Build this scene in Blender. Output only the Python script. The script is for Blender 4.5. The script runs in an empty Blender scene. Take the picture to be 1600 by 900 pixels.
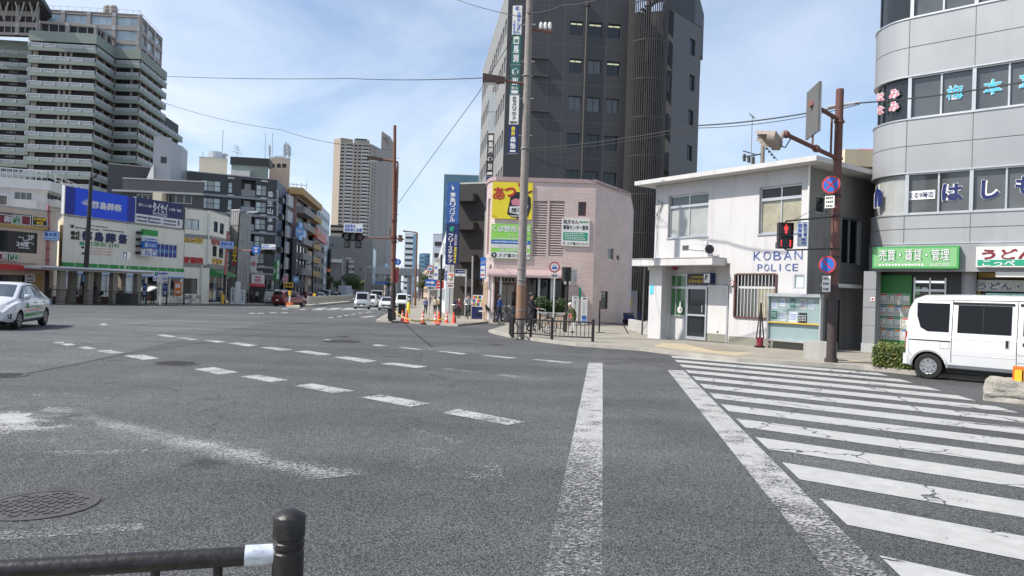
import bpy,bmesh,math,random
from mathutils import Vector,Matrix,noise as bnoise
rnd=random.Random(11)
rad=math.radians
sc=bpy.context.scene
COL=sc.collection
CAM=Vector((0,0,1.6));FPX=1110.0
ROLL=rad(1.9);PITCH=math.atan(8/1110)
_F=Vector((0,math.cos(PITCH),math.sin(PITCH)))
_U0=Vector((0,-math.sin(PITCH),math.cos(PITCH)));_R0=Vector((1,0,0))
_U=_U0*math.cos(ROLL)-_R0*math.sin(ROLL)
_R=_R0*math.cos(ROLL)+_U0*math.sin(ROLL)
cd=bpy.data.cameras.new('camera');cam=bpy.data.objects.new('camera',cd);COL.objects.link(cam)
cd.sensor_fit='HORIZONTAL';cd.sensor_width=36;cd.lens=36*FPX/1600
cd.clip_start=0.05;cd.clip_end=9000
m=Matrix.Identity(4)
for i in range(3):
 m[i][0]=_R[i];m[i][1]=_U[i];m[i][2]=-_F[i];m[i][3]=CAM[i]
cam.matrix_world=m
sc.camera=cam
SUN_AZ=rad(255);SUN_EL=rad(50)
S=Vector((math.sin(SUN_AZ)*math.cos(SUN_EL),math.cos(SUN_AZ)*math.cos(SUN_EL),math.sin(SUN_EL)))
sd=bpy.data.lights.new('sun','SUN');sd.energy=4.9;sd.angle=rad(0.53);sd.color=(1,.945,.86)
so=bpy.data.objects.new('sun',sd);COL.objects.link(so)
so.rotation_euler=S.to_track_quat('Z','Y').to_euler();so.location=(-40,-20,60)
w=bpy.data.worlds.new('World');sc.world=w;w.use_nodes=True
nt=w.node_tree;nt.nodes.clear()
def N(t,**k):
 n=nt.nodes.new(t)
 for a,b in k.items():setattr(n,a,b)
 return n
sky=N('ShaderNodeTexSky',sky_type='NISHITA',sun_disc=False)
sky.sun_elevation=SUN_EL;sky.sun_rotation=SUN_AZ;sky.air_density=1.0;sky.dust_density=.9;sky.ozone_density=2.6
tc=N('ShaderNodeTexCoord');sep=N('ShaderNodeSeparateXYZ')
nt.links.new(tc.outputs['Generated'],sep.inputs[0])
add=N('ShaderNodeMath',operation='ADD');add.inputs[1].default_value=.22
nt.links.new(sep.outputs['Z'],add.inputs[0])
dx=N('ShaderNodeMath',operation='DIVIDE');dy=N('ShaderNodeMath',operation='DIVIDE')
for d_,o_ in((dx,'X'),(dy,'Y')):
 nt.links.new(sep.outputs[o_],d_.inputs[0]);nt.links.new(add.outputs[0],d_.inputs[1])
cmb=N('ShaderNodeCombineXYZ');nt.links.new(dx.outputs[0],cmb.inputs[0]);nt.links.new(dy.outputs[0],cmb.inputs[1])
mp=N('ShaderNodeMapping');mp.inputs['Rotation'].default_value=(0,0,rad(35));mp.inputs['Scale'].default_value=(.95,.7,1);mp.inputs['Location'].default_value=(1.3,.7,0)
nt.links.new(cmb.outputs[0],mp.inputs[0])
n1=N('ShaderNodeTexNoise');n1.inputs['Scale'].default_value=1.5;n1.inputs['Detail'].default_value=9;n1.inputs['Roughness'].default_value=.55;n1.inputs['Distortion'].default_value=.5
nt.links.new(mp.outputs[0],n1.inputs['Vector'])
cr=N('ShaderNodeValToRGB');cr.color_ramp.elements[0].position=.36;cr.color_ramp.elements[1].position=.66
nt.links.new(n1.outputs['Fac'],cr.inputs[0])
left=N('ShaderNodeMapRange');left.inputs[1].default_value=.25;left.inputs[2].default_value=-.55;left.inputs[3].default_value=.62;left.inputs[4].default_value=1.4
nt.links.new(sep.outputs['X'],left.inputs[0])
low=N('ShaderNodeMapRange');low.inputs[1].default_value=.26;low.inputs[2].default_value=.0;low.inputs[3].default_value=0;low.inputs[4].default_value=.8
nt.links.new(sep.outputs['Z'],low.inputs[0])
mu=N('ShaderNodeMath',operation='MULTIPLY');nt.links.new(cr.outputs[0],mu.inputs[0]);nt.links.new(left.outputs[0],mu.inputs[1])
mx=N('ShaderNodeMath',operation='MAXIMUM');nt.links.new(mu.outputs[0],mx.inputs[0]);nt.links.new(low.outputs[0],mx.inputs[1])
ml=N('ShaderNodeMath',operation='MULTIPLY_ADD');ml.inputs[1].default_value=.68;ml.inputs[2].default_value=.10;nt.links.new(mx.outputs[0],ml.inputs[0])
mix=N('ShaderNodeMix',data_type='RGBA');nt.links.new(ml.outputs[0],mix.inputs['Factor'])
nt.links.new(sky.outputs[0],mix.inputs['A']);mix.inputs['B'].default_value=(5.1,5.6,6.4,1)
bg=N('ShaderNodeBackground');bg.inputs[1].default_value=.148;nt.links.new(mix.outputs['Result'],bg.inputs[0])
out=N('ShaderNodeOutputWorld');nt.links.new(bg.outputs[0],out.inputs[0])
sc.view_settings.view_transform='Standard';sc.view_settings.look='None';sc.view_settings.gamma=1
sc.view_settings.use_curve_mapping=False;sc.view_settings.exposure=0.3
sc.render.engine='CYCLES'
try:
 sc.cycles.max_bounces=6;sc.cycles.use_denoising=True
except Exception:pass
def ray(px,py):
 return _R*((px-800)/FPX)+_U*((450-py)/FPX)+_F
def zg(y):
 return-.0125*(min(max(y,20),90)-20)
def D(px,py,Y):
 r=ray(px,py);return CAM+r*(Y/r.y)
def G(px,py,h=0.0):
 r=ray(px,py);lo,hi=.5,3000
 f=lambda t:CAM.z+r.z*t/r.y-zg(t)-h
 if f(hi)>0:return CAM+r*(hi/r.y)
 for _ in range(60):
  mid=(lo+hi)/2
  if f(mid)>0:lo=mid
  else:hi=mid
 return CAM+r*(lo/r.y)
def v2(p):return Vector((p[0],p[1]))
class Facade:
 """a vertical plane through A and B (left to right as seen from the street)"""
 def __init__(s,A,B):
  s.A=v2(A);s.B=v2(B);s.e=(s.B-s.A).normalized();s.n=Vector((s.e.y,-s.e.x));s.W=(s.B-s.A).length
 def pt(s,u,z,d=0):
  p=s.A+s.e*u+s.n*d;return Vector((p.x,p.y,z))
 def uz(s,px,py,d=0):
  r=ray(px,py);o=s.A+s.n*d-v2(CAM)
  t=o.dot(s.n)/v2(r).dot(s.n);p=CAM+r*t
  return(v2(p)-s.A).dot(s.e),p.z
 def rect(s,x0,y0,x1,y1,d=0):
  xm,ym=(x0+x1)/2,(y0+y1)/2
  return s.uz(x0,ym,d)[0],s.uz(x1,ym,d)[0],s.uz(xm,y1,d)[1],s.uz(xm,y0,d)[1]
def face_at(P,w,az=0.0):
 """facade of width w centred at P whose outward normal is turned az degrees from facing the camera (-y), + = towards +x"""
 a=rad(az);e=Vector((math.cos(a),math.sin(a)))
 c=v2(P);return Facade(c-e*w/2,c+e*w/2)
MATS={}
def mat(name,col,rough=.6,metal=0.0,var=.10,vs=1.5,bump=0.0,bs=30,streak=0.0,coat=0.0,emit=0,spec=.5,dirt=0.0):
 if name in MATS:return MATS[name]
 m=bpy.data.materials.new(name);m.use_nodes=True;t=m.node_tree;L=t.links.new
 b=t.nodes['Principled BSDF'];b.inputs['Roughness'].default_value=rough;b.inputs['Metallic'].default_value=metal
 b.inputs['Specular IOR Level'].default_value=spec
 b.inputs['Coat Weight'].default_value=coat;b.inputs['Coat Roughness'].default_value=.04
 c=(*col,1);b.inputs['Base Color'].default_value=c
 if emit:
  b.inputs['Emission Color'].default_value=c;b.inputs['Emission Strength'].default_value=emit
 if var or streak or bump or dirt:
  g=t.nodes.new('ShaderNodeNewGeometry')
  prev=None
  if var:
   n=t.nodes.new('ShaderNodeTexNoise');n.inputs['Scale'].default_value=vs;n.inputs['Detail'].default_value=6;n.inputs['Roughness'].default_value=.62
   L(g.outputs['Position'],n.inputs['Vector'])
   r=t.nodes.new('ShaderNodeMapRange');r.inputs[1].default_value=.25;r.inputs[2].default_value=.75;r.inputs[3].default_value=1-var;r.inputs[4].default_value=1+var
   L(n.outputs['Fac'],r.inputs[0])
   h=t.nodes.new('ShaderNodeMix');h.data_type='RGBA';h.blend_type='MULTIPLY';h.inputs['Factor'].default_value=1
   h.inputs['A'].default_value=c;L(r.outputs[0],h.inputs['B']);prev=h.outputs['Result']
   r2=t.nodes.new('ShaderNodeMapRange');r2.inputs[3].default_value=max(.02,rough-.12);r2.inputs[4].default_value=min(1,rough+.12)
   L(n.outputs['Fac'],r2.inputs[0]);L(r2.outputs[0],b.inputs['Roughness'])
  if streak:
   mpn=t.nodes.new('ShaderNodeMapping');mpn.inputs['Scale'].default_value=(3.2,3.2,.22);L(g.outputs['Position'],mpn.inputs[0])
   n2=t.nodes.new('ShaderNodeTexNoise');n2.inputs['Scale'].default_value=1.2;n2.inputs['Detail'].default_value=5;L(mpn.outputs[0],n2.inputs['Vector'])
   r3=t.nodes.new('ShaderNodeMapRange');r3.inputs[1].default_value=.5;r3.inputs[2].default_value=.8;r3.inputs[3].default_value=1;r3.inputs[4].default_value=1-streak
   L(n2.outputs['Fac'],r3.inputs[0])
   h2=t.nodes.new('ShaderNodeMix');h2.data_type='RGBA';h2.blend_type='MULTIPLY';h2.inputs['Factor'].default_value=1
   if prev:L(prev,h2.inputs['A'])
   else:h2.inputs['A'].default_value=c
   L(r3.outputs[0],h2.inputs['B']);prev=h2.outputs['Result']
  if dirt:
   n3=t.nodes.new('ShaderNodeTexNoise');n3.inputs['Scale'].default_value=9;n3.inputs['Detail'].default_value=8;n3.inputs['Roughness'].default_value=.7;L(g.outputs['Position'],n3.inputs['Vector'])
   r4=t.nodes.new('ShaderNodeMapRange');r4.inputs[1].default_value=.52;r4.inputs[2].default_value=.7;r4.inputs[3].default_value=0;r4.inputs[4].default_value=dirt
   L(n3.outputs['Fac'],r4.inputs[0])
   h3=t.nodes.new('ShaderNodeMix');h3.data_type='RGBA';L(r4.outputs[0],h3.inputs['Factor'])
   if prev:L(prev,h3.inputs['A'])
   else:h3.inputs['A'].default_value=c
   h3.inputs['B'].default_value=(.045,.032,.024,1);prev=h3.outputs['Result']
  if prev:L(prev,b.inputs['Base Color'])
  if bump:
   n4=t.nodes.new('ShaderNodeTexNoise');n4.inputs['Scale'].default_value=bs;n4.inputs['Detail'].default_value=4;L(g.outputs['Position'],n4.inputs['Vector'])
   bp=t.nodes.new('ShaderNodeBump');bp.inputs['Strength'].default_value=bump;bp.inputs['Distance'].default_value=.02
   L(n4.outputs['Fac'],bp.inputs['Height']);L(bp.outputs[0],b.inputs['Normal'])
 MATS[name]=m;return m
def tile_mat(name,col,grout,tw,th,ms=.012,rough=.45,var=.1,offset=.5,bump=.4):
 """tiles or blocks laid on a wall: brick texture over (along-wall, height)"""
 m=bpy.data.materials.new(name);m.use_nodes=True;t=m.node_tree;L=t.links.new
 b=t.nodes['Principled BSDF'];b.inputs['Roughness'].default_value=rough
 uv=t.nodes.new('ShaderNodeUVMap')
 br=t.nodes.new('ShaderNodeTexBrick');br.offset=offset
 br.inputs['Scale'].default_value=1;br.inputs['Brick Width'].default_value=tw;br.inputs['Row Height'].default_value=th
 br.inputs['Mortar Size'].default_value=ms;br.inputs['Mortar Smooth'].default_value=.2
 c1=tuple(x*(1+var)for x in col);c2=tuple(x*(1-var)for x in col)
 br.inputs['Color1'].default_value=(*c1,1);br.inputs['Color2'].default_value=(*c2,1);br.inputs['Mortar'].default_value=(*grout,1)
 L(uv.outputs[0],br.inputs['Vector'])
 g=t.nodes.new('ShaderNodeNewGeometry');n=t.nodes.new('ShaderNodeTexNoise');n.inputs['Scale'].default_value=.9;n.inputs['Detail'].default_value=6
 L(g.outputs['Position'],n.inputs['Vector'])
 r=t.nodes.new('ShaderNodeMapRange');r.inputs[3].default_value=.82;r.inputs[4].default_value=1.18;L(n.outputs['Fac'],r.inputs[0])
 h=t.nodes.new('ShaderNodeMix');h.data_type='RGBA';h.blend_type='MULTIPLY';h.inputs['Factor'].default_value=1
 L(br.outputs['Color'],h.inputs['A']);L(r.outputs[0],h.inputs['B']);L(h.outputs['Result'],b.inputs['Base Color'])
 bp=t.nodes.new('ShaderNodeBump');bp.inputs['Strength'].default_value=bump;bp.inputs['Distance'].default_value=.01;bp.invert=True
 L(br.outputs['Fac'],bp.inputs['Height']);L(bp.outputs[0],b.inputs['Normal'])
 MATS[name]=m;return m
def asphalt_nodes(t):
 L=t.links.new
 g=t.nodes.new('ShaderNodeNewGeometry')
 def noise(s,d=4,ro=.6):
  n=t.nodes.new('ShaderNodeTexNoise');n.inputs['Scale'].default_value=s;n.inputs['Detail'].default_value=d;n.inputs['Roughness'].default_value=ro
  L(g.outputs['Position'],n.inputs['Vector']);return n.outputs['Fac']
 def ramp(x,a,b,c,d):
  r=t.nodes.new('ShaderNodeMapRange');r.inputs[1].default_value=a;r.inputs[2].default_value=b;r.inputs[3].default_value=c;r.inputs[4].default_value=d
  L(x,r.inputs[0]);return r.outputs[0]
 def mathn(op,a,b):
  q=t.nodes.new('ShaderNodeMath');q.operation=op
  for i,x in enumerate((a,b)):
   if isinstance(x,(int,float)):q.inputs[i].default_value=x
   else:L(x,q.inputs[i])
  return q.outputs[0]
 return g,noise,ramp,mathn
def asphalt(name,base=.085,patch=True):
 m=bpy.data.materials.new(name);m.use_nodes=True;t=m.node_tree;L=t.links.new
 b=t.nodes['Principled BSDF'];b.inputs['Roughness'].default_value=.82;b.inputs['Specular IOR Level'].default_value=.35
 g,noise,ramp,mathn=asphalt_nodes(t)
 vo=t.nodes.new('ShaderNodeTexVoronoi');vo.inputs['Scale'].default_value=105;L(g.outputs['Position'],vo.inputs['Vector'])
 sepc=t.nodes.new('ShaderNodeSeparateColor');L(vo.outputs['Color'],sepc.inputs[0])
 stone=ramp(sepc.outputs[0],.1,1,.36,1.85)
 gap=ramp(vo.outputs['Distance'],.25,.62,1,.40)
 big=mathn('MULTIPLY',ramp(noise(.35,5),.3,.7,.84,1.16),ramp(noise(.09,3),.35,.65,.82,1.16))
 st=t.nodes.new('ShaderNodeMapping');st.inputs['Rotation'].default_value=(0,0,rad(-40));st.inputs['Scale'].default_value=(.06,.75,1);L(g.outputs['Position'],st.inputs[0])
 tn=t.nodes.new('ShaderNodeTexNoise');tn.inputs['Scale'].default_value=1;tn.inputs['Detail'].default_value=4;L(st.outputs[0],tn.inputs['Vector'])
 big=mathn('MULTIPLY',big,ramp(tn.outputs['Fac'],.35,.65,.83,1.13))
 oil=t.nodes.new('ShaderNodeTexVoronoi');oil.inputs['Scale'].default_value=.55;L(g.outputs['Position'],oil.inputs['Vector'])
 big=mathn('MULTIPLY',big,ramp(mathn('ADD',oil.outputs['Distance'],mathn('MULTIPLY',noise(7,4),.25)),.17,.27,.72,1))
 crk=t.nodes.new('ShaderNodeTexVoronoi');crk.feature='DISTANCE_TO_EDGE';crk.inputs['Scale'].default_value=.22
 wv=t.nodes.new('ShaderNodeTexNoise');wv.inputs['Scale'].default_value=1.3;wv.inputs['Detail'].default_value=6;L(g.outputs['Position'],wv.inputs['Vector'])
 wa=t.nodes.new('ShaderNodeVectorMath');wa.operation='MULTIPLY_ADD';L(wv.outputs['Color'],wa.inputs[0]);wa.inputs[1].default_value=(1.6,1.6,0);L(g.outputs['Position'],wa.inputs[2]);L(wa.outputs[0],crk.inputs['Vector'])
 big=mathn('MULTIPLY',big,mathn('MAXIMUM',ramp(crk.outputs['Distance'],.001,.005,.55,1),ramp(noise(.3,2),.50,.54,1,0)))
 wheel=ramp(noise(1.7,6,.7),.3,.75,.90,1.12)
 spk=ramp(noise(120,2),.64,.72,1,2.3)
 v=mathn('MULTIPLY',mathn('MULTIPLY',mathn('MULTIPLY',stone,gap),mathn('MULTIPLY',big,wheel)),spk)
 v=mathn('MULTIPLY',v,base*1.32)
 cc=t.nodes.new('ShaderNodeCombineColor');L(mathn('MULTIPLY',v,.975),cc.inputs[0]);L(v,cc.inputs[1]);L(mathn('MULTIPLY',v,1.02),cc.inputs[2])
 L(cc.outputs[0],b.inputs['Base Color'])
 bp=t.nodes.new('ShaderNodeBump');bp.inputs['Strength'].default_value=.8;bp.inputs['Distance'].default_value=.006
 L(gap,bp.inputs['Height']);L(bp.outputs[0],b.inputs['Normal'])
 MATS[name]=m;return m
def road_paint(name,keep_lo,keep_hi,col=(.40,.40,.39),fine=60,coarse=2.2,grad=None,soft=0,axis=None,blob=None,cracks=False):
 """thermoplastic paint worn through to the stones; keep_* = share left at worst/best"""
 m=bpy.data.materials.new(name);m.use_nodes=True;t=m.node_tree;L=t.links.new
 b=t.nodes['Principled BSDF'];b.inputs['Roughness'].default_value=.65
 g,noise,ramp,mathn=asphalt_nodes(t)
 k=ramp(noise(coarse,4),.32,.68,keep_lo,keep_hi)
 if grad:
  sp=t.nodes.new('ShaderNodeSeparateXYZ');L(g.outputs['Position'],sp.inputs[0])
  k=mathn('MULTIPLY',k,ramp(sp.outputs['Y'],grad[0],grad[1],grad[2],grad[3]))
 if axis or blob:
  (px_,py_),(nx_,ny_),hw=axis or(blob[0],(0,0),blob[1])
  sb=t.nodes.new('ShaderNodeVectorMath');sb.operation='SUBTRACT';L(g.outputs['Position'],sb.inputs[0]);sb.inputs[1].default_value=(px_,py_,0)
  if axis:
   dt=t.nodes.new('ShaderNodeVectorMath');dt.operation='DOT_PRODUCT';L(sb.outputs[0],dt.inputs[0]);dt.inputs[1].default_value=(nx_,ny_,0);dd_=mathn('ABSOLUTE',dt.outputs['Value'],0)
  else:
   dt=t.nodes.new('ShaderNodeVectorMath');dt.operation='LENGTH';L(sb.outputs[0],dt.inputs[0]);dd_=dt.outputs['Value']
  k=mathn('ADD',k,ramp(dd_,hw*.15,hw,.12,-.75))
 vo=t.nodes.new('ShaderNodeTexVoronoi');vo.inputs['Scale'].default_value=fine;L(g.outputs['Position'],vo.inputs['Vector'])
 sepc=t.nodes.new('ShaderNodeSeparateColor');L(vo.outputs['Color'],sepc.inputs[0])
 lev=mathn('ADD',mathn('MULTIPLY',sepc.outputs[0],.7),mathn('MULTIPLY',noise(22,3),.3))
 dd=mathn('SUBTRACT',k,lev)
 a=ramp(dd,-.04-soft,.05+soft*.5,0,1 if not soft else.94)
 vc=t.nodes.new('ShaderNodeTexVoronoi');vc.feature='DISTANCE_TO_EDGE';vc.inputs['Scale'].default_value=.9
 wn=t.nodes.new('ShaderNodeTexNoise');wn.inputs['Scale'].default_value=5;L(g.outputs['Position'],wn.inputs['Vector'])
 av=t.nodes.new('ShaderNodeVectorMath');av.operation='MULTIPLY_ADD';L(wn.outputs['Color'],av.inputs[0]);av.inputs[1].default_value=(.35,.35,0);L(g.outputs['Position'],av.inputs[2])
 L(av.outputs[0],vc.inputs['Vector'])
 crack=ramp(vc.outputs['Distance'],.005,.013,0,1)
 if cracks:a=mathn('MULTIPLY',a,mathn('MAXIMUM',crack,ramp(noise(.8,2),.42,.46,1,0)))
 tr=t.nodes.new('ShaderNodeBsdfTransparent');mxs=t.nodes.new('ShaderNodeMixShader')
 L(a,mxs.inputs[0]);L(tr.outputs[0],mxs.inputs[1]);L(b.outputs[0],mxs.inputs[2])
 L(mxs.outputs[0],t.nodes['Material Output'].inputs[0])
 v=mathn('MULTIPLY',ramp(noise(6,5),.3,.7,.84,1.06),1)
 h=t.nodes.new('ShaderNodeMix');h.data_type='RGBA';h.blend_type='MULTIPLY';h.inputs['Factor'].default_value=1
 h.inputs['A'].default_value=(*col,1);L(v,h.inputs['B']);L(h.outputs['Result'],b.inputs['Base Color'])
 MATS[name]=m;return m
GLY={}
def glyph(body,bold=0.0,ext=False):
 k=(body,bold,ext)
 if k in GLY:return GLY[k]
 c=bpy.data.curves.new('t','FONT');c.body=body;c.size=1;c.offset=bold;c.resolution_u=3;c.fill_mode='FRONT' if not ext else 'BOTH'
 if ext:c.extrude=.5
 o=bpy.data.objects.new('t',c);COL.objects.link(o)
 dg=bpy.context.evaluated_depsgraph_get();me=bpy.data.meshes.new_from_object(o.evaluated_get(dg))
 vs=[v.co.copy()for v in me.vertices];fs=[tuple(p.vertices)for p in me.polygons]
 bpy.data.objects.remove(o);bpy.data.curves.remove(c);bpy.data.meshes.remove(me)
 x0=min(v.x for v in vs);x1=max(v.x for v in vs);y0=min(v.y for v in vs);y1=max(v.y for v in vs)
 vs=[((v.x-x0)/max(1e-6,x1-x0),(v.y-y0)/max(1e-6,y1-y0),v.z+.5)for v in vs]
 GLY[k]=(vs,fs,(x1-x0)/max(1e-6,y1-y0));return GLY[k]
class MB:
 def __init__(s):s.v=[];s.f=[];s.m=[];s.uv={}
 def face(s,pts,mt,uv=None):
  i=len(s.v);s.v+=[Vector(p)for p in pts];s.f.append(tuple(range(i,i+len(pts))));s.m.append(mt)
  if uv:s.uv[len(s.f)-1]=uv
 def mesh(s,vs,fs,mt):
  i=len(s.v);s.v+=[Vector(p)for p in vs]
  for f in fs:s.f.append(tuple(i+k for k in f));s.m.append(mt)
 def hexa(s,p,mt):
  s.mesh(p,[(0,3,2,1),(4,5,6,7),(0,1,5,4),(1,2,6,5),(2,3,7,6),(3,0,4,7)],mt)
 def box(s,a,b,mt):
  (x0,y0,z0),(x1,y1,z1)=a,b
  s.hexa([(x0,y0,z0),(x1,y0,z0),(x1,y1,z0),(x0,y1,z0),(x0,y0,z1),(x1,y0,z1),(x1,y1,z1),(x0,y1,z1)],mt)
 def fbox(s,F,u0,u1,z0,z1,d0,d1,mt):
  s.hexa([F.pt(u0,z0,d1),F.pt(u1,z0,d1),F.pt(u1,z0,d0),F.pt(u0,z0,d0),F.pt(u0,z1,d1),F.pt(u1,z1,d1),F.pt(u1,z1,d0),F.pt(u0,z1,d0)],mt)
 def fq(s,F,u0,u1,z0,z1,d,mt):
  s.face([F.pt(u0,z0,d),F.pt(u1,z0,d),F.pt(u1,z1,d),F.pt(u0,z1,d)],mt,[(u0,z0),(u1,z0),(u1,z1),(u0,z1)])
 def fpoly(s,F,uz,d,mt,th=.01):
  n=len(uz);fr=[F.pt(u,z,d)for u,z in uz];bk=[F.pt(u,z,d-th)for u,z in uz]
  s.face(fr,mt)
  for i in range(n):
   j=(i+1)%n;s.face([bk[i],bk[j],fr[j],fr[i]],mt)
 def disc(s,F,u,z,r,d,mt,th=.012,n=28,rz=None):
  s.fpoly(F,[(u+r*math.cos(2*math.pi*k/n),z+(rz or r)*math.sin(2*math.pi*k/n))for k in range(n)],d,mt,th)
 def cyl(s,a,b,r0,mt,r1=None,n=12,caps=True):
  a=Vector(a);b=Vector(b);r1=r0 if r1 is None else r1
  q=(b-a).to_track_quat('Z','Y');x=q@Vector((1,0,0));y=q@Vector((0,1,0))
  A=[a+(x*math.cos(2*math.pi*k/n)+y*math.sin(2*math.pi*k/n))*r0 for k in range(n)]
  B=[b+(x*math.cos(2*math.pi*k/n)+y*math.sin(2*math.pi*k/n))*r1 for k in range(n)]
  fs=[(k,(k+1)%n,n+(k+1)%n,n+k)for k in range(n)]
  if caps:fs+=[tuple(range(n-1,-1,-1)),tuple(range(n,2*n))]
  s.mesh(A+B,fs,mt)
 def tube(s,pts,r,mt,n=8):
  pts=[Vector(p)for p in pts];rings=[]
  for i,p in enumerate(pts):
   t=(pts[min(i+1,len(pts)-1)]-pts[max(i-1,0)]).normalized();q=t.to_track_quat('Z','Y')
   x=q@Vector((1,0,0));y=q@Vector((0,1,0))
   if rings:
    x0=(rings[-1][0]-pts[i-1]).normalized();x=(x0-t*x0.dot(t)).normalized();y=t.cross(x)
   rings.append([p+(x*math.cos(2*math.pi*k/n)+y*math.sin(2*math.pi*k/n))*r for k in range(n)])
  vs=[p for ring in rings for p in ring]
  fs=[(i*n+k,i*n+(k+1)%n,(i+1)*n+(k+1)%n,(i+1)*n+k)for i in range(len(pts)-1)for k in range(n)]
  fs+=[tuple(range(n-1,-1,-1)),tuple(range((len(pts)-1)*n,len(pts)*n))]
  s.mesh(vs,fs,mt)
 def lathe(s,c,prof,mt,n=20,axis=None):
  """profile [(r,h)] turned about an axis through c"""
  c=Vector(c);ax=Vector(axis or(0,0,1)).normalized();q=ax.to_track_quat('Z','Y');x=q@Vector((1,0,0));y=q@Vector((0,1,0))
  vs=[c+ax*h+(x*math.cos(2*math.pi*k/n)+y*math.sin(2*math.pi*k/n))*max(r,.0005)for r,h in prof for k in range(n)]
  P=len(prof);fs=[(i*n+k,i*n+(k+1)%n,(i+1)*n+(k+1)%n,(i+1)*n+k)for i in range(P-1)for k in range(n)]
  fs+=[tuple(range(n-1,-1,-1)),tuple(range((P-1)*n,P*n))]
  s.mesh(vs,fs,mt)
 def prism(s,poly,z0,z1,mt,top=None):
  n=len(poly);a=[(p[0],p[1],z0)for p in poly];b=[(p[0],p[1],z1)for p in poly]
  u=0
  for i in range(n):
   j=(i+1)%n;du=(v2(poly[j])-v2(poly[i])).length
   s.face([a[i],a[j],b[j],b[i]],mt,[(u,z0),(u+du,z0),(u+du,z1),(u,z1)]);u+=du
  s.face(b,top or mt);s.face(a[::-1],mt)
 def ribbon(s,path,th,z0,z1,mt,out=0.0):
  """upright strip following path (left to right seen from outside); outer face out, inner face out-th"""
  P=offset(path,out);Q=offset(path,out-th);n=len(P)
  A=[(p.x,p.y,z0)for p in P];B=[(p.x,p.y,z1)for p in P];C=[(p.x,p.y,z1)for p in Q];E=[(p.x,p.y,z0)for p in Q]
  for i in range(n-1):
   s.face([A[i],A[i+1],B[i+1],B[i]],mt);s.face([B[i],B[i+1],C[i+1],C[i]],mt)
   s.face([C[i],C[i+1],E[i+1],E[i]],mt);s.face([E[i],E[i+1],A[i+1],A[i]],mt)
  s.face([A[0],B[0],C[0],E[0]],mt);s.face([A[-1],E[-1],C[-1],B[-1]],mt)
 def text(s,F,body,u0,u1,z0,z1,d,mt,bold=.012,ext=0,keep=False,rot=False):
  vs,fs,asp=glyph(body,bold,ext>0)
  if bold>.004:
   bw=bold*(z1-z0)*.42;bu=bw if not keep else bw
   for i in range(4 if bold<.04 else 8):
    f=(i+.5)*math.pi/(2 if bold<.04 else 4);du,dz=bu*math.cos(f),bw*math.sin(f)
    s.text(F,body,u0+du,u1+du,z0+dz,z1+dz,d-.0005*(i+1),mt,0,ext,keep,rot)
  bold=min(bold,0)
  if keep:
   W,H=u1-u0,z1-z0
   if W/H>asp:c=(u0+u1)/2;u0,u1=c-H*asp/2,c+H*asp/2
   else:c=(z0+z1)/2;z0,z1=c-W/asp/2,c+W/asp/2
  if rot:P=[F.pt(u0+y*(u1-u0),z1-x*(z1-z0),d+z*ext)for x,y,z in vs]
  else:P=[F.pt(u0+x*(u1-u0),z0+y*(z1-z0),d+(z*ext if ext else 0))for x,y,z in vs]
  s.mesh(P,fs,mt)
 def vtext(s,F,body,u0,u1,z0,z1,d,mt,bold=.012,gap=.12,ext=0):
  n=len(body);h=(z1-z0)/n
  for i,ch in enumerate(body):
   if ch==' ':continue
   a=z1-(i+1)*h;k=h*gap/2
   if ch=='ー':s.text(F,ch,u0+(u1-u0)*.42,u0+(u1-u0)*.55,a+k*1.5,a+h-k*1.5,d,mt,bold,ext,rot=True)
   else:s.text(F,ch,u0,u1,a+k,a+h-k,d,mt,bold,ext)
 def bars(s,F,u0,u1,z0,z1,d,mt,n=8,fill=.7):
  """writing too small to read: a row of ink marks"""
  st=(u1-u0)/n
  for i in range(n):
   a=u0+i*st;s.fq(F,a,a+st*fill*rnd.uniform(.8,1.15),z0+(z1-z0)*rnd.uniform(0,.15),z1-(z1-z0)*rnd.uniform(0,.15),d,mt)
 def build(s,name,mt=None,parent=None,smooth=None,auto=True):
  if not s.f:return None
  org=Vector((0,0,0));p=parent
  while p is not None:org+=p.location;p=p.parent
  me=bpy.data.meshes.new(name)
  me.from_pydata([v-org for v in s.v],[],s.f)
  names=[]
  for x in s.m:
   x=x or mt
   if x not in names:names.append(x)
  for x in names:me.materials.append(MATS[x])
  idx={x:i for i,x in enumerate(names)}
  me.polygons.foreach_set('material_index',[idx[x or mt]for x in s.m])
  if s.uv:
   ul=me.uv_layers.new(name='UVMap').data
   for fi,uv in s.uv.items():
    for li,c in zip(me.polygons[fi].loop_indices,uv):ul[li].uv=c
  if smooth:
   bm=bmesh.new();bm.from_mesh(me);bmesh.ops.remove_doubles(bm,verts=bm.verts,dist=1e-5);bm.to_mesh(me);bm.free()
   me.polygons.foreach_set('use_smooth',[True]*len(me.polygons));me.set_sharp_from_angle(angle=rad(smooth))
  me.update()
  o=bpy.data.objects.new(name,me);COL.objects.link(o);o.parent=parent
  return o
def offset(path,d):
 P=[v2(p)for p in path];out=[]
 for i in range(len(P)):
  ns=[]
  if i>0:e=(P[i]-P[i-1]).normalized();ns.append(Vector((e.y,-e.x)))
  if i<len(P)-1:e=(P[i+1]-P[i]).normalized();ns.append(Vector((e.y,-e.x)))
  n=sum(ns,Vector((0,0)))/len(ns);k=n.length_squared
  out.append(P[i]+n*(d/max(k,.25)))
 return out
def thing(name,label,cat,loc=(0,0,0),group=None):
 o=bpy.data.objects.new(name,None);COL.objects.link(o);o.location=loc;o.empty_display_size=.3
 o['label']=label;o['category']=cat
 if group:o['group']=group
 return o
def tag(o,label,cat,group=None,kind=None):
 o['label']=label;o['category']=cat
 if group:o['group']=group
 if kind:o['kind']=kind
 return o
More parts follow.
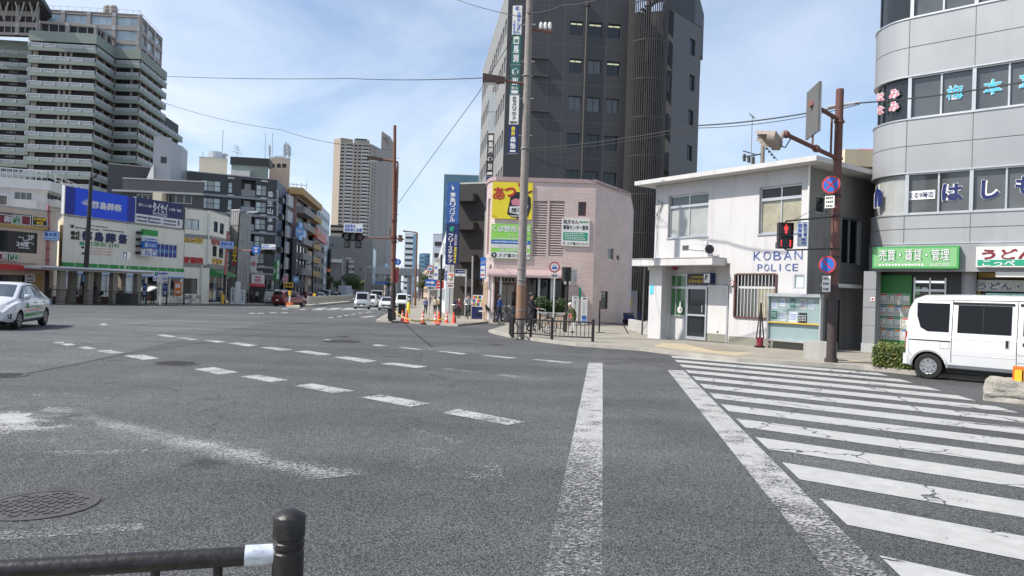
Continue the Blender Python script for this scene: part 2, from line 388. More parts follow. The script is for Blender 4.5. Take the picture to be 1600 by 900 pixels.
def dup(root,loc,rot=0,label=None,group=None):
 def cp(o,par):
  c=o.copy();COL.objects.link(c);c.parent=par
  for ch in[x for x in bpy.data.objects if x.parent==o]:cp(ch,c)
  return c
 r=cp(root,None);r.location=loc;r.rotation_euler=(0,0,rot)
 if label:r['label']=label
 if group:r['group']=group
 return r
def flat(name,polys,lift,mt,skirt=0.0,kind='structure',drop=None):
 """ground sheets that follow the lie of the land"""
 bm=bmesh.new()
 for P in polys:
  vs=[bm.verts.new((p[0],p[1],0))for p in P]
  try:bm.faces.new(vs)
  except ValueError:pass
 for f in bm.faces:
  if f.normal.z<0:pass
 bmesh.ops.recalc_face_normals(bm,faces=bm.faces)
 bm.normal_update()
 for f in bm.faces:
  if f.normal.z<0:f.normal_flip()
 bmesh.ops.triangulate(bm,faces=bm.faces)
 for yy in(20,90):
  bmesh.ops.bisect_plane(bm,geom=bm.verts[:]+bm.edges[:]+bm.faces[:],dist=1e-5,plane_co=(0,yy,0),plane_no=(0,1,0))
 for v in bm.verts:v.co.z=zg(v.co.y)+lift
 if skirt:
  be=[e for e in bm.edges if e.is_boundary]
  r=bmesh.ops.extrude_edge_only(bm,edges=be)
  for g in r['geom']:
   if isinstance(g,bmesh.types.BMVert):g.co.z-=skirt
 me=bpy.data.meshes.new(name);bm.to_mesh(me);bm.free();me.materials.append(MATS[mt])
 o=bpy.data.objects.new(name,me);COL.objects.link(o)
 if kind:o['kind']=kind
 return o
asphalt('asphalt',.108)
_b=G(12,660);road_paint('paint_arrow',.2,1.15,coarse=1.9,soft=.25,blob=((_b.x-.12,_b.y),.98))
road_paint('paint_fresh',.74,1.3,coarse=1.2,cracks=True)
road_paint('paint_used',.42,.98)
road_paint('paint_line',.30,.82,grad=(5,9,.30,1.4),coarse=2.4,soft=.25)
asphalt('asphalt_old',.135)
road_paint('paint_edge',.25,.95,grad=(4.6,7.2,.36,1.35),coarse=2.4,soft=.25)
_p,_q=v2(G(80,642)),v2(G(590,762));_n=(_q-_p).normalized();road_paint('paint_ghost',-.12,.5,coarse=.9,col=(.34,.34,.335),soft=.35);road_paint('paint_band',-.02,.50,coarse=.9,col=(.36,.36,.355),soft=.4,axis=((_p.x,_p.y),(-_n.y,_n.x),.42))
road_paint('paint_faint',-.2,.36,coarse=1.2,col=(.36,.36,.35),soft=.2)
tile_mat('paving',(.33,.30,.25),(.2,.18,.15),.3,.3,.01,.85,.12,offset=0)
mat('kerb_concrete',(.35,.33,.29),.85,var=.2,vs=2,bump=.3)
mat('pave_plain',(.265,.245,.205),.85,var=.22,vs=.9,bump=.2)
mat('tactile',(.40,.33,.22),.8,var=.15)
mat('paving_brick',(.24,.21,.17),.85,var=.2,vs=6)
mat('pillar_stone',(.27,.24,.195),.8,var=.15,vs=2)
mat('side_grey',(.20,.19,.18),.85,var=.15,streak=.25)  # police box side wall, its shade put into a darker grey
mat('hub_dark',(.10,.10,.105),.45,.6,var=.1)
mat('far_ground',(.16,.16,.15),.9,var=.2,vs=.05)
mat('iron',(.085,.078,.08),.6,.3,var=.25,vs=8,bump=.2)
mat('white_wall',(.53,.52,.525),.8,var=.07,vs=.9,streak=.22,bump=.3,bs=55)
mat('white_trim',(.55,.54,.535),.7,var=.08,streak=.14)
mat('soffit',(.66,.64,.60),.8)
mat('alu',(.55,.56,.57),.38,.7,var=.08)
mat('steel_grey',(.36,.37,.38),.45,.5)
mat('dark_frame',(.05,.05,.055),.4,.4)
mat('glass_dark',(.018,.022,.026),.05,var=0,spec=.6)
mat('glass_curtain',(.33,.34,.33),.10,var=.22,vs=1.4,coat=.6)
mat('glass_pale',(.52,.60,.62),.10,var=.2,vs=.6,coat=.6)
mat('glass_beige',(.30,.28,.20),.15,var=.3,vs=3,coat=.7)
mat('glass_green',(.05,.15,.06),.08,var=.5,vs=2,coat=.8)
mat('glass_blue',(.10,.19,.27),.05,var=.25,vs=.15,coat=.5)
mat('office_dark',(.030,.030,.030),.35,var=.4,vs=.8)
mat('panel_grey',(.36,.365,.375),.42,.3,var=.05,vs=.4,streak=.07)
mat('joint',(.12,.12,.125),.6,var=0)
mat('stone_grey',(.27,.275,.29),.65,var=.08,vs=3)
mat('stone_pale',(.40,.41,.42),.65,var=.06,vs=3)
mat('green_sign',(.06,.34,.09),.4,var=.05)
mat('green_board',(.035,.20,.045),.5,var=.12)
mat('white',(.70,.70,.695),.45,var=.03)
mat('off_white',(.68,.67,.63),.6,var=.06)
mat('black',(.015,.015,.016),.4,var=.15)
mat('matte_black',(.02,.02,.02),.7)
mat('black_metal',(.026,.024,.024),.42,.3,var=.5,vs=30,bump=.12,bs=60)
mat('frame_brown',(.10,.045,.04),.5)
mat('sign_back',(.13,.13,.125),.6,var=.15)
mat('teal_glass',(.07,.15,.19),.2,var=.3,vs=.1)
mat('koban_blue',(.04,.095,.30),.5,var=.1)
mat('louvre_pink',(.50,.41,.39),.6)
mat('sign_mid_blue',(.03,.10,.32),.45,var=.04)
mat('lattice_glass',(.42,.52,.58),.2,var=.35,vs=.25)
mat('rubber',(.011,.011,.011),.8)
mat('navy',(.012,.022,.11),.4,var=.05)
mat('blue_sign',(.02,.13,.50),.4,var=.04)
mat('royal',(.008,.075,.70),.35,var=.04)
mat('royal_dark',(.010,.03,.27),.35,var=.04)
mat('pale_blue_sign',(.16,.36,.68),.4,var=.04)
mat('cyan',(.10,.50,.66),.4,var=.03)
mat('red',(.50,.025,.03),.45,var=.06)
mat('maroon',(.20,.018,.03),.45,var=.06)
mat('pink_ink',(.60,.22,.28),.5,var=.03)
mat('yellow',(.82,.66,.03),.45,var=.04)
mat('gold',(.55,.36,.05),.5,var=.05)
mat('orange',(.72,.17,.02),.45,var=.06)
mat('green',(.02,.28,.05),.45,var=.06)
mat('teal',(.02,.30,.18),.45,var=.05)
mat('lime',(.28,.66,.10),.45,var=.05)
mat('light_green',(.21,.45,.20),.45,var=.04)
mat('blue_ink',(.03,.10,.42),.5,var=.03)
mat('pale_ink',(.52,.56,.60),.5,var=.03)
mat('cream_tile',(.80,.77,.66),.6,var=.05,vs=.6,streak=.10)
mat('cream_tile_b',(.62,.56,.43),.6,var=.06,streak=.08)
mat('beige_wall',(.60,.47,.36),.7,var=.05,streak=.12)
mat('mustard',(.46,.30,.10),.7,var=.08)
mat('brown_brick',(.13,.05,.035),.8,var=.2,vs=6)
mat('concrete',(.40,.39,.37),.85,var=.12,vs=1.2,streak=.2,bump=.2)
mat('concrete_pole',(.26,.23,.21),.85,var=.25,vs=5,streak=.3,bump=.4,bs=60)
mat('pole_brown',(.27,.155,.10),.7,var=.12,vs=6,dirt=.25)
mat('pole_rust',(.15,.062,.050),.7,var=.3,vs=9,dirt=.9,bump=.4,bs=40)
mat('pole_rust_top',(.19,.08,.052),.7,var=.25,vs=6,dirt=.6,bump=.3)
mat('pole_pink',(.40,.14,.13),.6,var=.12,dirt=.4)
mat('tape_dark',(.05,.035,.035),.75,var=.4,vs=12)
mat('lamp_brown',(.08,.05,.04),.55,.3)
mat('lens',(.55,.55,.50),.15,coat=.5)
mat('signal_beige',(.30,.25,.20),.5,var=.12,dirt=.2)
mat('lamp_red',(1.0,.05,.06),.4,var=0,emit=.9)
mat('lamp_off',(.06,.03,.03),.3)
mat('green_tower',(.225,.265,.235),.8,var=.06,vs=.25,streak=.10)
mat('tower_rail',(.33,.36,.37),.5,var=.08,vs=.5)
mat('tower_recess',(.012,.012,.013),.6,var=.7,vs=.35)  # dark walls behind the balconies, blackened further for the shade in the gaps
mat('tower_pier',(.30,.27,.24),.8,var=.08)
mat('crown_wall',(.31,.28,.265),.75,var=.06)
mat('white_rail',(.50,.52,.54),.5)
mat('apt_dark',(.058,.058,.064),.6,var=.1,vs=.4)
mat('apt_blue',(.115,.15,.205),.55,var=.1,vs=.4)
mat('apt_band',(.30,.32,.34),.6)
mat('pink_wall',(.36,.24,.21),.8,var=.08)
mat('ochre',(.48,.30,.13),.75,var=.08)
mat('balcony_grey',(.28,.26,.25),.7,var=.1)
mat('sheet',(.30,.295,.28),.75,var=.28,vs=1.2,streak=.25)
mat('grey_block',(.235,.23,.225),.85,var=.06,vs=.2,streak=.10)
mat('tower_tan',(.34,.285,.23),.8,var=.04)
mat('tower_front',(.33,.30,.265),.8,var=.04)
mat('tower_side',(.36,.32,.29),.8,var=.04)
mat('far_glass',(.18,.31,.42),.25,var=.2,vs=.05)
mat('far_white',(.58,.62,.66),.7,var=.05)
mat('brown_bldg',(.030,.027,.025),.7,var=.12,vs=.8)
mat('brown_grey',(.22,.21,.20),.7)
mat('charcoal',(.060,.061,.065),.7,var=.08,vs=.6,streak=.08,bump=.25,bs=18)
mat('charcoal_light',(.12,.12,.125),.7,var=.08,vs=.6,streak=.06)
mat('pale_office',(.25,.247,.24),.65,var=.05)
mat('stair_bar',(.085,.078,.074),.5,.4)
mat('light_tube',(.80,.80,.50),.5,var=0,emit=.35)
mat('awning_pink',(.40,.29,.285),.6,var=.08)
mat('noticeboard',(.25,.33,.34),.15,var=.1,vs=3)
mat('granite',(.22,.22,.18),.8,var=.5,vs=45)
mat('bark',(.09,.065,.045),.9,var=.3,vs=10)
mat('leaf_a',(.045,.085,.022),.6,var=.35,vs=3)
mat('leaf_b',(.075,.12,.03),.6,var=.3,vs=3)
mat('leaf_c',(.11,.14,.035),.6,var=.3,vs=3)
mat('leaf_y',(.19,.19,.035),.6,var=.3,vs=6)
mat('skin',(.50,.31,.23),.55,var=.04)
mat('hair',(.02,.016,.014),.5)
mat('car_white',(.60,.605,.61),.25,var=.04,vs=3,coat=1)
mat('car_silver',(.42,.45,.47),.28,.55,var=.02,coat=1)
mat('car_red',(.16,.012,.016),.25,.2,var=.04,coat=1)
mat('car_black',(.02,.02,.022),.25,var=.02,coat=1)
mat('car_blue',(.10,.16,.24),.25,.3,var=.02,coat=1)
mat('car_glass',(.008,.009,.010),.04,var=0,spec=.25)
mat('car_glass_pale',(.045,.06,.075),.06,var=.3,vs=1.5,coat=.8)
mat('trim_black',(.016,.016,.017),.5)
mat('hub_silver',(.38,.39,.40),.35,.8,var=.1,vs=12)
mat('headlight',(.62,.66,.70),.08,coat=1)
mat('tail_red',(.35,.012,.016),.2,coat=1)
mat('cone',(.80,.085,.03),.5,var=.08,dirt=.12)
mat('plate',(.75,.75,.72),.5)
mat('wire',(.03,.03,.032),.6,var=0)
mat('rock',(.37,.345,.30),.95,var=.3,vs=7,bump=1,bs=45,dirt=.3)
mat('worn_silver',(.55,.60,.66),.4,.3,var=.35,vs=30,dirt=.95)
mat('white_metal',(.56,.56,.55),.45,.1,var=.06)
gs=flat('ground',[[(-1500,-80),(1500,-80),(1500,4000),(-1500,4000)]],-.03,'far_ground')
HP=210
road=flat('road',[[(-130,-30),(60,-30),(60,150),(-130,150)],[(-80,150),(10,150),(-60,700),(-140,700)]],0.0,'asphalt')
KH=.10
def gp(*a):return[G(x,y)for x,y in a]
front=gp((588,503),(650,506),(715,510),(762,505),(800,508),(764,519),(772,522),(800,528),(850,535),(900,541),(1000,548),(1030,552),(1100,561),(1152,566),(1240,571),(1308,575),(1350,578),(1432,586.5),(1500,593))
vpA=math.tan(rad(-7.9))
k0=v2(front[0]);far_l=Vector((k0.x+vpA*160,k0.y+160))
e_rb=Vector((.77,-.64))
last=v2(front[-1])
pave_poly=[far_l]+[v2(p)for p in front]+[last+e_rb*30,Vector((55,20)),Vector((60,60)),Vector((30,far_l.y))]
flat('pavement_right',[pave_poly],KH,'pave_plain',.25)
mb=MB()
def kerb(name,pts,wdt=.16,top=KH+.012,mt='kerb_concrete'):
 """kerb stones along a line of points (road on the left-hand side of travel when seen from above = outside)"""
 P=[v2(p)for p in pts];polys=[]
 Q=offset(P,-wdt)
 for i in range(len(P)-1):polys.append([P[i],P[i+1],Q[i+1],Q[i]])
 o=flat(name,polys,top,mt,.25);return o
kerb('kerb_right',[p for p in offset(front[5:]+[last+e_rb*30],.02)])
kerb('kerb_avenue',offset([far_l]+[v2(p)for p in front[:3]],.02))
flat('paving_blocks',[[G(1075,538,KH),G(1128,539,KH),G(1165,549,KH),G(1115,548,KH)]],KH+.006,'paving_brick')
flat('paving_warm',[[G(1035,536,KH),G(1068,537,KH),G(1118,548,KH),G(1180,552,KH),G(1150,556,KH),G(1080,549,KH),G(1020,541,KH)]],KH+.003,'tactile')
flat('tactile_slabs',[[G(1320,561,KH),G(1362,566,KH),G(1362,568,KH),G(1320,563,KH)]],KH+.004,'tactile')
lf=gp((-120,473),(0,473),(95,474),(200,475),(288,476),(380,475.5),(425,476))
lfar=v2(lf[-1]);pl=[v2(p)for p in lf]
poly=pl+[Vector((lfar.x-8,lfar.y+8)),Vector((lfar.x-8+vpA*150,lfar.y+158)),Vector((-160,240)),Vector((-160,pl[0].y))]
flat('pavement_left',[poly],KH,'pave_plain',.25)
kerb('kerb_left',offset(pl,.02),.2)
VB=ray(-740,400);eB=-v2(VB).normalized()
pts=[G(*p)for p in((1373.4,868.8),(1283.7,779.2),(1222.4,720.8),(1181.7,680.5),(1150.9,650.9),(1127.5,628.7),(1109,613.1),(1093.7,599.1),(1081,588))]
eA=(v2(pts[8])-v2(pts[0])).normalized();pitch=(v2(pts[8])-v2(pts[0])).length/8
O0=v2(pts[0]);E1=v2(G(1497,618.5))
lowc=[G(*p)for p in((1320.4,819),(1247,749),(1198.5,700),(1163,666))]
def along(p):return(v2(p)-O0).dot(eA)
duty=sum((i+1)*pitch-along(lowc[i])for i in range(4))/4/pitch
bars=[]
for n_ in range(-3,17):
 a=O0+eA*(n_*pitch);b=a-eA*(pitch*(1-duty))
 M=Matrix(((eB.x,-eA.x),(eB.y,-eA.y)))
 t=(M.inverted()@(E1-a)).x;t2=(M.inverted()@(E1-b)).x
 L1,L2=(min(t,14),min(t2,14))if n_>=8 else(min(t+1.6,11),min(t2+1.6,11))
 if L1<.6:continue
 bars.append([a,b,b+eB*L2,a+eB*L1])
flat('crosswalk_bars',[b for b in bars if G(1030,553).y>b[0].y-.2],.005,'paint_fresh')
def strip(name,quads,mt,lift=.005):
 polys=[]
 for q in quads:
  p=[v2(G(*x))for x in q];n_=max(1,int((p[1]-p[0]).length/1.0))
  for i in range(n_):
   f0,f1=i/n_,(i+1)/n_
   polys.append([p[0].lerp(p[1],f0),p[0].lerp(p[1],f1),p[3].lerp(p[2],f1),p[3].lerp(p[2],f0)])
 return flat(name,polys,lift,mt)
strip('crossing_edge_line',[[(846.5,915),(919.5,567),(941.8,567),(941,915)]],'paint_line')
strip('crossing_border_line',[[(1310,915),(1043,578.5),(1068,579),(1400,915)]],'paint_edge')
strip('crossing_line_far',[[(925,560),(926,547),(941,548),(941,561)]],'paint_faint')
def dash(x0,y0,x1,y1,th):
 return[(x0,y0),(x1,y1),(x1-th*1.9,y1+th),(x0-th*1.9+th*.2,y0+th)]
row1=[[(193,556),(226,554.5),(249,560.5),(224,562.8)],[(303,577),(335,574),(373,582),(343,585.5)],[(375,588.5),(402,586),(451,594),(422,597.5)],[(459,603),(488,599.5),(554,611),(520,614.5)],[(563,621),(596,617),(672,631),(640,636)],[(691,645.5),(716,639.5),(820,659.5),(793,664.5)]]
strip('lane_dashes_near',row1,'paint_used')
row1b=[[(83,535),(98,534),(101,536),(88,537)],[(93,537.5),(109,536.3),(120,539),(103,540.3)],[(120,543),(136,541.7),(151,545),(134,546)],[(150,548.5),(172,547),(195,551.5),(172,552.5)]]
strip('lane_dashes_near_far_end',row1b,'paint_used')
row2=[[(243,523.3),(258,522.8),(277,526.5),(264,527.3)],[(275,528),(290,527.6),(311,530.8),(298,531.3)],[(318,532),(336,531.5),(354,534.5),(338,535.5)],[(354,536.5),(372,535.5),(405,540),(388,541.5)],[(404,543),(426,542),(458,546.8),(438,548)],[(459,549.3),(480,548),(520,554),(500,555.3)],[(522,558.5),(540,557),(590,564),(570,567)],[(594,568.8),(615,567),(669,572.8),(650,575.3)]]
strip('lane_dashes_middle',row2,'paint_used')
strip('lane_dashes_middle_worn',[[(682,577),(695,575.5),(756,581.5),(742,583.5)],[(773,586.5),(790,585),(863,593),(845,595.5)]],'paint_ghost')
row3=[[(155,506.5),(163,505.5),(170,507.5),(160,508.5)],[(504,531),(512,530.5),(544,533.8),(532,535)],[(580,539),(592,538.3),(607,540.5),(588,541.3)],[(622,543),(630,542.6),(662,546.2),(655,547)],[(682,548.8),(695,548.6),(730,553),(722,554.2)],[(750,555.3),(762,555),(808,559.3),(795,560.3)],[(830,562),(842,561.8),(897,566.3),(884,567.8)]]
strip('lane_dashes_far',row3,'paint_used')
strip('avenue_crossing_bars',[[(x,481),(x+15,481),(x+5,484.5),(x-13,484.5)]for x in(498,520,542,560,578,598)],'paint_used')
strip('avenue_guide_dashes',[[(x,y),(x+7,y-.9),(x+7,y+.3),(x,y+1.3)]for x,y in((513,496),(527,494.3),(538,492.6),(549,491),(560,489.2),(572,487.5))],'paint_used')
strip('left_crossing_dashes',[[(x,y),(x+10,y),(x+10,y+1.3),(x,y+1.3)]for x,y in((389,489),(402,489),(422,488),(440,488),(468,483),(440,482))],'paint_used')
strip('stop_line',[[(560,495.5),(580,493.5),(590,494),(570,496.5)]],'paint_used')
strip('worn_arrow',[[(-160,612),(150,610),(150,655),(-160,657)],[(-160,657.2),(150,655.2),(140,735),(-160,735)]],'paint_arrow')
flat('road_patch',[[G(-60,500),G(140,497),G(420,503),G(300,527),G(200,551),G(120,568),G(45,582),G(-60,597)]],.0025,'asphalt_old')
strip('old_line_ghost',[[(40,652),(110,622),(600,738),(470,752)]],'paint_band')
strip('old_line_ghost_near',[[(-20,832),(220,818),(228,828),(-10,846)]],'paint_ghost')
strip('old_line_ghost_thin',[[(-20,706),(270,702),(272,709),(-20,713)]],'paint_faint',.0045)
strip('paint_scuffs',[[(1050,888),(1110,884),(1118,900),(1060,905)],[(640,668),(760,700),(800,760),(640,735)]],'paint_faint',.0045)
def seam(name,pix,wd=.035):
 P=[v2(G(*p))for p in pix];Q=offset(P,wd)
 flat(name,[[P[i],P[i+1],Q[i+1],Q[i]]for i in range(len(P)-1)],.004,'tape_dark')
seam('road_seam',[(-10,590),(45,583),(130,567),(200,552),(330,533),(420,521),(520,508)])
seam('road_seam_far',[(0,548),(50,543),(170,536),(250,523),(380,513),(520,501)])
seam('road_seam_side',[(940,566),(1010,566),(1040,575),(1052,580)],.04)
def manhole(px,py,r,label):
 c=G(px,py);t=thing('manhole_cover',label,'manhole cover',c)
 a=MB();n=40
 a.lathe(c,[(r,-.03),(r,.008),(r-.035,.008),(r-.035,.004)],'iron',44);a.build('rim',parent=t)
 a=MB();R2=r-.045
 a.lathe(c,[(R2,-.03),(R2,.005)],'iron',44)
 st=.055 if r>.3 else.06
 k=int(R2/st)+1
 for i in range(-k,k+1):
  for j in range(-k,k+1):
   x,y=i*st,j*st+(st/2 if i%2 else 0)
   if x*x+y*y<(R2-.035)**2:
    h=.5 if(i+j)%2 else-.5
    dx_,dy_=.022*math.cos(h*1.6),.022*math.sin(h*1.6);nx,ny=-dy_*.38,dx_*.38
    z=c.z
    a.hexa([(c.x+x-dx_-nx,c.y+y-dy_-ny,z+.004),(c.x+x+dx_-nx,c.y+y+dy_-ny,z+.004),(c.x+x+dx_+nx,c.y+y+dy_+ny,z+.004),(c.x+x-dx_+nx,c.y+y-dy_+ny,z+.004),(c.x+x-dx_-nx,c.y+y-dy_-ny,z+.011),(c.x+x+dx_-nx,c.y+y+dy_-ny,z+.011),(c.x+x+dx_+nx,c.y+y+dy_+ny,z+.011),(c.x+x-dx_+nx,c.y+y-dy_+ny,z+.011)],'iron')
 a.build('lid',parent=t)
manhole(64,789,.365,'round iron manhole cover nearest the camera beside the black handrail')
manhole(6,587,.34,'round iron manhole cover cut by the left picture edge beyond the worn arrow')
manhole(275,568,.44,'wide iron manhole cover between two dashes of the near lane line')
manhole(534,534,.62,'very wide iron manhole cover beside the far lane dashes in mid junction')
manhole(536,526,.3,'dark iron manhole cover just beyond the widest cover in mid junction')
manhole(776,539,.3,'small dark manhole cover on the road before the concrete pole')
class Bld:
 def __init__(s,name,label,cat,path,z1,mt,deep=8,back=None,z0=None,group=None,roof='concrete'):
  s.path=[v2(p)for p in path];s.z1=z1;s.mt=mt;s.roofm=roof
  ys=[p.y for p in s.path];s.z0=zg(max(ys))-.1 if z0 is None else z0
  s.back=[v2(p)for p in back]if back else[s.path[-1]*(1+deep/s.path[-1].y),s.path[0]*(1+deep/s.path[0].y)]
  c=sum(s.path,Vector((0,0)))/len(s.path)
  s.root=thing(name,label,cat,(c.x,c.y,zg(c.y)),group)
  s.F=[Facade(s.path[i],s.path[i+1])for i in range(len(s.path)-1)]
  s.holes=[[]for _ in s.F];s.mts=[mt]*len(s.F)
 def hole(s,i,u0,u1,z0,z1,dep=.12,mt=None):
  F=s.F[i];u0=max(u0,.02);u1=min(u1,F.W-.02);z0=max(z0,s.z0+.02);z1=min(z1,s.z1-.02)
  if u1-u0>.03 and z1-z0>.03:s.holes[i].append((u0,u1,z0,z1,dep,mt));return u0,u1,z0,z1
 def win(s,i,u0,u1,z0,z1,nx=2,nz=1,fr=.05,pane='glass_dark',frame='alu',dep=.12,name='window',panes=None,parent=None):
  r=s.hole(i,u0,u1,z0,z1,dep)
  if not r:return
  u0,u1,z0,z1=r;F=s.F[i];a=MB()
  for q in((u0,u0+fr,z0,z1),(u1-fr,u1,z0,z1)):a.fbox(F,*q,-dep+.01,-dep+.065,frame)
  for q in((u0+fr,u1-fr,z0,z0+fr),(u0+fr,u1-fr,z1-fr,z1)):a.fbox(F,*q,-dep+.01,-dep+.06,frame)
  for k in range(1,nx):c=u0+(u1-u0)*k/nx;a.fbox(F,c-fr*.45,c+fr*.45,z0+fr,z1-fr,-dep+.01,-dep+.055,frame)
  for k in range(1,nz):c=z0+(z1-z0)*k/nz;a.fbox(F,u0+fr,u1-fr,c-fr*.4,c+fr*.4,-dep+.01,-dep+.05,frame)
  o=a.build(name,parent=s.root)
  b=MB();ps=panes or[pane]
  for k in range(nx):
   p0=u0+(u1-u0)*k/nx;p1=u0+(u1-u0)*(k+1)/nx;b.fbox(F,p0+.005,p1-.005,z0+.01,z1-.01,-dep-.03,-dep+.02,ps[k%len(ps)])
  b.build('pane',parent=o)
  return o
 def winp(s,i,x0,y0,x1,y1,**k):return s.win(i,*s.F[i].rect(x0,y0,x1,y1),**k)
 def simple(s,a,i,u0,u1,z0,z1,pane='glass_dark',frame=None,dep=.15,fr=.06,nx=1):
  """far window: frame and glass in one mesh a"""
  r=s.hole(i,u0,u1,z0,z1,dep)
  if not r:return
  F=s.F[i];u0,u1,z0,z1=r;a=MB()
  a.fq(F,u0,u1,z0,z1,-dep+.01,pane)
  if frame:
   for k in range(nx+1):c=u0+(u1-u0)*k/nx;a.fbox(F,c-fr/2,c+fr/2,z0,z1,-dep+.012,-dep+.06,frame)
   a.fbox(F,u0,u1,z1-fr,z1,-dep+.012,-dep+.05,frame);a.fbox(F,u0,u1,z0,z0+fr,-dep+.012,-dep+.05,frame)
  s.ns=getattr(s,'ns',0)+1;a.build('window',parent=s.root)
 def build(s):
  a=MB()
  for F,hs,mt in zip(s.F,s.holes,s.mts):
   us=sorted({0,F.W,*[h[0]for h in hs],*[h[1]for h in hs]});zs=sorted({s.z0,s.z1,*[h[2]for h in hs],*[h[3]for h in hs]})
   inside=lambda u,z:any(h[0]<u<h[1]and h[2]<z<h[3]for h in hs)
   for j in range(len(zs)-1):
    if zs[j+1]-zs[j]<1e-4:continue
    zm=(zs[j]+zs[j+1])/2;st=None
    for i in range(len(us)-1):
     if us[i+1]-us[i]<1e-6:continue
     solid=not inside((us[i]+us[i+1])/2,zm)
     if solid and st is None:st=us[i]
     if not solid and st is not None:a.fq(F,st,us[i],zs[j],zs[j+1],0,mt);st=None
    if st is not None:a.fq(F,st,F.W,zs[j],zs[j+1],0,mt)
   for u0,u1,z0,z1,dep,hm in hs:
    q=hm or mt
    for p in(((u0,z0),(u1,z0)),((u1,z0),(u1,z1)),((u1,z1),(u0,z1)),((u0,z1),(u0,z0))):
     a.face([F.pt(*p[0],0),F.pt(*p[1],0),F.pt(*p[1],-dep),F.pt(*p[0],-dep)],q)
    a.fq(F,u0,u1,z0,z1,-dep-.002 if dep<.3 else-dep,'office_dark' if not hm else hm)
  P=s.path+s.back;n=len(P)
  for i in range(len(s.path)-1,n):
   p,q=P[i],P[(i+1)%n];a.face([(p.x,p.y,s.z0),(q.x,q.y,s.z0),(q.x,q.y,s.z1),(p.x,p.y,s.z1)],s.mt,[(0,s.z0),((q-p).length,s.z0),((q-p).length,s.z1),(0,s.z1)])
  s.wall=a.build('wall',parent=s.root)
  b=MB();b.face([(p.x,p.y,s.z1)for p in P],s.roofm)
  ed=P+[P[0]]
  b.ribbon(ed,.18,s.z1-.02,s.z1+.12,s.roofm,.02)
  b.build('roof',parent=s.root)
  return s
mat('pale_teal',(.32,.62,.55),.7,var=.08)
mat('light_tube_w',(.9,.95,1),.5,var=0,emit=.6)
# ================================================================ BUILDINGS, right-hand side
mat('teal_dark',(.015,.12,.10),.4);mat('steel_light',(.42,.47,.48),.5)
Rc=v2(G(1255,547,KH));Lc=v2(G(1018,528,KH))
kF=Facade(Lc,Rc);side=Vector((.8,.6))
zk=kF.uz(1240,262)[1]
side_end=Rc+side*4.6
kb=Bld('police_box','white two-storey police box with blue KOBAN POLICE lettering','police box',[Lc,Rc,side_end],zk,'white_wall',back=[side_end+Vector((-3.9,5.2)),Lc+side*4.6])
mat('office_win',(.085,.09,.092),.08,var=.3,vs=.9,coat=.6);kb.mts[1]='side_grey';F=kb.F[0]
kb.winp(0,1044,303,1106.5,370,nx=2,fr=.055,pane='glass_curtain',dep=.16)
kb.winp(0,1186,289.5,1252,364,nx=2,fr=.055,pane='glass_beige',dep=.16)
for(x0,y0,x1,y1)in((1044,303,1106.5,370),(1186,289.5,1252,364)):
 u0,u1,z0,z1=F.rect(x0,y0,x1,y1);a=MB();zt=z0+(z1-z0)*.70
 a.fbox(F,u0+.05,u1-.05,zt,zt+.1,-.15,-.07,'alu');a.build('transom',parent=kb.root);a=MB();a.fbox(F,u0+.06,u1-.06,zt+.11,z1-.06,-.14,-.128,'office_dark' if x0>1100 else 'office_win');a.build('upper_pane',parent=kb.root);a=MB();a.fbox(F,u0-.03,u1+.03,z0-.05,z0,-.1,.04,'alu');a.build('sill',parent=kb.root)
u0,u1,z0,z1=F.rect(1038,413,1139,540);z0=kb.z0+.12
kb.hole(0,u0,u1,z0,z1+.02,.42,'white_wall')
F2=Facade(F.pt(0,0,-.42),F.pt(F.W,0,-.42))
a=MB();r=F2.rect(1040,428,1075,474);dd=0.0
def fr_win(bld,F,r,nx,zsplit,panes,name='window',frame='alu',fr=.045):
 u0,u1,z0,z1=r;a=MB()
 for q in((u0,u0+fr,z0,z1),(u1-fr,u1,z0,z1),(u0+fr,u1-fr,z0,z0+fr),(u0+fr,u1-fr,z1-fr,z1)):a.fbox(F,*q,.005,.07,frame)
 for k in range(1,nx):c=u0+(u1-u0)*k/nx;a.fbox(F,c-fr*.4,c+fr*.4,z0+fr,z1-fr,.005,.06,frame)
 if zsplit:zt=z0+(z1-z0)*zsplit;a.fbox(F,u0+fr,u1-fr,zt,zt+.09,.005,.065,frame)
 o=a.build(name,parent=bld.root);b=MB()
 for k in range(nx):b.fbox(F,u0+(u1-u0)*k/nx+.01,u0+(u1-u0)*(k+1)/nx-.01,z0+.01,z1-.01,.003,.02,panes[k%len(panes)])
 b.build('pane',parent=o);return o
fr_win(kb,F2,F2.rect(1041,429,1074.5,494),2,.66,['glass_green','glass_green'])
a=MB();q=F2.rect(1042,471,1073,492)
a.disc(F2,*[(F2.uz(1065,484)[0]),F2.uz(1065,484)[1]],.13,.09,'white');c=F2.uz(1065,484);a.fbox(F2,c[0]-.03,c[0]+.03,c[1]+.10,c[1]+.34,.07,.10,'off_white');a.disc(F2,c[0],c[1],.03,.1,'red');o=a.build('window_sticker',parent=kb.root)
u0,u1,z0,z1=F2.rect(1074.5,447,1106,536);zb=zg(25)+KH+.02
a=MB();fr=.06
for q in((u0,u0+fr,zb,z1),(u1-fr,u1,zb,z1),(u0+fr,u1-fr,z1-.12,z1),(u0+fr,u1-fr,zb,zb+.12)):a.fbox(F2,*q,.01,.10,'alu')
zm=zb+(z1-zb)*.44;a.fbox(F2,u0+fr,u1-fr,zm,zm+.07,.01,.09,'alu');dr=a.build('door',parent=kb.root)
a=MB();a.fbox(F2,u0+.03,u1-.03,zb+.05,z1-.05,.0,.03,'glass_dark');a.build('pane',parent=dr)
a=MB();a.fbox(F2,u1-.20,u1-.17,zm+.15,zm+.42,.10,.13,'alu');a.build('handle',parent=dr)
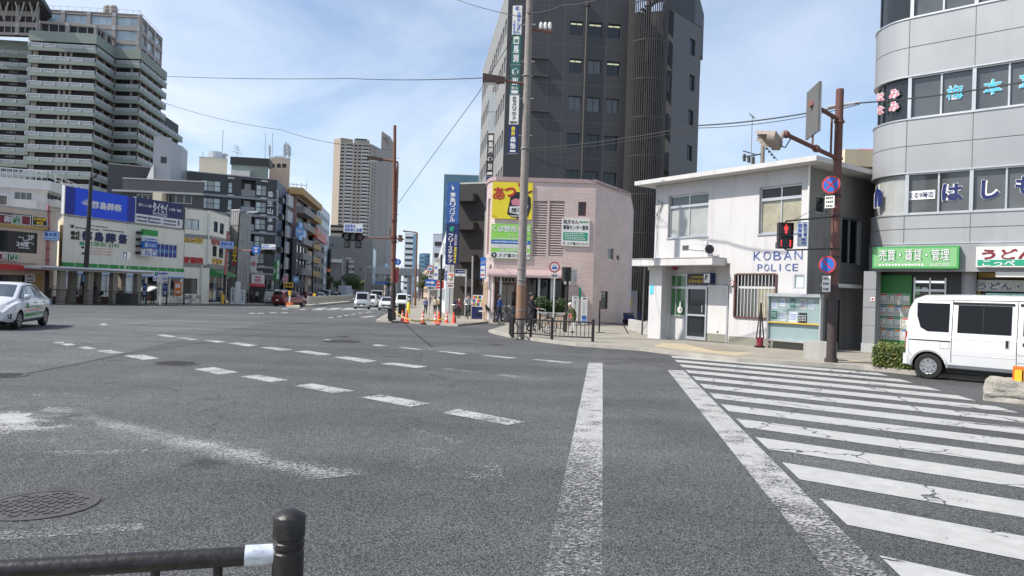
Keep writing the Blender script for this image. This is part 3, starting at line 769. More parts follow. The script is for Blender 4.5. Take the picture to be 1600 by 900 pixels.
u0,u1,z0,z1=F2.rect(1106.5,447,1138,536)
a=MB();a.fbox(F2,u0+.02,u1-.01,zb+.28,z1-.05,.0,.06,'white_trim');a.fbox(F2,u0+.02,u1-.01,zb,zb+.27,0,.055,'granite');a.fbox(F2,u1-.02,u1+.03,zb,z1,.0,.1,'alu');a.fbox(F2,u0,u1+.03,z1-.05,z1+.01,.0,.105,'alu')
a.disc(F2,(u0+u1)/2+.05,zb+.36,.035,.075,'black');a.build('door_panel',parent=kb.root)
u0,u1,z0,z1=F2.rect(1077,428,1106.5,444.5)
a=MB();a.fbox(F2,u0,u1,z0,z1,0,.08,'black');sg=a.build('name_board',parent=kb.root)
a=MB();a.text(F2,'都島本通交番',u0+.04,u1-.04,z0+.05,z0+(z1-z0)*.48,.085,'gold',keep=False);a.text(F2,'大阪府都島警察署',u0+.1,u1-.1,z0+(z1-z0)*.6,z0+(z1-z0)*.8,.085,'gold');a.build('lettering',parent=sg)
u0,u1,z0,z1=F2.rect(1107,427,1118,443.5)
a=MB();a.fbox(F2,u0,u1,z0,z1,0,.30,'navy');a.fbox(F2,u0+.02,u1-.02,z0+.03,z1-.03,.302,.306,'white');a.fpoly(F2,[(u0+.05,z0+.1),(u0+.14,z0+.16),(u0+.2,z1-.08),(u0+.12,z1-.06)],.311,'navy',.004);a.build('light_box',parent=kb.root)
a=MB();p=F2.pt(*F2.uz(1061,419),.25);a.lathe(p-Vector((0,0,.1)),[(.03,0),(.10,.03),(.125,.1),(.10,.18),(.05,.22)],'maroon',18);a.cyl(p+Vector((0,0,.1)),p+Vector((0,0,.25)),.03,'black');a.build('red_lamp',parent=kb.root,smooth=40)
a=MB();u0,u1,z0,z1=F.rect(1008,405.5,1136,416)
a.fbox(F,u0+.02,u1-.05,z0,z1,-.02,.78,'white_trim');a.fbox(F,u0-.0,u1-.03,z1-.0,z1+.025,-.02,.80,'concrete');a.build('awning',parent=kb.root)
a=MB();u0,u1,_,_=F.rect(1018,420,1038,520);a.fbox(F,u0+.01,u1,kb.z0,z0-.002,-.05,.18,'white_wall');a.build('column',parent=kb.root)
a=MB();u0,u1,zz0,zz1=F.rect(1020.5,446,1026,460);a.fbox(F,u0,u1,zz0,zz1,.18,.19,'cyan');a.build('number_plate',parent=kb.root)
a=MB();u0=F.uz(1139,530)[0];a.fbox(F,u0,F.W-.02,kb.z0,zg(24)+KH+.28,-.02,.025,'granite');a.build('plinth',parent=kb.root)
r=F.rect(1148.5,428.5,1213,497);kb.hole(0,*r,.2,'white_trim')
a=MB();u0,u1,z0,z1=r
for q in((u0-.03,u0+.03,z0,z1),(u1-.03,u1+.03,z0,z1),(u0+.03,u1-.03,z0-.03,z0+.03),(u0+.03,u1-.03,z1-.03,z1+.03)):a.fbox(F,*q,-.05,.05,'frame_brown')
o=a.build('barred_window',parent=kb.root)
a=MB();a.fbox(F,u0+.03,(u0+u1)/2,z0+.03,z1-.5,-.19,-.12,'office_win');a.fbox(F,(u0+u1)/2+.02,u1-.03,z0+.03,z1-.5,-.19,-.12,'glass_beige');a.fbox(F,u0+.03,u1-.03,z1-.42,z1-.03,-.19,-.12,'glass_dark');a.fbox(F,u0+.03,u1-.03,z1-.5,z1-.42,-.19,-.1,'white_trim');a.fbox(F,(u0+u1)/2,(u0+u1)/2+.02,z0+.03,z1-.5,-.19,-.10,'alu');a.build('pane',parent=o)
a=MB()
for k in range(1,12):
 c=u0+(u1-u0)*k/12;a.cyl(F.pt(c,z0+.02,.03),F.pt(c,z1-.02,.03),.012,'off_white',n=6)
a.build('bars',parent=o)
kb.winp(0,1240,428,1258,451,nx=1,fr=.05,pane='glass_pale',dep=.06)
a=MB()
for body,(x0,y0,x1,y1)in(('KOBAN',(1178,392.5,1254,406)),('POLICE',(1184,412.5,1247,423))):
 n_=len(body);u0,u1,z0,z1=F.rect(x0,y0,x1,y1);cw=(u1-u0)/(n_-.28)
 for k,ch in enumerate(body):
  q0=u0+k*cw;wd=cw*(.72 if ch!='I' else.13)
  if ch=='I':q0+=cw*.2
  a.text(F,ch,q0,q0+wd,z0,z1,.008,'koban_blue',-.016,.014)
 a.build('lettering',parent=kb.root);a=MB()
a=MB();a.tube([F.pt(*F.uz(1077,389),.02),F.pt(*F.uz(1097,391),.025),F.pt(*F.uz(1102,388),.03),F.pt(*F.uz(1104,382),.03)],.012,'soffit',6);a.build('conduit',parent=kb.root)
a=MB();a.fbox(F,*F.rect(1101.5,377,1106,382),0,.06,'white_trim');a.build('junction_box',parent=kb.root)
a=MB();uq,zq=F.uz(1031,312)
for k in range(3):a.tube([F.pt(uq+.05*k+.14*math.sin(f*.7+k),zq-.12*f-.05*k,.06+.03*math.cos(f+k))for f in range(8)],.007,'wire',5)
a.tube([F.pt(uq,zq,.08),F.pt(uq-.05,zq-1.6,.05),F.pt(uq-.12,zq-2.6,.04)],.008,'wire',5);a.build('service_wires',parent=kb.root)
a=MB();uq,zq=F.uz(1016,419);a.fbox(F,uq-.02,uq+.10,zq-.08,zq+.05,.0,.12,'off_white');a.build('doorbell_box',parent=kb.root)
for r in((1066,383,1077,390.5),(1211,378,1219,387)):
 a=MB();u0,u1,z0,z1=F.rect(*r);a.fbox(F,u0,u1,z0,z1,0,.012,'soffit')
 for k in range(4):zz=z0+(z1-z0)*(k+.5)/4;a.fbox(F,u0+.02,u1-.02,zz-.012,zz+.012,.012,.03,'dark_frame')
 a.build('vent',parent=kb.root)
P=offset([Lc-F.e*.05,Rc,side_end],.62);a=MB()
Pa=P[0]-F.e*.55;rp=[Pa,P[1],P[2]+side*.4,P[2]+side*.4+Vector((-3.9,5.2))*1.1,Pa+side*6.2]
a.prism(rp,zk+.01,zk+.17,'white_trim','concrete');a.build('eaves',parent=kb.root)
Fs=kb.F[1]
r=(1.3,2.2,kb.z0+.12,1.75);kb.hole(1,*r,.2,'office_dark');a=MB();a.fbox(Fs,1.33,2.17,zb,1.72,-.19,-.13,'dark_frame');a.build('side_door',parent=kb.root)
a=MB();a.fbox(Fs,.9,2.6,2.15,2.27,-.01,.55,'white_trim');a.build('side_canopy',parent=kb.root)
kb.win(1,2.2,3.5,3.0,4.6,nx=2,pane='glass_dark');kb.win(1,.5,1.2,4.6,5.2,nx=1)
a=MB();a.tube([F.pt(F.W+.06,zk,.05),F.pt(F.W+.06,zg(23)+.1,.05)],.035,'off_white');a.build('drainpipe',parent=kb.root)
kb.build()
p=F.pt(*F.uz(1112,391),.22);t=thing('loudspeaker','white horn loudspeaker on the wall above the police box awning','loudspeaker',p)
ax=(F.e*.75+F.n*.55);ax=Vector((ax.x,ax.y,.05)).normalized()
a=MB();a.lathe(p-ax*.25,[(.05,0),(.09,.04),(.09,.2),(.05,.24),(.10,.36),(.18,.46)],'white_metal',20,ax);a.build('horn',parent=t,smooth=40)
a=MB();a.lathe(p+ax*.212,[(.165,0),(.10,.003),(.02,.006)],'black',20,ax);a.build('mouth',parent=t)
a=MB();q=F.pt(*F.uz(1108,392),0);a.tube([p-ax*.1,q],.03,'white_metal');a.build('bracket',parent=t)
c=F.uz(1144.5,443);a=MB();a.disc(F,c[0],c[1],.10,.05,'maroon',.05);a.disc(F,c[0],c[1],.08,.056,'white',.006);a.disc(F,c[0],c[1],.03,.06,'red',.004)
tag(a.build('wall_plaque'),'small round white plaque with red centre between door panel and barred window','plaque')
B0=F.pt(F.uz(1200,500)[0],0,.25);B1=F.pt(F.W-.1+.0,0,.25);u1e=F.uz(1286,500,.25)[0]
nb=thing('notice_board','glass-fronted notice board on posts before the police box wall','notice board',B0)
FB=Facade(F.pt(0,0,.28),F.pt(F.W,0,.28));u0,u1,z0,z1=FB.rect(1200,459,1284,505);zbot=FB.uz(1240,535)[1]
a=MB();a.fbox(FB,u0,u1,z1-.10,z1,-.12,.12,'alu');a.fbox(FB,u0,u0+.05,zbot,z1-.1,-.1,.05,'alu');a.fbox(FB,u1-.05,u1,zbot,z1-.1,-.1,.05,'alu');a.fbox(FB,u0+.05,u1-.05,zbot,zbot+.06,-.1,.05,'alu');zmid=FB.uz(1240,506)[1];a.fbox(FB,u0+.05,u1-.05,zmid,zmid+.04,-.1,.05,'gold');a.build('frame',parent=nb)
a=MB();a.fbox(FB,u0+.05,u1-.05,zbot+.06,z1-.1,-.09,-.05,'noticeboard');a.build('backboard',parent=nb)
for k in range(9):
 a=MB();w_=rnd.uniform(.16,.3);x=u0+.1+(k%5)*(u1-u0-.35)/4.6+rnd.uniform(-.02,.02);zt=z1-.16-(k//5)*.42-rnd.uniform(0,.05);h_=rnd.uniform(.25,.36)
 mt_=['steel_light','pale_ink','teal_dark','concrete','steel_light','teal_dark','steel_light','pale_ink','black'][k]
 a.fq(FB,x,x+w_,zt-h_,zt,-.044,mt_)
 for q in range(4):a.bars(FB,x+.02,x+w_-.02,zt-h_*(.3+.16*q),zt-h_*(.22+.16*q),-.040,['pale_ink','blue_ink'][mt_ in('pale_ink','concrete','steel_light')],5)
 a.build('poster',parent=nb)
for x in(u0+.03,u1-.08):
 a=MB();a.fbox(FB,x,x+.06,zg(23)+KH-.02,zbot,-.08,-.02,'steel_grey');a.build('post',parent=nb)
p=G(1278,562,KH);a=MB();Fb=face_at(p,.75,-38);a.fbox(Fb,0,.75,p.z-.02,p.z+.48,-.4,0,'concrete')
tag(a.build('concrete_block'),'pale concrete block at the foot of the rusty signal pole','block')
p=G(1187,543,KH);t=thing('folded_stand','slim dark folded stand with red base before the barred window','stand',p)
a=MB()
for dx_ in(-.16,.16):a.tube([p+Vector((dx_,dx_*.6,.3)),p+Vector((dx_*.35,0,.95)),p+Vector((0,0,1.45))],.022,'tape_dark')
a.cyl(p+Vector((0,0,.3)),p+Vector((0,0,1.5)),.03,'tape_dark');a.build('legs',parent=t)
a=MB();a.box(p+Vector((-.14,-.12,0)),p+Vector((.14,.12,.06)),'rubber');a.cyl(p+Vector((0,0,.06)),p+Vector((0,0,.34)),.11,'maroon');a.build('base',parent=t)
b0=D(1176,250,30);t=thing('television_aerial','thin television aerial rising behind the police box roof','aerial',(b0.x,b0.y,5.6))
a=MB();tp=D(1175.5,181,30);a.cyl((tp.x,tp.y,5.6),tp,.02,'steel_grey',n=6);a.build('mast',parent=t)
a=MB();a.tube([D(1171,178,30),D(1180,185,30)],.02,'steel_grey',6)
for k in range(5):c=D(1172+k*1.7,179+k*1.2,30);a.tube([c-Vector((.12,.25,0)),c+Vector((.12,.25,0))],.008,'steel_grey',5)
a.build('yagi',parent=t)
for px,py,dpx,lab in((1192,226,0,'short concrete utility pole top behind the police box roof'),):
 tp=D(px,py,45);t=thing('utility_pole',lab,'pole',(tp.x,tp.y,zg(45)))
 a=MB();a.cyl((tp.x,tp.y,zg(45)),tp,.17,'concrete_pole',.13);a.build('shaft',parent=t,smooth=50)
 a=MB();c=D(1172,245,45);e=D(1192,240,45)
 for k in range(3):
  a.tube([D(1163+k*7,241+k*2,45),D(1163+k*7,252+k*2,45)],.1,'iron',7);a.tube([D(1161+k*7,236+k*2,45),D(1169+k*7,238+k*2,45)],.035,'iron',6)
 a.tube([D(1160,246,45),e],.05,'iron',6);a.build('insulator_rack',parent=t)
 a=MB()
 for k in range(4):s0=D(1197+k*4,231+k*4.6,45);a.cyl(s0,s0+Vector((.07,0,-.12)),.07,'iron',n=7)
 a.tube([D(1195,226,45),D(1216,252,45)],.02,'wire',5);a.build('insulator',parent=t)
pA=D(1322,400,33);pB=D(1375,400,33)
hb=Bld('beige_house','beige building with red roof edge behind the police box','house',[pA,pB],D(1340,262,33).z,'cream_tile_b',deep=9)
a=MB();a.fbox(hb.F[0],-.35,hb.F[0].W,hb.z1-.0,D(1340,236,33).z,-.5,.35,'cream_tile_b');a.build('parapet',parent=hb.root)
a=MB();z_=D(1340,236,33).z;Fh=hb.F[0]
a.face([Fh.pt(.35,z_,.2),Fh.pt(Fh.W+1,z_,.2),Fh.pt(Fh.W+1,z_+.55,-2),Fh.pt(1.4,z_+.55,-2)],'red');a.face([Fh.pt(.35,z_,.2),Fh.pt(1.4,z_+.55,-2),Fh.pt(.35,z_,-4)],'red');a.build('red_roof',parent=hb.root)
hb.build()
P0=D(1414,400,22.6);P1=D(1600,400,20.55);P0=v2(P0);P1=v2(P1);e=(P1-P0).normalized();n=Vector((e.y,-e.x))
RR=1.35;C0=P0-n*RR
arc=[C0+n*(RR*math.cos(rad(f)))-e*(RR*math.sin(rad(f)))for f in(100,85,70,55,42,30,20,10)]
PE=P0+e*9
path=arc+[P0,PE];OF=Facade(P0,PE)
Z=lambda y:OF.uz(1416,y)[1]
zl={'sign0':Z(424),'sign1':Z(381),'w3b':Z(335.5),'w3t':Z(271),'w2b':Z(187),'w2t':Z(120.5),'w1b':Z(30),'w1t':Z(-40)}
ob=thing('office_building','grey metal-clad office with rounded corner and shops below','building',(P0.x,P0.y,zg(22)+KH))
zgb=zg(22)+KH-.05
a=MB()
inner=[(p.x,p.y)for p in offset(path,-.22)];body_back=[PE+Vector((7,6)),arc[0]+Vector((8.5,11)),]
a.prism(inner+[(p.x,p.y)for p in body_back],zl['sign0'],16.5,'office_dark','concrete');a.build('core',parent=ob)
g=.012
def band(z0,z1):
 a=MB();zm=(z0+z1)/2
 a.ribbon(path,.2,z0,zm-g,'panel_grey');a.ribbon(path,.2,zm+g,z1,'panel_grey');a.ribbon(path,.15,zm-g,zm+g,'joint',-.012)
 for px in(1414,1517.5):u=OF.uz(px,300)[0];a.fbox(OF,u-.01,u+.01,z0,z1,-.01,.003,'joint')
 u2=2*OF.uz(1517.5,300)[0]
 for k in(1,2,3,4):a.fbox(OF,u2*k/1-.01 if k==1 else u2+(k-1)*u2/2-.01,(u2 if k==1 else u2+(k-1)*u2/2)+.01,z0,z1,-.01,.003,'joint')
 a.ribbon(path,.25,z1-.02,z1+.02,'alu',.03);a.ribbon(path,.25,z0-.02,z0+.02,'alu',.03)
 a.build('cladding',parent=ob,smooth=25)
band(zl['sign1'],zl['w3b']);band(zl['w3t'],zl['w2b']);band(zl['w2t'],zl['w1b']);band(zl['w1t'],16.4)
uu=OF.uz(1517.5,300)[0]
for(zb_,zt_,pm)in((zl['w3b'],zl['w3t'],'glass_curtain'),(zl['w2b'],zl['w2t'],'office_win'),(zl['w1b'],zl['w1t'],'office_win')):
 if 'office_win' not in MATS:mat('office_win',(.085,.09,.092),.08,var=.3,vs=.9,coat=.6)
 a=MB();a.ribbon(arc+[P0],.05,zb_+.03,zt_-.03,'glass_dark' if zb_>5 else 'glass_curtain',-.10);a.build('corner_glass',parent=ob,smooth=40)
 k=0;u=0
 while u<8.6:
  f=MB();u1=u+uu
  f.fbox(OF,u-.05,u+.05,zb_+.02,zt_-.02,-.15,-.0,'alu')
  c=u+uu/2;f.fbox(OF,c-.025,c+.025,zb_+.02,zt_-.02,-.15,-.05,'alu');f.fbox(OF,u+.05,u1-.05,zt_-.06,zt_-.02,-.15,-.04,'alu');f.fbox(OF,u+.05,u1-.05,zb_+.02,zb_+.06,-.15,-.04,'alu')
  wo=f.build('window',parent=ob)
  f=MB();f.fbox(OF,u+.05,u1-.05,zb_+.03,zt_-.03,-.2,-.12,'office_win');f.build('pane',parent=wo)
  u=u1
a=MB()
def wtext(body,x0,y0,x1,y1,mt,edge='white',bold=.02,F=OF,dd=-.1):
 r=F.rect(x0,y0,x1,y1)
 a=MB()
 if edge:a.text(F,body,*r,dd,edge,bold+.055,keep=True)
 a.text(F,body,*r,dd+.012,mt,bold*.6+.012,keep=True);a.build('window_lettering',parent=ob)
wtext('梅',1478,131,1504,155,'cyan',bold=.0);wtext('本',1536,122,1565,147,'cyan',bold=.01);wtext('耳',1592,114,1620,138,'cyan',bold=.03)
wtext('は',1471,285,1503,314,'navy',bold=.035);wtext('し',1532,280,1562,310,'navy',bold=.035);wtext('も',1586,274,1618,303,'navy',bold=.035)
a=MB();r=OF.rect(1416,297,1460,311);a.fq(OF,*r,-.105,'white');a.text(OF,'よる9時迄',r[0]+.04,r[1]-.04,r[2]+.05,r[3]-.05,-.10,'navy',.01)
a.build('window_notice',parent=ob)
a=MB();FC=Facade(arc[4],P0)
for ch,x0,y0,x1,y1 in(('み',1389,139.5,1405,154),('は',1370,145,1381,159),('み',1389,159,1404,174),('な',1370,165,1381,179)):
 r=FC.rect(x0,y0,x1,y1,.1);a.text(FC,ch,*r,.09,'white',.11);a.text(FC,ch,*r,.10,'pink_ink',.02)
r=FC.rect(1366.5,288,1378,324,.1)
u0,u1,z0,z1=r
a.fpoly(FC,[(u0-.02,z0-.02),(u0+.16,z0-.02),(u0+.16,z1+.02),(u0-.02,z1-.3)],.09,'white',.004)
a.fpoly(FC,[(u0,z0),(u0+.09,z0),(u0+.13,z1),(u0,z1-.3)],.10,'navy',.004);a.fpoly(FC,[(u0+.12,z0),(u1,z0+.08),(u1,z0+.5),(u0+.12,z0+.62)],.10,'navy',.004)
a.build('corner_lettering',parent=ob)
a=MB();a.ribbon(path[5:],.4,zl['sign0'],zl['sign1']-.03,'stone_grey',.02);a.ribbon(arc[1:6]+[arc[5]],.4,zl['sign0'],zl['sign1']-.03,'stone_grey',.02)if False else None
a.ribbon(arc[2:6],.4,zl['sign0'],zl['sign1']-.03,'stone_grey',.02);a.build('fascia',parent=ob)
GFd=-.9
pier_u=OF.rect(1350,440,1388,540)
FP=Facade(P0-e*1.3,PE)
a=MB();u0,u1,_,_=FP.rect(1348,440,1367.5,540);zp=FP.uz(1365,428)[1]
a.fbox(FP,u0,u1,zgb,zl['sign0']-.002,-.55,.0,'stone_grey')
zz=zgb+.45
a.fbox(FP,u0-.02,u1+.02,zgb,zgb+.32,-.57,.02,'stone_pale');
for k in range(1,4):q=zgb+.32+(zl['sign0']-zgb-.32)*k/4;a.fbox(FP,u0+.01,u1-.01,q-.008,q+.008,-.01,.003,'joint')
a.build('pier',parent=ob)
a=MB();r=FP.rect(1360.5,464.5,1367,470.5);a.fbox(FP,*r,.002,.02,'white');a.fbox(FP,r[0]+.03,r[1]-.03,r[2]+.03,r[3]-.03,.02,.023,'red');a.build('plate',parent=ob)
FG=Facade(OF.pt(-1.2,0,GFd),OF.pt(9,0,GFd))
a=MB();a.fbox(FG,0,10.0,zgb,zl['sign0'],-.3,-.02,'office_dark');a.build('shop_wall',parent=ob)
u0,u1,z0,z1=FG.rect(1368,430,1424,545)
a=MB();a.fbox(FG,u0,u1,zgb,z1,-.02,.05,'green_board');a.build('shop_board',parent=ob)
bx0,bx1,bz0,bz1=FG.rect(1373.5,458,1421,532,.05)
for r_ in range(4):
 for c_ in range(4):
  a=MB();x=bx0+(bx1-bx0)*c_/4;z=bz1-(bz1-bz0)*(r_+1)/4;w_=(bx1-bx0)/4;h_=(bz1-bz0)/4
  a.fbox(FG,x+.01,x+w_-.01,z+.02,z+h_-.02,.055,.065,'off_white')
  a.fq(FG,x+.03,x+w_*.5,z+h_*.45,z+h_*.75,.068,['pale_ink','concrete','beige_wall','glass_pale'][(r_*3+c_)%4]);a.fq(FG,x+.02,x+w_-.02,z+h_*.8,z+h_*.92,.068,['red','blue_ink','teal','orange'][(r_+c_*2)%4])
  for q in range(3):a.bars(FG,x+.03,x+w_-.03,z+h_*(.12+.1*q),z+h_*(.17+.1*q),.068,'black',5)
  a.build('flyer',parent=ob)
u0,u1,z0,z1=FG.rect(1427,434,1478,545)
a=MB()
for x in(u0,(u0+u1)/2-.02,u1-.05):a.fbox(FG,x,x+.05,zgb,z1,-.015,.06,'alu')
a.fbox(FG,u0+.05,u1-.05,z1-.45,z1-.37,-.01,.07,'alu');d_=a.build('shop_door',parent=ob)
a=MB();a.fbox(FG,u0+.05,u1-.05,zgb,z1-.45,-.018,.01,'glass_dark');a.fbox(FG,u0+.05,u1-.05,z1-.17,z1-.10,-.018,.02,'light_tube_w' if 'light_tube_w' in MATS else 'off_white');a.build('pane',parent=d_)
a=MB();r=FG.rect(1430,448,1437,460,.06);a.fbox(FG,*r,.03,.04,'light_green');r=FG.rect(1440,449,1449,454,.06);a.fbox(FG,*r,.03,.04,'white');a.build('door_sticker',parent=d_)
a=MB();c=FG.pt(FG.uz(1514,445,.35)[0],0,.35);a.cyl((c.x,c.y,zgb),(c.x,c.y,zl['sign0']),.20,'stone_grey',n=20);a.build('column',parent=ob,smooth=40)
u0,u1,z0,z1=FG.rect(1527,432,1640,545)
a=MB();a.fbox(FG,u0,u1,z1-.05,z1+.12,-.02,.08,'mustard');a.fbox(FG,u0,u0+.08,zgb,z1,-.01,.08,'mustard')
k=u0
while k<u1:a.fbox(FG,k,k+.03,zgb,z1-.6,-.01,.05,'mustard');k+=.16
a.build('noodle_shop_lattice',parent=ob)
u0,u1,z0,z1=FG.rect(1524,438,1650,456,.2)
a=MB();a.fbox(FG,u0,u1,z0,z1,.1,.2,'glass_curtain');sg=a.build('window_sign',parent=ob,)
a=MB();r=FG.rect(1529,442,1640,453,.22);a.text(FG,'うどん・そば',r[0],r[1],r[2],r[3],.215,'white',.09);a.text(FG,'うどん・そば',r[0],r[1],r[2],r[3],.222,'navy',.02);a.build('lettering',parent=sg)
u0,u1,z0,z1=FG.rect(1540,459,1650,486,.3)
a=MB();k=0;x=u0
while x<u1:a.fbox(FG,x,x+.38,z0,z1,.28+.02*(k%2),.30+.02*(k%2),'pale_teal' if 'pale_teal' in MATS else 'light_green');x+=.39;k+=1
cu=a.build('curtain',parent=ob);a=MB();r=FG.rect(1568,461,1650,469,.33);a.text(FG,'う ど ん',r[0],r[1],r[2],r[3],.335,'navy',.02);a.build('lettering',parent=cu)
a=MB();u0,u1,z0,z1=OF.rect(1556,425,1660,433);a.fbox(OF,u0,u1,z0,z1,-.3,.05,'off_white');a.build('blind_box',parent=ob)
s=thing('shop_sign','bright green estate agent sign on the grey office fascia','sign',OF.pt(0,zl['sign0'],.1))
u0,u1,z0,z1=OF.rect(1366,385.5,1500,420)
FS=Facade(P0-e*1.3,PE);u0,u1,z0,z1=FS.rect(1366.5,386,1500.5,420)
a=MB();a.fbox(FS,u0,u1,z0,z1,.03,.24,'green_sign');a.fbox(FS,u0+.05,u1-.05,z0+.05,z1-.05,.24,.246,'light_green');a.build('panel',parent=s)
a=MB();a.text(FS,'売買・賃貸・管理',u0+.2,u1-.25,z0+(z1-z0)*.34,z1-.08,.252,'green',.07);a.text(FS,'売買・賃貸・管理',u0+.2,u1-.25,z0+(z1-z0)*.34,z1-.08,.262,'white',.008)
a.bars(FS,u0+.2,u0+1.5,z0+.08,z0+.15,.252,'white',14);a.text(FS,'06-6922-8282',u0+1.65,u1-.25,z0+.07,z0+.16,.252,'white',.0);a.build('lettering',parent=s)
s=thing('noodle_sign','white and green udon noodle sign at the right picture edge','sign',OF.pt(3,zl['sign0'],.1))
u0,u1,z0,z1=OF.rect(1527,386,1600,418);u1=u0+3.2
a=MB();a.fbox(OF,u0,u1,z0,z1,.03,.22,'off_white');a.fbox(OF,u0+.04,u1-.04,z0+.04,z0+(z1-z0)*.36,.22,.226,'teal');a.build('panel',parent=s)
a=MB();cw=.58;
r=OF.rect(1534,389,1600,405,.23)
a.text(OF,'うどん',r[0],r[0]+1.33,r[2],r[3],.23,'maroon',.045);r=OF.rect(1535,407,1575,416,.23);a.text(OF,'こっぺ',r[0],r[0]+.80,r[2]+.0,r[3],.232,'white',.02);a.text(OF,'TEL',r[0]+1.02,r[0]+1.40,r[2]+.02,r[3]-.02,.232,'white',.02);a.build('lettering',parent=s)
p0=G(1362,573,KH);p1=G(1424,579,KH);Fh=Facade(p0,p1);hz0=p0.z;hz1=Fh.uz(1392,543)[1]
t=thing('hedge','clipped box hedge at the kerb behind the white van','hedge',p0)
a=MB();a.fbox(Fh,.06,Fh.W-.06,hz0,hz1-.06,-.5,-.06,'bark');a.build('stems',parent=t)  # solid dark box behind the leaves, in place of single stems
a=MB()
for k in range(5200):
 u=rnd.uniform(0,Fh.W);z=rnd.uniform(hz0+.02,hz1);d=-rnd.uniform(0,.56)
 f_=rnd.random()
 if f_<.45:d=rnd.uniform(-.07,.03)
 elif f_<.75:z=hz1+rnd.uniform(-.07,.03)
 elif f_<.9:u=rnd.choice([rnd.uniform(-.03,.06),Fh.W+rnd.uniform(-.06,.03)])
 p=Fh.pt(u,z,d);q_=math.sin(u*9.1+z*4)*math.sin(d*11+u*3.7)*.035;p+=Vector((Fh.n.x*q_,Fh.n.y*q_,q_*1.2))+Vector((0,0,rnd.expovariate(40)if f_>.45 else 0));s_=rnd.uniform(.016,.036);x=Vector((rnd.gauss(0,1),rnd.gauss(0,1),rnd.gauss(0,1))).normalized();y=x.orthogonal().normalized()
 a.face([p-x*s_,p+y*s_*.6,p+x*s_,p-y*s_*.6],['leaf_b','leaf_c','leaf_y','leaf_a'][k%4])
a.build('foliage',parent=t)
tile_mat('pink_tile',(.58,.465,.435),(.43,.345,.325),.60,.105,.012,.5,.07)
tile_mat('peach_tile',(.62,.47,.35),(.38,.28,.2),.60,.105,.012,.5,.05)  # warm sunlight on the rounded corner put into the tile colour
Yp=43.5
cR=D(928,400,Yp);cL=D(772,400,Yp);rB=D(982,400,48.5)
arcp=[D(757.5,400,46.8),D(757.5,400,45.6),D(759.5,400,44.6),D(764,400,43.9)]
zp=D(850,283,Yp).z
pb=Bld('pink_building','pink tiled corner building with big clinic boards','building',arcp+[cL,cR,rB],zp,'pink_tile',back=[D(988,400,58),D(772,400,58)])
FPk=pb.F[4]
for(x0,x1)in((832,856),(857,883)):
 u0,u1,z0,z1=FPk.rect(x0+1,314,x1-2,400);pb.hole(4,u0,u1,z0,z1,.16,'louvre_pink')
 a=MB();k=z0+.05
 while k<z1-.1:a.hexa([FPk.pt(u0,k,-.02),FPk.pt(u1,k,-.02),FPk.pt(u1,k,-.14),FPk.pt(u0,k,-.14),FPk.pt(u0,k+.02,-.02),FPk.pt(u1,k+.02,-.02),FPk.pt(u1,k+.15,-.14),FPk.pt(u0,k+.15,-.14)],'louvre_pink');k+=.155
 a.build('louvre',parent=pb.root)
pb.winp(4,903.5,315.5,916,337.5,nx=2,pane='glass_dark',fr=.04,frame='maroon')
pb.winp(5,950,387,959,406,nx=1,pane='glass_dark');pb.winp(5,963,398,968,407,nx=1)
pb.winp(5,939,455,950,483,nx=1,pane='glass_dark',frame='iron',nz=4)
zg_=zg(Yp)+KH;u0,u1,z0,z1=FPk.rect(772,432,884,500);pb.hole(4,u0,u1,zg_,z1,2.2,'awning_pink')
FE=Facade(FPk.pt(0,0,-2.15),FPk.pt(FPk.W,0,-2.15))
a=MB();r=FE.rect(782,445,802,490,0);a.fbox(FE,r[0],r[1],zg_,r[3],0,.06,'off_white');m_=(r[0]+r[1])/2;a.fbox(FE,m_-.55,m_-.3,zg_+1,zg_+1.9,.06,.07,'glass_dark');a.fbox(FE,m_+.3,m_+.55,zg_+1,zg_+1.9,.06,.07,'glass_dark');a.fbox(FE,m_-.02,m_+.02,zg_,r[3],.06,.075,'dark_frame');a.build('lift_door',parent=pb.root)
a=MB();r=FE.rect(776,433,806,441,.5);a.fbox(FE,*r,.4,.5,'off_white')
for k in range(5):a.fbox(FE,r[0]+.1+k*.22,r[0]+.25+k*.22,r[2]+.06,r[3]-.06,.5,.51,'black')
a.build('direction_board',parent=pb.root)
for px in(767,782,842,862):
 a=MB();u=FPk.uz(px,460)[0];a.fbox(FPk,u-.07,u+.07,zg_,z1-.02,-.3,-.1,'alu');a.build('post',parent=pb.root)
a=MB();r=FE.rect(826,436,884,495,.3);a.fbox(FE,r[0],r[1],zg_,r[3],.1,.15,'glass_dark');a.build('shop_glass',parent=pb.root)
a=MB();u0,u1,zc0,zc1=FPk.rect(764,421.5,886,431);ring=[]
for k in range(6):
 f=k/5*math.pi/2;ring.append((1.15*math.cos(f)*.9,zc0+(zc1-zc0)*math.sin(f)))
for k in range(5):
 (d0,za),(d1,zb2)=ring[k],ring[k+1]
 a.face([FPk.pt(u0-.05,za,d0),FPk.pt(u1,za,d0),FPk.pt(u1,zb2,d1),FPk.pt(u0-.05,zb2,d1)],'awning_pink')
a.face([FPk.pt(u0-.05,z,d)for d,z in ring]+[FPk.pt(u0-.05,zc0,0)],'awning_pink');a.face([FPk.pt(u1,z,d)for d,z in ring]+[FPk.pt(u1,zc0,0)],'awning_pink')
a.fbox(FPk,u0-.06,u1+.01,zc0-.12,zc0,.0,1.05,'awning_pink');a.build('canopy',parent=pb.root,smooth=40)
pb.hole(2,.1,pb.F[2].W-.1,D(760,398,44.5).z,D(760,311,44.5).z,.2,'pink_tile')
for k in(0,1,2):pb.mts[k]='pink_tile'
a=MB();Fp_=Facade(arcp[0],arcp[2]);
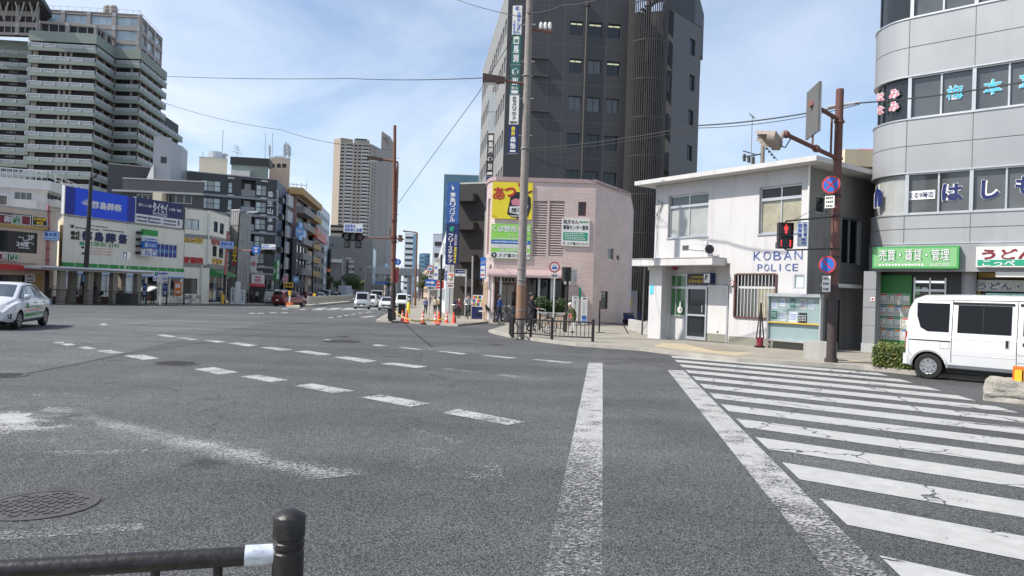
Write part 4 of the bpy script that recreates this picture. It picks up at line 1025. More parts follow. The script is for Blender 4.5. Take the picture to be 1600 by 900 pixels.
a.ribbon([arcp[1],arcp[2],arcp[3]],.05,zg_,D(760,440,44.5).z,'peach_tile',.03);a.build('sunlit_corner_facing',parent=pb.root)
pb.build()
a=MB();a.ribbon(arcp+[cL,cR,rB],.3,zp-.05,zp+.18,'awning_pink',.06);a.build('coping',parent=pb.root)
def board(name,label,cat,F,x0,y0,x1,y1,mt,d0=0,d1=.08,group=None):
 u0,u1,z0,z1=F.rect(x0,y0,x1,y1,d1);t=thing(name,label,cat,F.pt((u0+u1)/2,z0,d0),group)
 a=MB();a.fbox(F,u0,u1,z0,z1,d0,d1,mt);a.build('panel',parent=t);return t,u0,u1,z0,z1
t,u0,u1,z0,z1=board('billboard','yellow billboard with red kana and a black sushi picture on pink wall','billboard',FPk,769,285,832,342,'yellow')
W=u1-u0;H=z1-z0
a=MB();L=lambda x,y:(u0+W*x,z0+H*y)
a.text(FPk,'あ',*[u0+W*.02,u0+W*.30,z0+H*.52,z0+H*.86],.095,'red',.04);a.text(FPk,'つ',u0+W*.30,u0+W*.58,z0+H*.60,z0+H*.86,.095,'red',.04);a.fpoly(FPk,[L(.62,1.0),L(.7,.97),L(.74,.76),L(.70,.76)],.095,'red',.006);a.fpoly(FPk,[L(.75,.99),L(.82,.96),L(.82,.78),L(.78,.78)],.095,'red',.006)
a.fpoly(FPk,[L(.97,.80),L(1,.76),L(.72,.62),L(.71,.66)],.095,'maroon',.006)
a.bars(FPk,u0+W*.03,u0+W*.13,z0+H*.05,z0+H*.07,.095,'black',6);a.build('lettering',parent=t)
a=MB();a.fpoly(FPk,[L(.46,.66),L(.58,.74),L(.80,.74),L(.95,.60),L(.97,.35),L(.90,.08),L(.70,0.02),L(.48,.05),L(.38,.14),L(.42,.40)],.092,'black',.006)
a.fpoly(FPk,[L(.47,.50),L(.56,.56),L(.80,.54),L(.84,.42),L(.70,.36),L(.50,.38)],.10,'pink_ink',.006)
a.fpoly(FPk,[L(.44,.34),L(.70,.35),L(.90,.38),L(.86,.12),L(.70,.12),L(.44,.17)],.10,'white',.006);a.text(FPk,'焼け',u0+W*.48,u0+W*.76,z0+H*.18,z0+H*.31,.105,'black',.02);a.bars(FPk,u0+W*.46,u0+W*.7,z0+H*.06,z0+H*.10,.1,'white',5);a.build('picture',parent=t)
t,u0,u1,z0,z1=board('clinic_board','green and white orthopaedic clinic board below the yellow billboard','billboard',FPk,767,350.5,829,404.5,'lime')
W=u1-u0;H=z1-z0
a=MB();a.fq(FPk,u0+.02,u1-.02,z0+.02,z0+H*.19,.085,'white');a.fq(FPk,u0+.02,u1-.02,z0+H*.43,z0+H*.54,.085,'blue_sign');a.fq(FPk,u0+.02,u1-.02,z0+H*.30,z0+H*.42,.085,'off_white');a.build('stripes',parent=t)
a=MB();a.text(FPk,'くぼ整形外科',u0+W*.02,u1-W*.02,z0+H*.77,z0+H*.96,.092,'white',.03);a.text(FPk,'クリニック',u0+W*.42,u1-W*.03,z0+H*.63,z0+H*.72,.092,'white',.01);a.bars(FPk,u0+W*.05,u1-W*.1,z0+H*.56,z0+H*.60,.092,'white',14);a.bars(FPk,u0+W*.05,u1-W*.06,z0+H*.465,z0+H*.51,.092,'white',16);a.bars(FPk,u0+W*.2,u1-W*.12,z0+H*.34,z0+H*.37,.092,'pale_ink',14)
a.text(FPk,'TEL.06-6924-7501',u0+W*.2,u1-W*.08,z0+H*.215,z0+H*.28,.092,'white',.03);a.text(FPk,'スグ裏のビル1F',u0+W*.2,u1-W*.02,z0+H*.04,z0+H*.155,.092,'black',.01);c=(u0+W*.09,z0+H*.10);a.disc(FPk,c[0],c[1],.17,.09,'black',.004);a.text(FPk,'↑',c[0]-.09,c[0]+.09,c[1]-.11,c[1]+.11,.096,'white',.02);a.build('lettering',parent=t)
t,u0,u1,z0,z1=board('pharmacy_board','white pharmacy board with green panel right of the louvres','billboard',FPk,877.5,341.5,921,384.5,'white')
W=u1-u0;H=z1-z0
a=MB();a.fq(FPk,u0+W*.06,u1-W*.06,z0+H*.20,z0+H*.50,.085,'teal');a.build('panel_inset',parent=t)
a=MB();a.text(FPk,'処方せん',u0+W*.05,u0+W*.6,z0+H*.80,z0+H*.96,.09,'black',.02);a.text(FPk,'都島センター薬局',u0+W*.05,u1-W*.05,z0+H*.60,z0+H*.76,.09,'black',.02);a.bars(FPk,u0+W*.63,u1-W*.04,z0+H*.85,z0+H*.92,.09,'green',6)
for k in range(4):a.bars(FPk,u0+W*.12,u1-W*(.12+.06*(k%2)),z0+H*(.24+.065*k),z0+H*(.275+.065*k),.09,'white',9)
a.text(FPk,'スグ裏のビル1F',u0+W*.2,u1-W*.05,z0+H*.04,z0+H*.14,.09,'black',.01);a.text(FPk,'↑',u0+W*.06,u0+W*.13,z0+H*.03,z0+H*.15,.09,'red',.04);a.build('lettering',parent=t)
F_=face_at(D(754.5,418,43.6),.38,-12);t,u0,u1,z0,z1=board('clinic_sign','narrow blue and white projecting sign at left edge of pink building','sign',F_,750.5,402,758.5,435.5,'blue_sign',-.1,.02)
a=MB();a.fq(F_,u0+.03,u1-.03,z0+.05,z0+(z1-z0)*.6,.025,'white');a.text(F_,'ニック',u0+.02,u1-.02,z0+(z1-z0)*.68,z0+(z1-z0)*.86,.025,'white',.02);a.bars(F_,u0+.05,u1-.05,z0+.15,z0+.3,.03,'red',3);a.bars(F_,u0+.05,u1-.05,z0+.45,z0+.6,.03,'blue_ink',3);a.build('lettering',parent=t)
Yd=66
dL=D(786,250,Yd-.6);dM=D(985,250,Yd+.9);
ztd=D(900,-14,Yd).z
ar=v2(D(650,453,1000)).normalized()
dLL=v2(dL)+ar*26
dk=Bld('charcoal_office','tall charcoal office block with pale window wall and caged stair','building',[dLL,dL,dM],ztd,'charcoal',back=[v2(dM)+Vector((4,28)),dLL+Vector((8,6))])
Fd=dk.F[1];dk.mts[0]='pale_office'
rows=[(33,55),(91.5,114),(150,173),(208,231),(265.5,288)]
xs=[(891,911.5),(920,941),(949.5,970.5)];sh=[0,-1.5,-3,-5,-7]
lights={0:(0,1,2),1:(0,2)}
for r_,(y0,y1)in enumerate(rows):
 for c_,(x0,x1)in enumerate(xs):
  y_=y0+c_*2.2;ox=sh[r_]-.4
  wo=dk.winp(1,x0+ox,y_,x1+ox,y1+c_*2.2,nx=2,pane='glass_dark' if not(r_ in(2,)or(r_==1 and c_==1))else 'office_win',frame='dark_frame',fr=.06,dep=.2)
  if c_ in lights.get(r_,()):
   b=MB();r=Fd.rect(x0+ox+1.5,y_+3.5,x1+ox-1.5,y_+5.6,-.15);b.fbox(Fd,*r,-.178,-.165,'light_tube');b.build('ceiling_light',parent=wo)
F0=dk.F[0]
a=MB();hz=[Fd.uz(891,y)[1]for y,_ in rows];hb_=[Fd.uz(891,y)[1]for _,y in rows]
for k in range(-1,5):
 z1_=hz[k]if k>=0 else hz[0]+3.5;z0_=hb_[k]if k>=0 else hb_[0]+3.5
 if z1_>ztd-.2:continue
 for j in range(13):
  u=.7+j*1.95;dk.simple(a,0,u,u+1.35,z0_-.1,z1_+.1,'glass_dark','alu',.15,.08,2)
a.build('side_window',parent=dk.root)
a=MB()
for y in(12,70,131,190,247):z_=Fd.uz(890,y)[1];a.fbox(Fd,.05,Fd.W-.05,z_-.02,z_+.02,-.02,.004,'joint')
for x in(945,880,855):u=Fd.uz(x,120)[0];a.fbox(Fd,u-.02,u+.02,6,ztd,-.02,.0035,'joint')
a.build('panel_joints',parent=dk.root)
a=MB();u=Fd.uz(913.5,120)[0];a.tube([Fd.pt(u,ztd-1.2,.15),Fd.pt(u,zg(60),.15)],.11,'stair_bar',10);a.cyl(Fd.pt(u,ztd-1.3,.15),Fd.pt(u,ztd-.9,.15),.2,'stair_bar');a.build('drainpipe',parent=dk.root)
for y in(91,118.5,173.5):
 a=MB();r=Fd.rect(829,y-1.5,857,y+1.5);a.fbox(Fd,*r,0,.2,'iron');a.build('cable_tray',parent=dk.root)
dk.build()
a=MB();zr=ztd+.1
for k in range(12):u=.3+(Fd.W-.6)*k/11;a.cyl(Fd.pt(u,zr,-.3),Fd.pt(u,zr+1.0,-.3),.03,'steel_grey',n=5)
for q in(.5,1.0):a.tube([Fd.pt(.3,zr+q,-.3),Fd.pt(Fd.W-.3,zr+q,-.3)],.03,'steel_grey',5)
a.build('roof_rail',parent=dk.root)
s0=D(978,250,Yd+2.6);s1=D(1046,250,Yd+1.4);w1=D(1089.5,250,Yd+5.5)
zw=D(1046,17,Yd+1.4).z
wg=Bld('stair_wing','charcoal side wing with small square windows right of the caged stair','building',[s0,s1,w1],zw,'charcoal',back=[v2(w1)*1.2,v2(s0)*1.24],roof='charcoal')
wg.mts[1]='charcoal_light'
for y0,y1,x in((61,87,1078),(117,142,1077),(172,196,1075),(227,251,1073)):wg.winp(1,x,y0,x+8.5,y1,nx=2,frame='dark_frame',fr=.07,dep=.2)
wg.build()
a=MB();z_=D(1070,-30,Yd+6).z;b0=v2(D(1040,20,Yd+3));b1=v2(D(1086,20,Yd+6.5));a.prism([b0,b1,b1+Vector((3,8)),b0+Vector((2,9))],zw-.2,z_,'charcoal');a.build('penthouse',parent=wg.root)
for y in(33,84,142,203,263):
 a=MB();Fw=wg.F[0];r=Fw.rect(1036,y-22,1046,y+6);a.fbox(Fw,r[0],r[1]-.02,r[2],r[3],0,.9,'charcoal');a.build('landing',parent=wg.root)
sc_=D(1008,200,Yd-.4);rs=30*Yd/1110;t=thing('caged_stair','tall dark spiral stair inside a cage of steel bars','staircase',(sc_.x,sc_.y,zg(66)))
z0_=zg(66);z1_=D(1008,-20,Yd).z
a=MB()
for k in range(34):
 f=math.pi+math.pi*1.15*(k/33)-.25;p=Vector((sc_.x+rs*math.cos(f),sc_.y+rs*math.sin(f),0));a.box((p.x-.04,p.y-.08,z0_),(p.x+.04,p.y+.08,z1_),'stair_bar')
a.build('bars',parent=t)
a=MB();zz=z0_+1
while zz<z1_:
 a=MB();a.tube([(sc_.x+rs*math.cos(f*.0524),sc_.y+rs*math.sin(f*.0524),zz)for f in range(56,128,4)],.06,'stair_bar',5);a.build('hoop',parent=t);zz+=3.5
a=MB();a.cyl((sc_.x,sc_.y,z0_),(sc_.x,sc_.y,z1_),.25,'stair_bar');n_=int((z1_-z0_)/.24)
for k in range(n_):
 f0=k*.30;f1=f0+.34;z=z0_+k*.24;a.prism([(sc_.x+.2*math.cos(f0),sc_.y+.2*math.sin(f0)),(sc_.x+(rs-.15)*math.cos(f0),sc_.y+(rs-.15)*math.sin(f0)),(sc_.x+(rs-.15)*math.cos(f1),sc_.y+(rs-.15)*math.sin(f1)),(sc_.x+.2*math.cos(f1),sc_.y+.2*math.sin(f1))],z,z+.06,'iron')
a.build('steps',parent=t)
def sign_col(label,Y,x0t,x1t,yt,yb,xsh,cells,az=-6):
 P=D((x0t+x1t)/2-xsh*.5,(yt+yb)/2,Y);w_=(x1t-x0t)*Y/1110;F=face_at(P,w_,az)
 zt=F.uz(x0t+5,yt)[1];zb_=F.uz(x0t+5-xsh,yb)[1];t=thing('sign_column',label,'sign',(P.x,P.y,zb_));H=zt-zb_
 z=zt
 for frac,bgm,items in cells:
  h=H*frac;a=MB();a.fbox(F,0,w_,z-h+.04,z-.04,-.35,0,bgm);a.fbox(F,-.05,w_+.05,z-h,z-h+.04,-.37,.01,'steel_grey');p=a.build('panel',parent=t)
  a=MB();n_=0
  for kind,s_,u0,u1,v0,v1,mt in items:
   zz0,zz1=z-h+h*v0,z-h+h*v1
   if kind=='v':a.vtext(F,s_,w_*u0,w_*u1,zz0,zz1,.02,mt,.03)
   elif kind=='h':a.text(F,s_,w_*u0,w_*u1,zz0,zz1,.025,mt,.03)
   elif kind=='q':a.fq(F,w_*u0,w_*u1,zz0,zz1,.012,mt)
   elif kind=='o':a.disc(F,w_*(u0+u1)/2,(zz0+zz1)/2,w_*(u1-u0)/2,.016,mt,.01)
  if a.f:a.build('lettering',parent=p)
  z-=h
 for k in range(4):zz=zb_+H*(k+.5)/4;a=MB();a.tube([F.pt(w_,zz,-.2),F.pt(w_+1.2,zz,-.2)],.06,'steel_grey',5);a.build('bracket',parent=t)
 return F
sign_col('taller sign column of five panels beside the concrete pole',60,801,815.5,8,240,7,[(.20,'off_white',[('v','大橋エアシステム',.48,.9,.04,.78,'blue_sign'),('v','大阪支店',.1,.34,.04,.5,'blue_sign'),('o','',.28,.72,.82,.96,'blue_sign'),('o','',.42,.85,.83,.96,'off_white')]),(.205,'teal_dark',[('q','',.2,.8,.70,.94,'off_white'),('q','',.3,.72,.74,.86,'teal'),('v','馬渕',.2,.8,.08,.66,'white')]),(.20,'teal_dark',[('o','',.14,.86,.62,.94,'white'),('h','個',.26,.74,.68,.88,'teal_dark'),('h','別',.22,.78,.33,.58,'white'),('q','',.14,.86,.05,.15,'white'),('h','西ビル',.16,.84,.18,.28,'white')]),(.20,'off_white',[('v','おちクリニック',.3,.72,.16,.96,'black'),('h','循環器内科',.12,.88,.04,.12,'black')]),(.195,'navy',[('v','個別',.28,.66,.62,.94,'yellow'),('v','森塾',.2,.8,.16,.6,'white'),('q','',.2,.8,.06,.12,'white')])])if 'teal_dark' in MATS or mat('teal_dark',(.015,.12,.10),.4)else None
sign_col('shorter sign column with blank grey panels at top beside the pale office side',74,763,773.5,143,330,4,[(.17,'steel_light',[]),(.18,'steel_light',[]),(.175,'black',[('v','馬渕',.15,.85,.06,.60,'off_white'),('q','',.15,.85,.66,.92,'off_white')]),(.185,'black',[('o','',.12,.88,.62,.95,'off_white'),('h','個',.25,.75,.68,.88,'black'),('h','別',.2,.8,.3,.58,'off_white'),('q','',.12,.88,.08,.2,'off_white')]),(.29,'navy',[('v','学習塾',.15,.85,.1,.9,'white')])])if mat('steel_light',(.42,.47,.48),.5)else None
bL=D(711,380,58);bR=D(756,380,57)
bb=Bld('brown_block','dark brown block with balcony fronts left of the pink building','building',[v2(bL)+ar*12,bL,bR],D(735,287,57.5).z,'brown_bldg',deep=10)
bb.mts[0]='brown_grey'
for y in(305,349,399,437):
 a=MB();r=bb.F[1].rect(718,y-1,746,y+11);a.fbox(bb.F[1],*r,0,.8,'brown_bldg');a.build('balcony',parent=bb.root)
bb.build()
F_=face_at(D(706.5,350,55),20*55/1110,-4)
t=thing('sign_tower','tall blue double sign beside the brown block','sign',(F_.pt(0,0).x,F_.pt(0,0).y,D(706,414,55).z))
u0,u1,z0,z1=F_.rect(697.5,285,717,349)
a=MB();a.fbox(F_,u0,u1,z0,z1,-.4,0,'sign_mid_blue');p=a.build('panel',parent=t);a=MB();a.vtext(F_,'東急リバブル',u0+.28,u1-.26,z0+.1,z0+(z1-z0)*.76,.015,'white',.03);a.fpoly(F_,[(u0+.35,z1-.2),(u0+.6,z1-.45),(u0+.45,z1-.65)],.012,'white',.008);a.build('lettering',parent=p)
u0,u1,z0,z1=F_.rect(696.5,349.5,716,413.5)
a=MB();a.fbox(F_,u0,u1,z0,z1,-.4,0,'navy');p=a.build('panel',parent=t);a=MB();a.vtext(F_,'フリーステップ',u0+.2,u0+.55,z0+.1,z0+(z1-z0)*.76,.015,'white',.03);a.vtext(F_,'個別指導学院',u0+.66,u1-.12,z0+.12,z0+(z1-z0)*.44,.015,'yellow',.02);a.vtext(F_,'個別指導',u0+.66,u1-.12,z0+(z1-z0)*.46,z0+(z1-z0)*.74,.015,'white',.0);a.disc(F_,u0+.45,z1-.4,.2,.012,'teal',.01);a.disc(F_,u0+.62,z1-.45,.1,.016,'navy',.01);a.build('lettering',parent=p)
# ================================================================ BUILDINGS, left-hand side
fA=D(97,400,62);fB=D(287,400,75)
zs=D(97,337,62).z
fm=Bld('convenience_store','cream tiled convenience store with a green stripe and funeral hall lettering','shop',[D(89,400,69),fA,fB],zs,'cream_tile',back=[v2(fB)*1.13,v2(D(89,400,69))*1.1])
fm.mts[0]='cream_tile_b'
FF=fm.F[1];g0=zg(68)+KH
u0,u1,z0,z1=FF.rect(238,380,277,404)
uw0=FF.uz(238,390)[0];uw1=FF.uz(277,394)[0];zw1=FF.uz(256,381)[1];zw0=FF.uz(256,402.5)[1]
wo=fm.win(1,uw0,uw1,zw0,zw1,nx=6,pane='royal_dark',frame='white_metal',fr=.07,dep=.12)
a=MB();a.text(FF,'事前相談受付中',uw0+.35,uw1-.15,zw0+.45,zw1-.55,-.075,'pale_blue_sign',.02);a.disc(FF,uw0+.35,(zw0+zw1)/2+.1,.3,-.09,'red',.005);a.build('lettering',parent=wo)
zb0,zb1=g0+.05,FF.uz(200,423)[1]-.1
a=MB();n_=9;um=FF.uz(286,440)[0]
for k in range(n_):
 q0=.3+(um-.6)*k/n_;q1=.3+(um-.6)*(k+1)/n_
 fm.win(1,q0+.06,q1-.06,zb0+(.5 if k not in(5,6)else 0),zb1,nx=2 if k%2 else 1,nz=2 if k%3==0 else 1,pane=['glass_pale','glass_dark','glass_pale','glass_blue','glass_pale','glass_dark','glass_dark','glass_curtain','glass_dark'][k],frame='alu',fr=.07,name='shop_window')
a=MB();zt=FF.uz(97,409.5)[1];zt2=FF.uz(97,415.5)[1]
a.fbox(FF,.0,FF.W,zt2,zt,0,.12,'green');
for k in range(1,12):u=FF.W*k/12;a.fbox(FF,u-.03,u+.03,zt2,zt,.12,.135,'off_white')
a.build('green_stripe',parent=fm.root)
uf0=FF.uz(226,428)[0];zf1=zt2-.02;zf0=FF.uz(255,433.5)[1]
a=MB();a.fbox(FF,.2,FF.W-.05,zf0,zf1,0,.25,'white');a.fbox(FF,.2,FF.W-.05,zf0,zf0+.12,.25,.26,'pale_blue_sign');fa=a.build('fascia',parent=fm.root)
a=MB();r=FF.rect(246.5,425,262.5,430.5,.27);a.text(FF,'FamilyMart',*r,.268,'blue_sign',.03);r=FF.rect(242,425,246,431,.27);a.fq(FF,r[0],r[1],r[2],(r[2]+r[3])/2,.266,'blue_sign');a.fq(FF,r[0],r[1],(r[2]+r[3])/2,r[3],.266,'green');a.build('lettering',parent=fa)
a=MB();r=FF.rect(240,432,262,439,.3)
a.fbox(FF,r[0],r[1],r[2],r[3],.2,.26,'white');sg=a.build('hanging_sign',parent=fm.root);a=MB();a.bars(FF,r[0]+.1,r[1]-.1,r[2]+.1,r[3]-.1,.268,'blue_ink',7);a.build('lettering',parent=sg)
a=MB()
def T(body,x0,y0,x1,y1,mt,bold=.02,ext=.04,slope=.09):
 """a run of signs following the perspective of the wall: the box is the picture box of the whole run"""
 u0=FF.uz(x0,(y0+y1)/2)[0];u1=FF.uz(x1,(y0+y1)/2)[0];xm=(x0+x1)/2;ym=(y0+y1)/2;h=(y1-y0)
 z1_=FF.uz(xm,ym-h/2)[1];z0_=FF.uz(xm,ym+h/2)[1];q=MB();q.text(FF,body,u0,u1,z0_,z1_,.01,mt,bold,ext);q.build('wall_lettering',parent=fm.root)
T('株式',110,361,124.5,367.5,'black',.03);T('会社',110,368,124.5,374.5,'black',.03)
for ch,x0,x1,y in(('都',128,143,368.5),('島',148,161,370),('葬',165,180,372),('祭',185,198,373.5)):T(ch,x0,y-7.3,x1,y+7.3,'navy',.05,.08)
T('0120-01-2191',136,379,185,385.5,'green',.0)
T('TEL.(06)6921-2191',138,387.5,177,390.8,'red',.0,0);T('FAX.(06)6924-0590',138,391.8,174,395,'red',.0,0);T('TEL.(06)6921-0202',138,396,174,399.3,'red',.0,0)
for x0,x1,y in((118,156,357.5),(160,194,361),(139,168,354)):
 u0=FF.uz(x0,y)[0];u1=FF.uz(x1,y)[0];z_=FF.uz((x0+x1)/2,y)[1];a.bars(FF,u0,u1,z_-.07,z_+.07,.012,'black',11)
for x,y in((129,386.5),(130,396)):u,z_=FF.uz(x,y);a.fq(FF,u-.15,u+.15,z_-.1,z_+.1,.012,'black')
u,z_=FF.uz(128,380.5);a.fq(FF,u-.25,u+.25,z_-.16,z_+.16,.012,'teal')
u,z_=FF.uz(112.5,353.5)
for k in range(5):f=.5+k*.5;a.fpoly(FF,[(u,z_-.2),(u+.32*math.cos(f),z_-.1+.32*math.sin(f)),(u+.2*math.cos(f+.35),z_-.1+.2*math.sin(f+.35))],.02,'black',.01)
a.build('wall_marks',parent=fm.root)
fm.build()
u0,z1=FF.uz(214,358);u1=FF.uz(236,360)[0];z0=FF.uz(214,400)[1]
Fq=Facade(FF.pt(u0,0,.9),FF.pt(u1,0,.9));W=Fq.W;H=z1-z0
t=thing('projecting_sign','tall white store sign with green top jutting from the cream wall','sign',Fq.pt(0,z0))
for f0,f1,bgm,mid,items in((.78,1,'green',None,()),(.56,.775,'white',None,(('FamilyMart',.06,.94,.15,.62,'blue_sign'),)),(.30,.555,'blue_sign',None,(('酒',.08,.32,.2,.8,'white'),('たばこ',.40,.92,.28,.72,'white'))),(0,.25,'white',None,(('銀行',.1,.48,.52,.85,'blue_sign'),('ATM',.08,.5,.12,.46,'blue_sign')))):
 a=MB();a.fbox(Fq,0,W,z0+H*f0,z0+H*f1,-.35,0,bgm);p=a.build('panel',parent=t)
 if items:
  a=MB();h=H*(f1-f0)
  for s_,a0,a1,b0,b1,mt in items:a.text(Fq,s_,W*a0,W*a1,z0+H*f0+h*b0,z0+H*f0+h*b1,.015,mt,.03)
  if f0==0:a.fq(Fq,W*.6,W*.95,z0+H*.03,z0+H*.22,.012,'blue_sign');a.fq(Fq,W*.67,W*.88,z0+H*.06,z0+H*.19,.016,'white')
  if f0==.56:a.fq(Fq,0,W,z0+H*.56,z0+H*.585,.012,'blue_sign')
  a.build('lettering',parent=p)
a=MB()
for k in range(4):zz=z0+H*(.12+.25*k);a=MB();a.fbox(FF,u0-.1,u0+.2,zz-.12,zz+.12,0,.6,'black');a.build('bracket',parent=t)
Fb_=Facade(FF.pt(-.1,0,.2),FF.pt(FF.W,0,.2))
def slab(F,ux0,ux1,zl0,zl1,zr0,zr1,d0,d1,mt,a):
 p=[F.pt(ux0,zl0,d1),F.pt(ux1,zr0,d1),F.pt(ux1,zr0,d0),F.pt(ux0,zl0,d0),F.pt(ux0,zl1,d1),F.pt(ux1,zr1,d1),F.pt(ux1,zr1,d0),F.pt(ux0,zl1,d0)];a.hexa(p,mt)
ub0=Fb_.uz(101.5,310)[0];ub1=Fb_.uz(211,325)[0];zb0=Fb_.uz(101,333.8)[1];zb1=Fb_.uz(101.5,290)[1]
zb0=max(zb0,zs+.1);t=thing('billboard','bright blue billboard on the convenience store roof','billboard',Fb_.pt(ub0,zs))
H=zb1-zb0;W=ub1-ub0
ue0=Fb_.uz(117.5,312)[0];ue1=Fb_.uz(199,325)[0]
a=MB();a.fbox(Fb_,ue0,ue1,zb0,zb1,-.3,0,'royal');p=a.build('panel',parent=t)
a=MB();a.fbox(Fb_,ub0,ue0-.02,zb0,zb1,-.3,-.01,'royal_dark');a.build('end_panel',parent=t);a=MB();a.fbox(Fb_,ue1+.02,ub1,zb0,zb1,-.3,-.01,'royal_dark');a.build('end_panel',parent=t);a=MB();a.fbox(Fb_,ub0-.08,ub0,zb0-.05,zb1+.05,-.3,.03,'white_metal');a.build('edge_trim',parent=t);a=MB();a.fbox(Fb_,ub1,ub1+.08,zb0-.05,zb1+.05,-.3,.03,'white_metal');a.build('edge_trim',parent=t)
a=MB();ua,za=Fb_.uz(142.5,318.5);ub,_=Fb_.uz(190.5,321);a.text(Fb_,'都島葬祭',ua,ub,za-H*.155,za+H*.125,.02,'white',.035)
uc,zc=Fb_.uz(133,318)
for k in range(4):f=1.2+k*.5;a.fpoly(Fb_,[(uc+.25,zc-.15),(uc+.25+.75*math.cos(f),zc-.15+.62*math.sin(f)),(uc+.25+.5*math.cos(f+.3),zc-.15+.42*math.sin(f+.3))],.015,'white',.01)
a.build('lettering',parent=p)
a=MB()
for k in range(6):u=ub0+W*(k+.5)/6;a=MB();a.fbox(Fb_,u-.06,u+.06,zs-.05,zb0,-.3,-.1,'steel_grey');a.build('strut',parent=t)
t=thing('billboard','navy and white housing billboard on the store roof right of the blue one','billboard',Fb_.pt(ub1,zs))
uc1=Fb_.uz(285.5,340)[0];us0=ub1+.12;zt_l=Fb_.uz(212,304.5)[1];zt_r=Fb_.uz(285.5,322.5)[1];zt_=(zt_l+zt_r)/2;H=zt_-zb0;W=uc1-us0
a=MB();a.fbox(Fb_,us0,uc1,zb0+H*.36,zt_,-.3,0,'navy');a.fbox(Fb_,us0,uc1,zb0,zb0+H*.36,-.3,0,'white');p=a.build('panel',parent=t)
a=MB();Lx=lambda x:Fb_.uz(x,325)[0]
a.text(Fb_,'タイセイ',Lx(238.5),Lx(262),zb0+H*.52,zb0+H*.92,.02,'white',.035);a.fq(Fb_,Lx(238.5),Lx(262),zb0+H*.46,zb0+H*.49,.02,'white');a.bars(Fb_,Lx(239),Lx(262),zb0+H*.39,zb0+H*.43,.02,'white',9)
a.text(Fb_,'賃貸マンション管理',Lx(216),Lx(236.5),zb0+H*.66,zb0+H*.78,.02,'white',.02);a.text(Fb_,'ビル管理・不動産',Lx(264),Lx(283),zb0+H*.66,zb0+H*.78,.02,'white',.02)
for q in range(2):
 a.bars(Fb_,Lx(214),Lx(231),zb0+H*(.06+.14*q),zb0+H*(.14+.14*q),.02,'navy',9);a.bars(Fb_,Lx(234),Lx(252),zb0+H*(.06+.14*q),zb0+H*(.14+.14*q),.02,'navy',9);a.bars(Fb_,Lx(256),Lx(276),zb0+H*(.06+.14*q),zb0+H*(.14+.14*q),.02,'navy',9)
a.fq(Fb_,Lx(232.2),Lx(233.6),zb0+H*.1,zb0+H*.3,.02,'navy');a.fq(Fb_,Lx(279),Lx(281),zb0+H*.1,zb0+H*.3,.02,'navy');a.build('lettering',parent=p)
sA=v2(FF.pt(-1.8,0,6.2));sB=v2(FF.pt(FF.uz(239,427,6.2)[0],0,6.2));FSh=Facade(sA,sB)
ux0=FSh.uz(66,419)[0];ux1=FSh.uz(239,426)[0]
zr1=FSh.uz(110,416.8)[1];zr0=zr1-.32
t=thing('bus_shelter','long bus shelter with silver roof edge on stone pillars before the store','shelter',FSh.pt(ux0,zg(60)+KH))
a=MB();a.fbox(FSh,ux0,ux1,zr0+.1,zr1,-2.4,0,'white_metal');a.fbox(FSh,ux0+.05,ux1-.05,zr0,zr0+.1,-2.35,-.08,'steel_grey')
a.tube([FSh.pt(ux0,zr0+.2,0),FSh.pt(ux1,zr0+.2,0)],.11,'alu',10);a.build('roof',parent=t,smooth=40)
for x in(98.5,116,142,154.5,180.5,193,217.5):
 a=MB();dd=-.5 if x in(98.5,142,180.5,217.5)else-1.9
 u=FSh.uz(x,445,dd)[0];a.fbox(FSh,u-.24,u+.24,zg(62)+KH-.05,zr0,dd-.45,dd,'pillar_stone');a.build('pillar',parent=t)
a=MB()
for z_ in(.75,.95):a.tube([FSh.pt(ux0+2,zg(62)+KH+z_+.4,-1.9),FSh.pt(ux1-1,zg(62)+KH+z_+.4,-1.9)],.03,'alu',6)
a.build('handrail',parent=t)
a=MB();a.fbox(FSh,ux0+1.5,ux1+1.5,zg(64)+KH,zg(64)+KH+.55,-3.2,-3.0,'brown_brick');a.build('brick_plinth',parent=t)
p=D(195.5,424,63);a=MB();tp=D(196.5,404,63);a.cyl(p,tp,.06,'steel_grey',n=8);Fc_=face_at(D(197,398.5,63),.6,18);r=(0.0,.38,D(197,404,63).z,D(197,393.5,63).z)
t=thing('shelter_sign','small square bus stop sign rising above the shelter roof','sign',p);a.build('pole',parent=t)
a=MB();a.fbox(Fc_,0,.62,r[2],r[3],-.3,0,'off_white');a.fbox(Fc_,.06,.36,r[2]+.05,r[3]-.05,0,.01,'navy');a.fbox(Fc_,.12,.3,r[2]+.1,r[3]-.15,.01,.016,'white');a.build('box',parent=t)
rA=D(-70,400,51);rB=D(84.5,400,57.5)
zr=D(84,332.5,57.5).z
rs_=Bld('restaurant','beige two-storey restaurant with red and green signs at left edge','restaurant',[rA,rB],zr,'beige_wall',deep=9)
FR=rs_.F[0]
r=FR.rect(-60,360,58.5,396);rs_.win(0,r[0],r[1],FR.uz(40,395.5)[1],FR.uz(40,362.5)[1],nx=5,pane='glass_dark',frame='dark_frame',fr=.08,name='upper_window')
a=MB();Lw=lambda x0,y0,x1,y1:FR.rect(x0,y0,x1,y1)
a.text(FR,'2F',*Lw(43.5,367.5,54,375),-.06,'white',.02,keep=True);a.text(FR,'24席',*Lw(26.5,377,46,385.5),-.06,'white',.03);a.bars(FR,*Lw(30,386.5,47,388.5),-.06,'white',7)
u,z_=FR.uz(29,371);
for x0,y0,x1,y1 in((29,370,37,371),(36.5,370.5,37.5,375.5),(37,375,45,376),(45,376,45.8,380),(46,379.4,53,380.2),(52.3,380,53,383.5)):a.fq(FR,*Lw(x0,y0,x1,y1),-.06,'white')
a.build('window_lettering',parent=rs_.root)
zsh=FR.uz(40,428)[1]
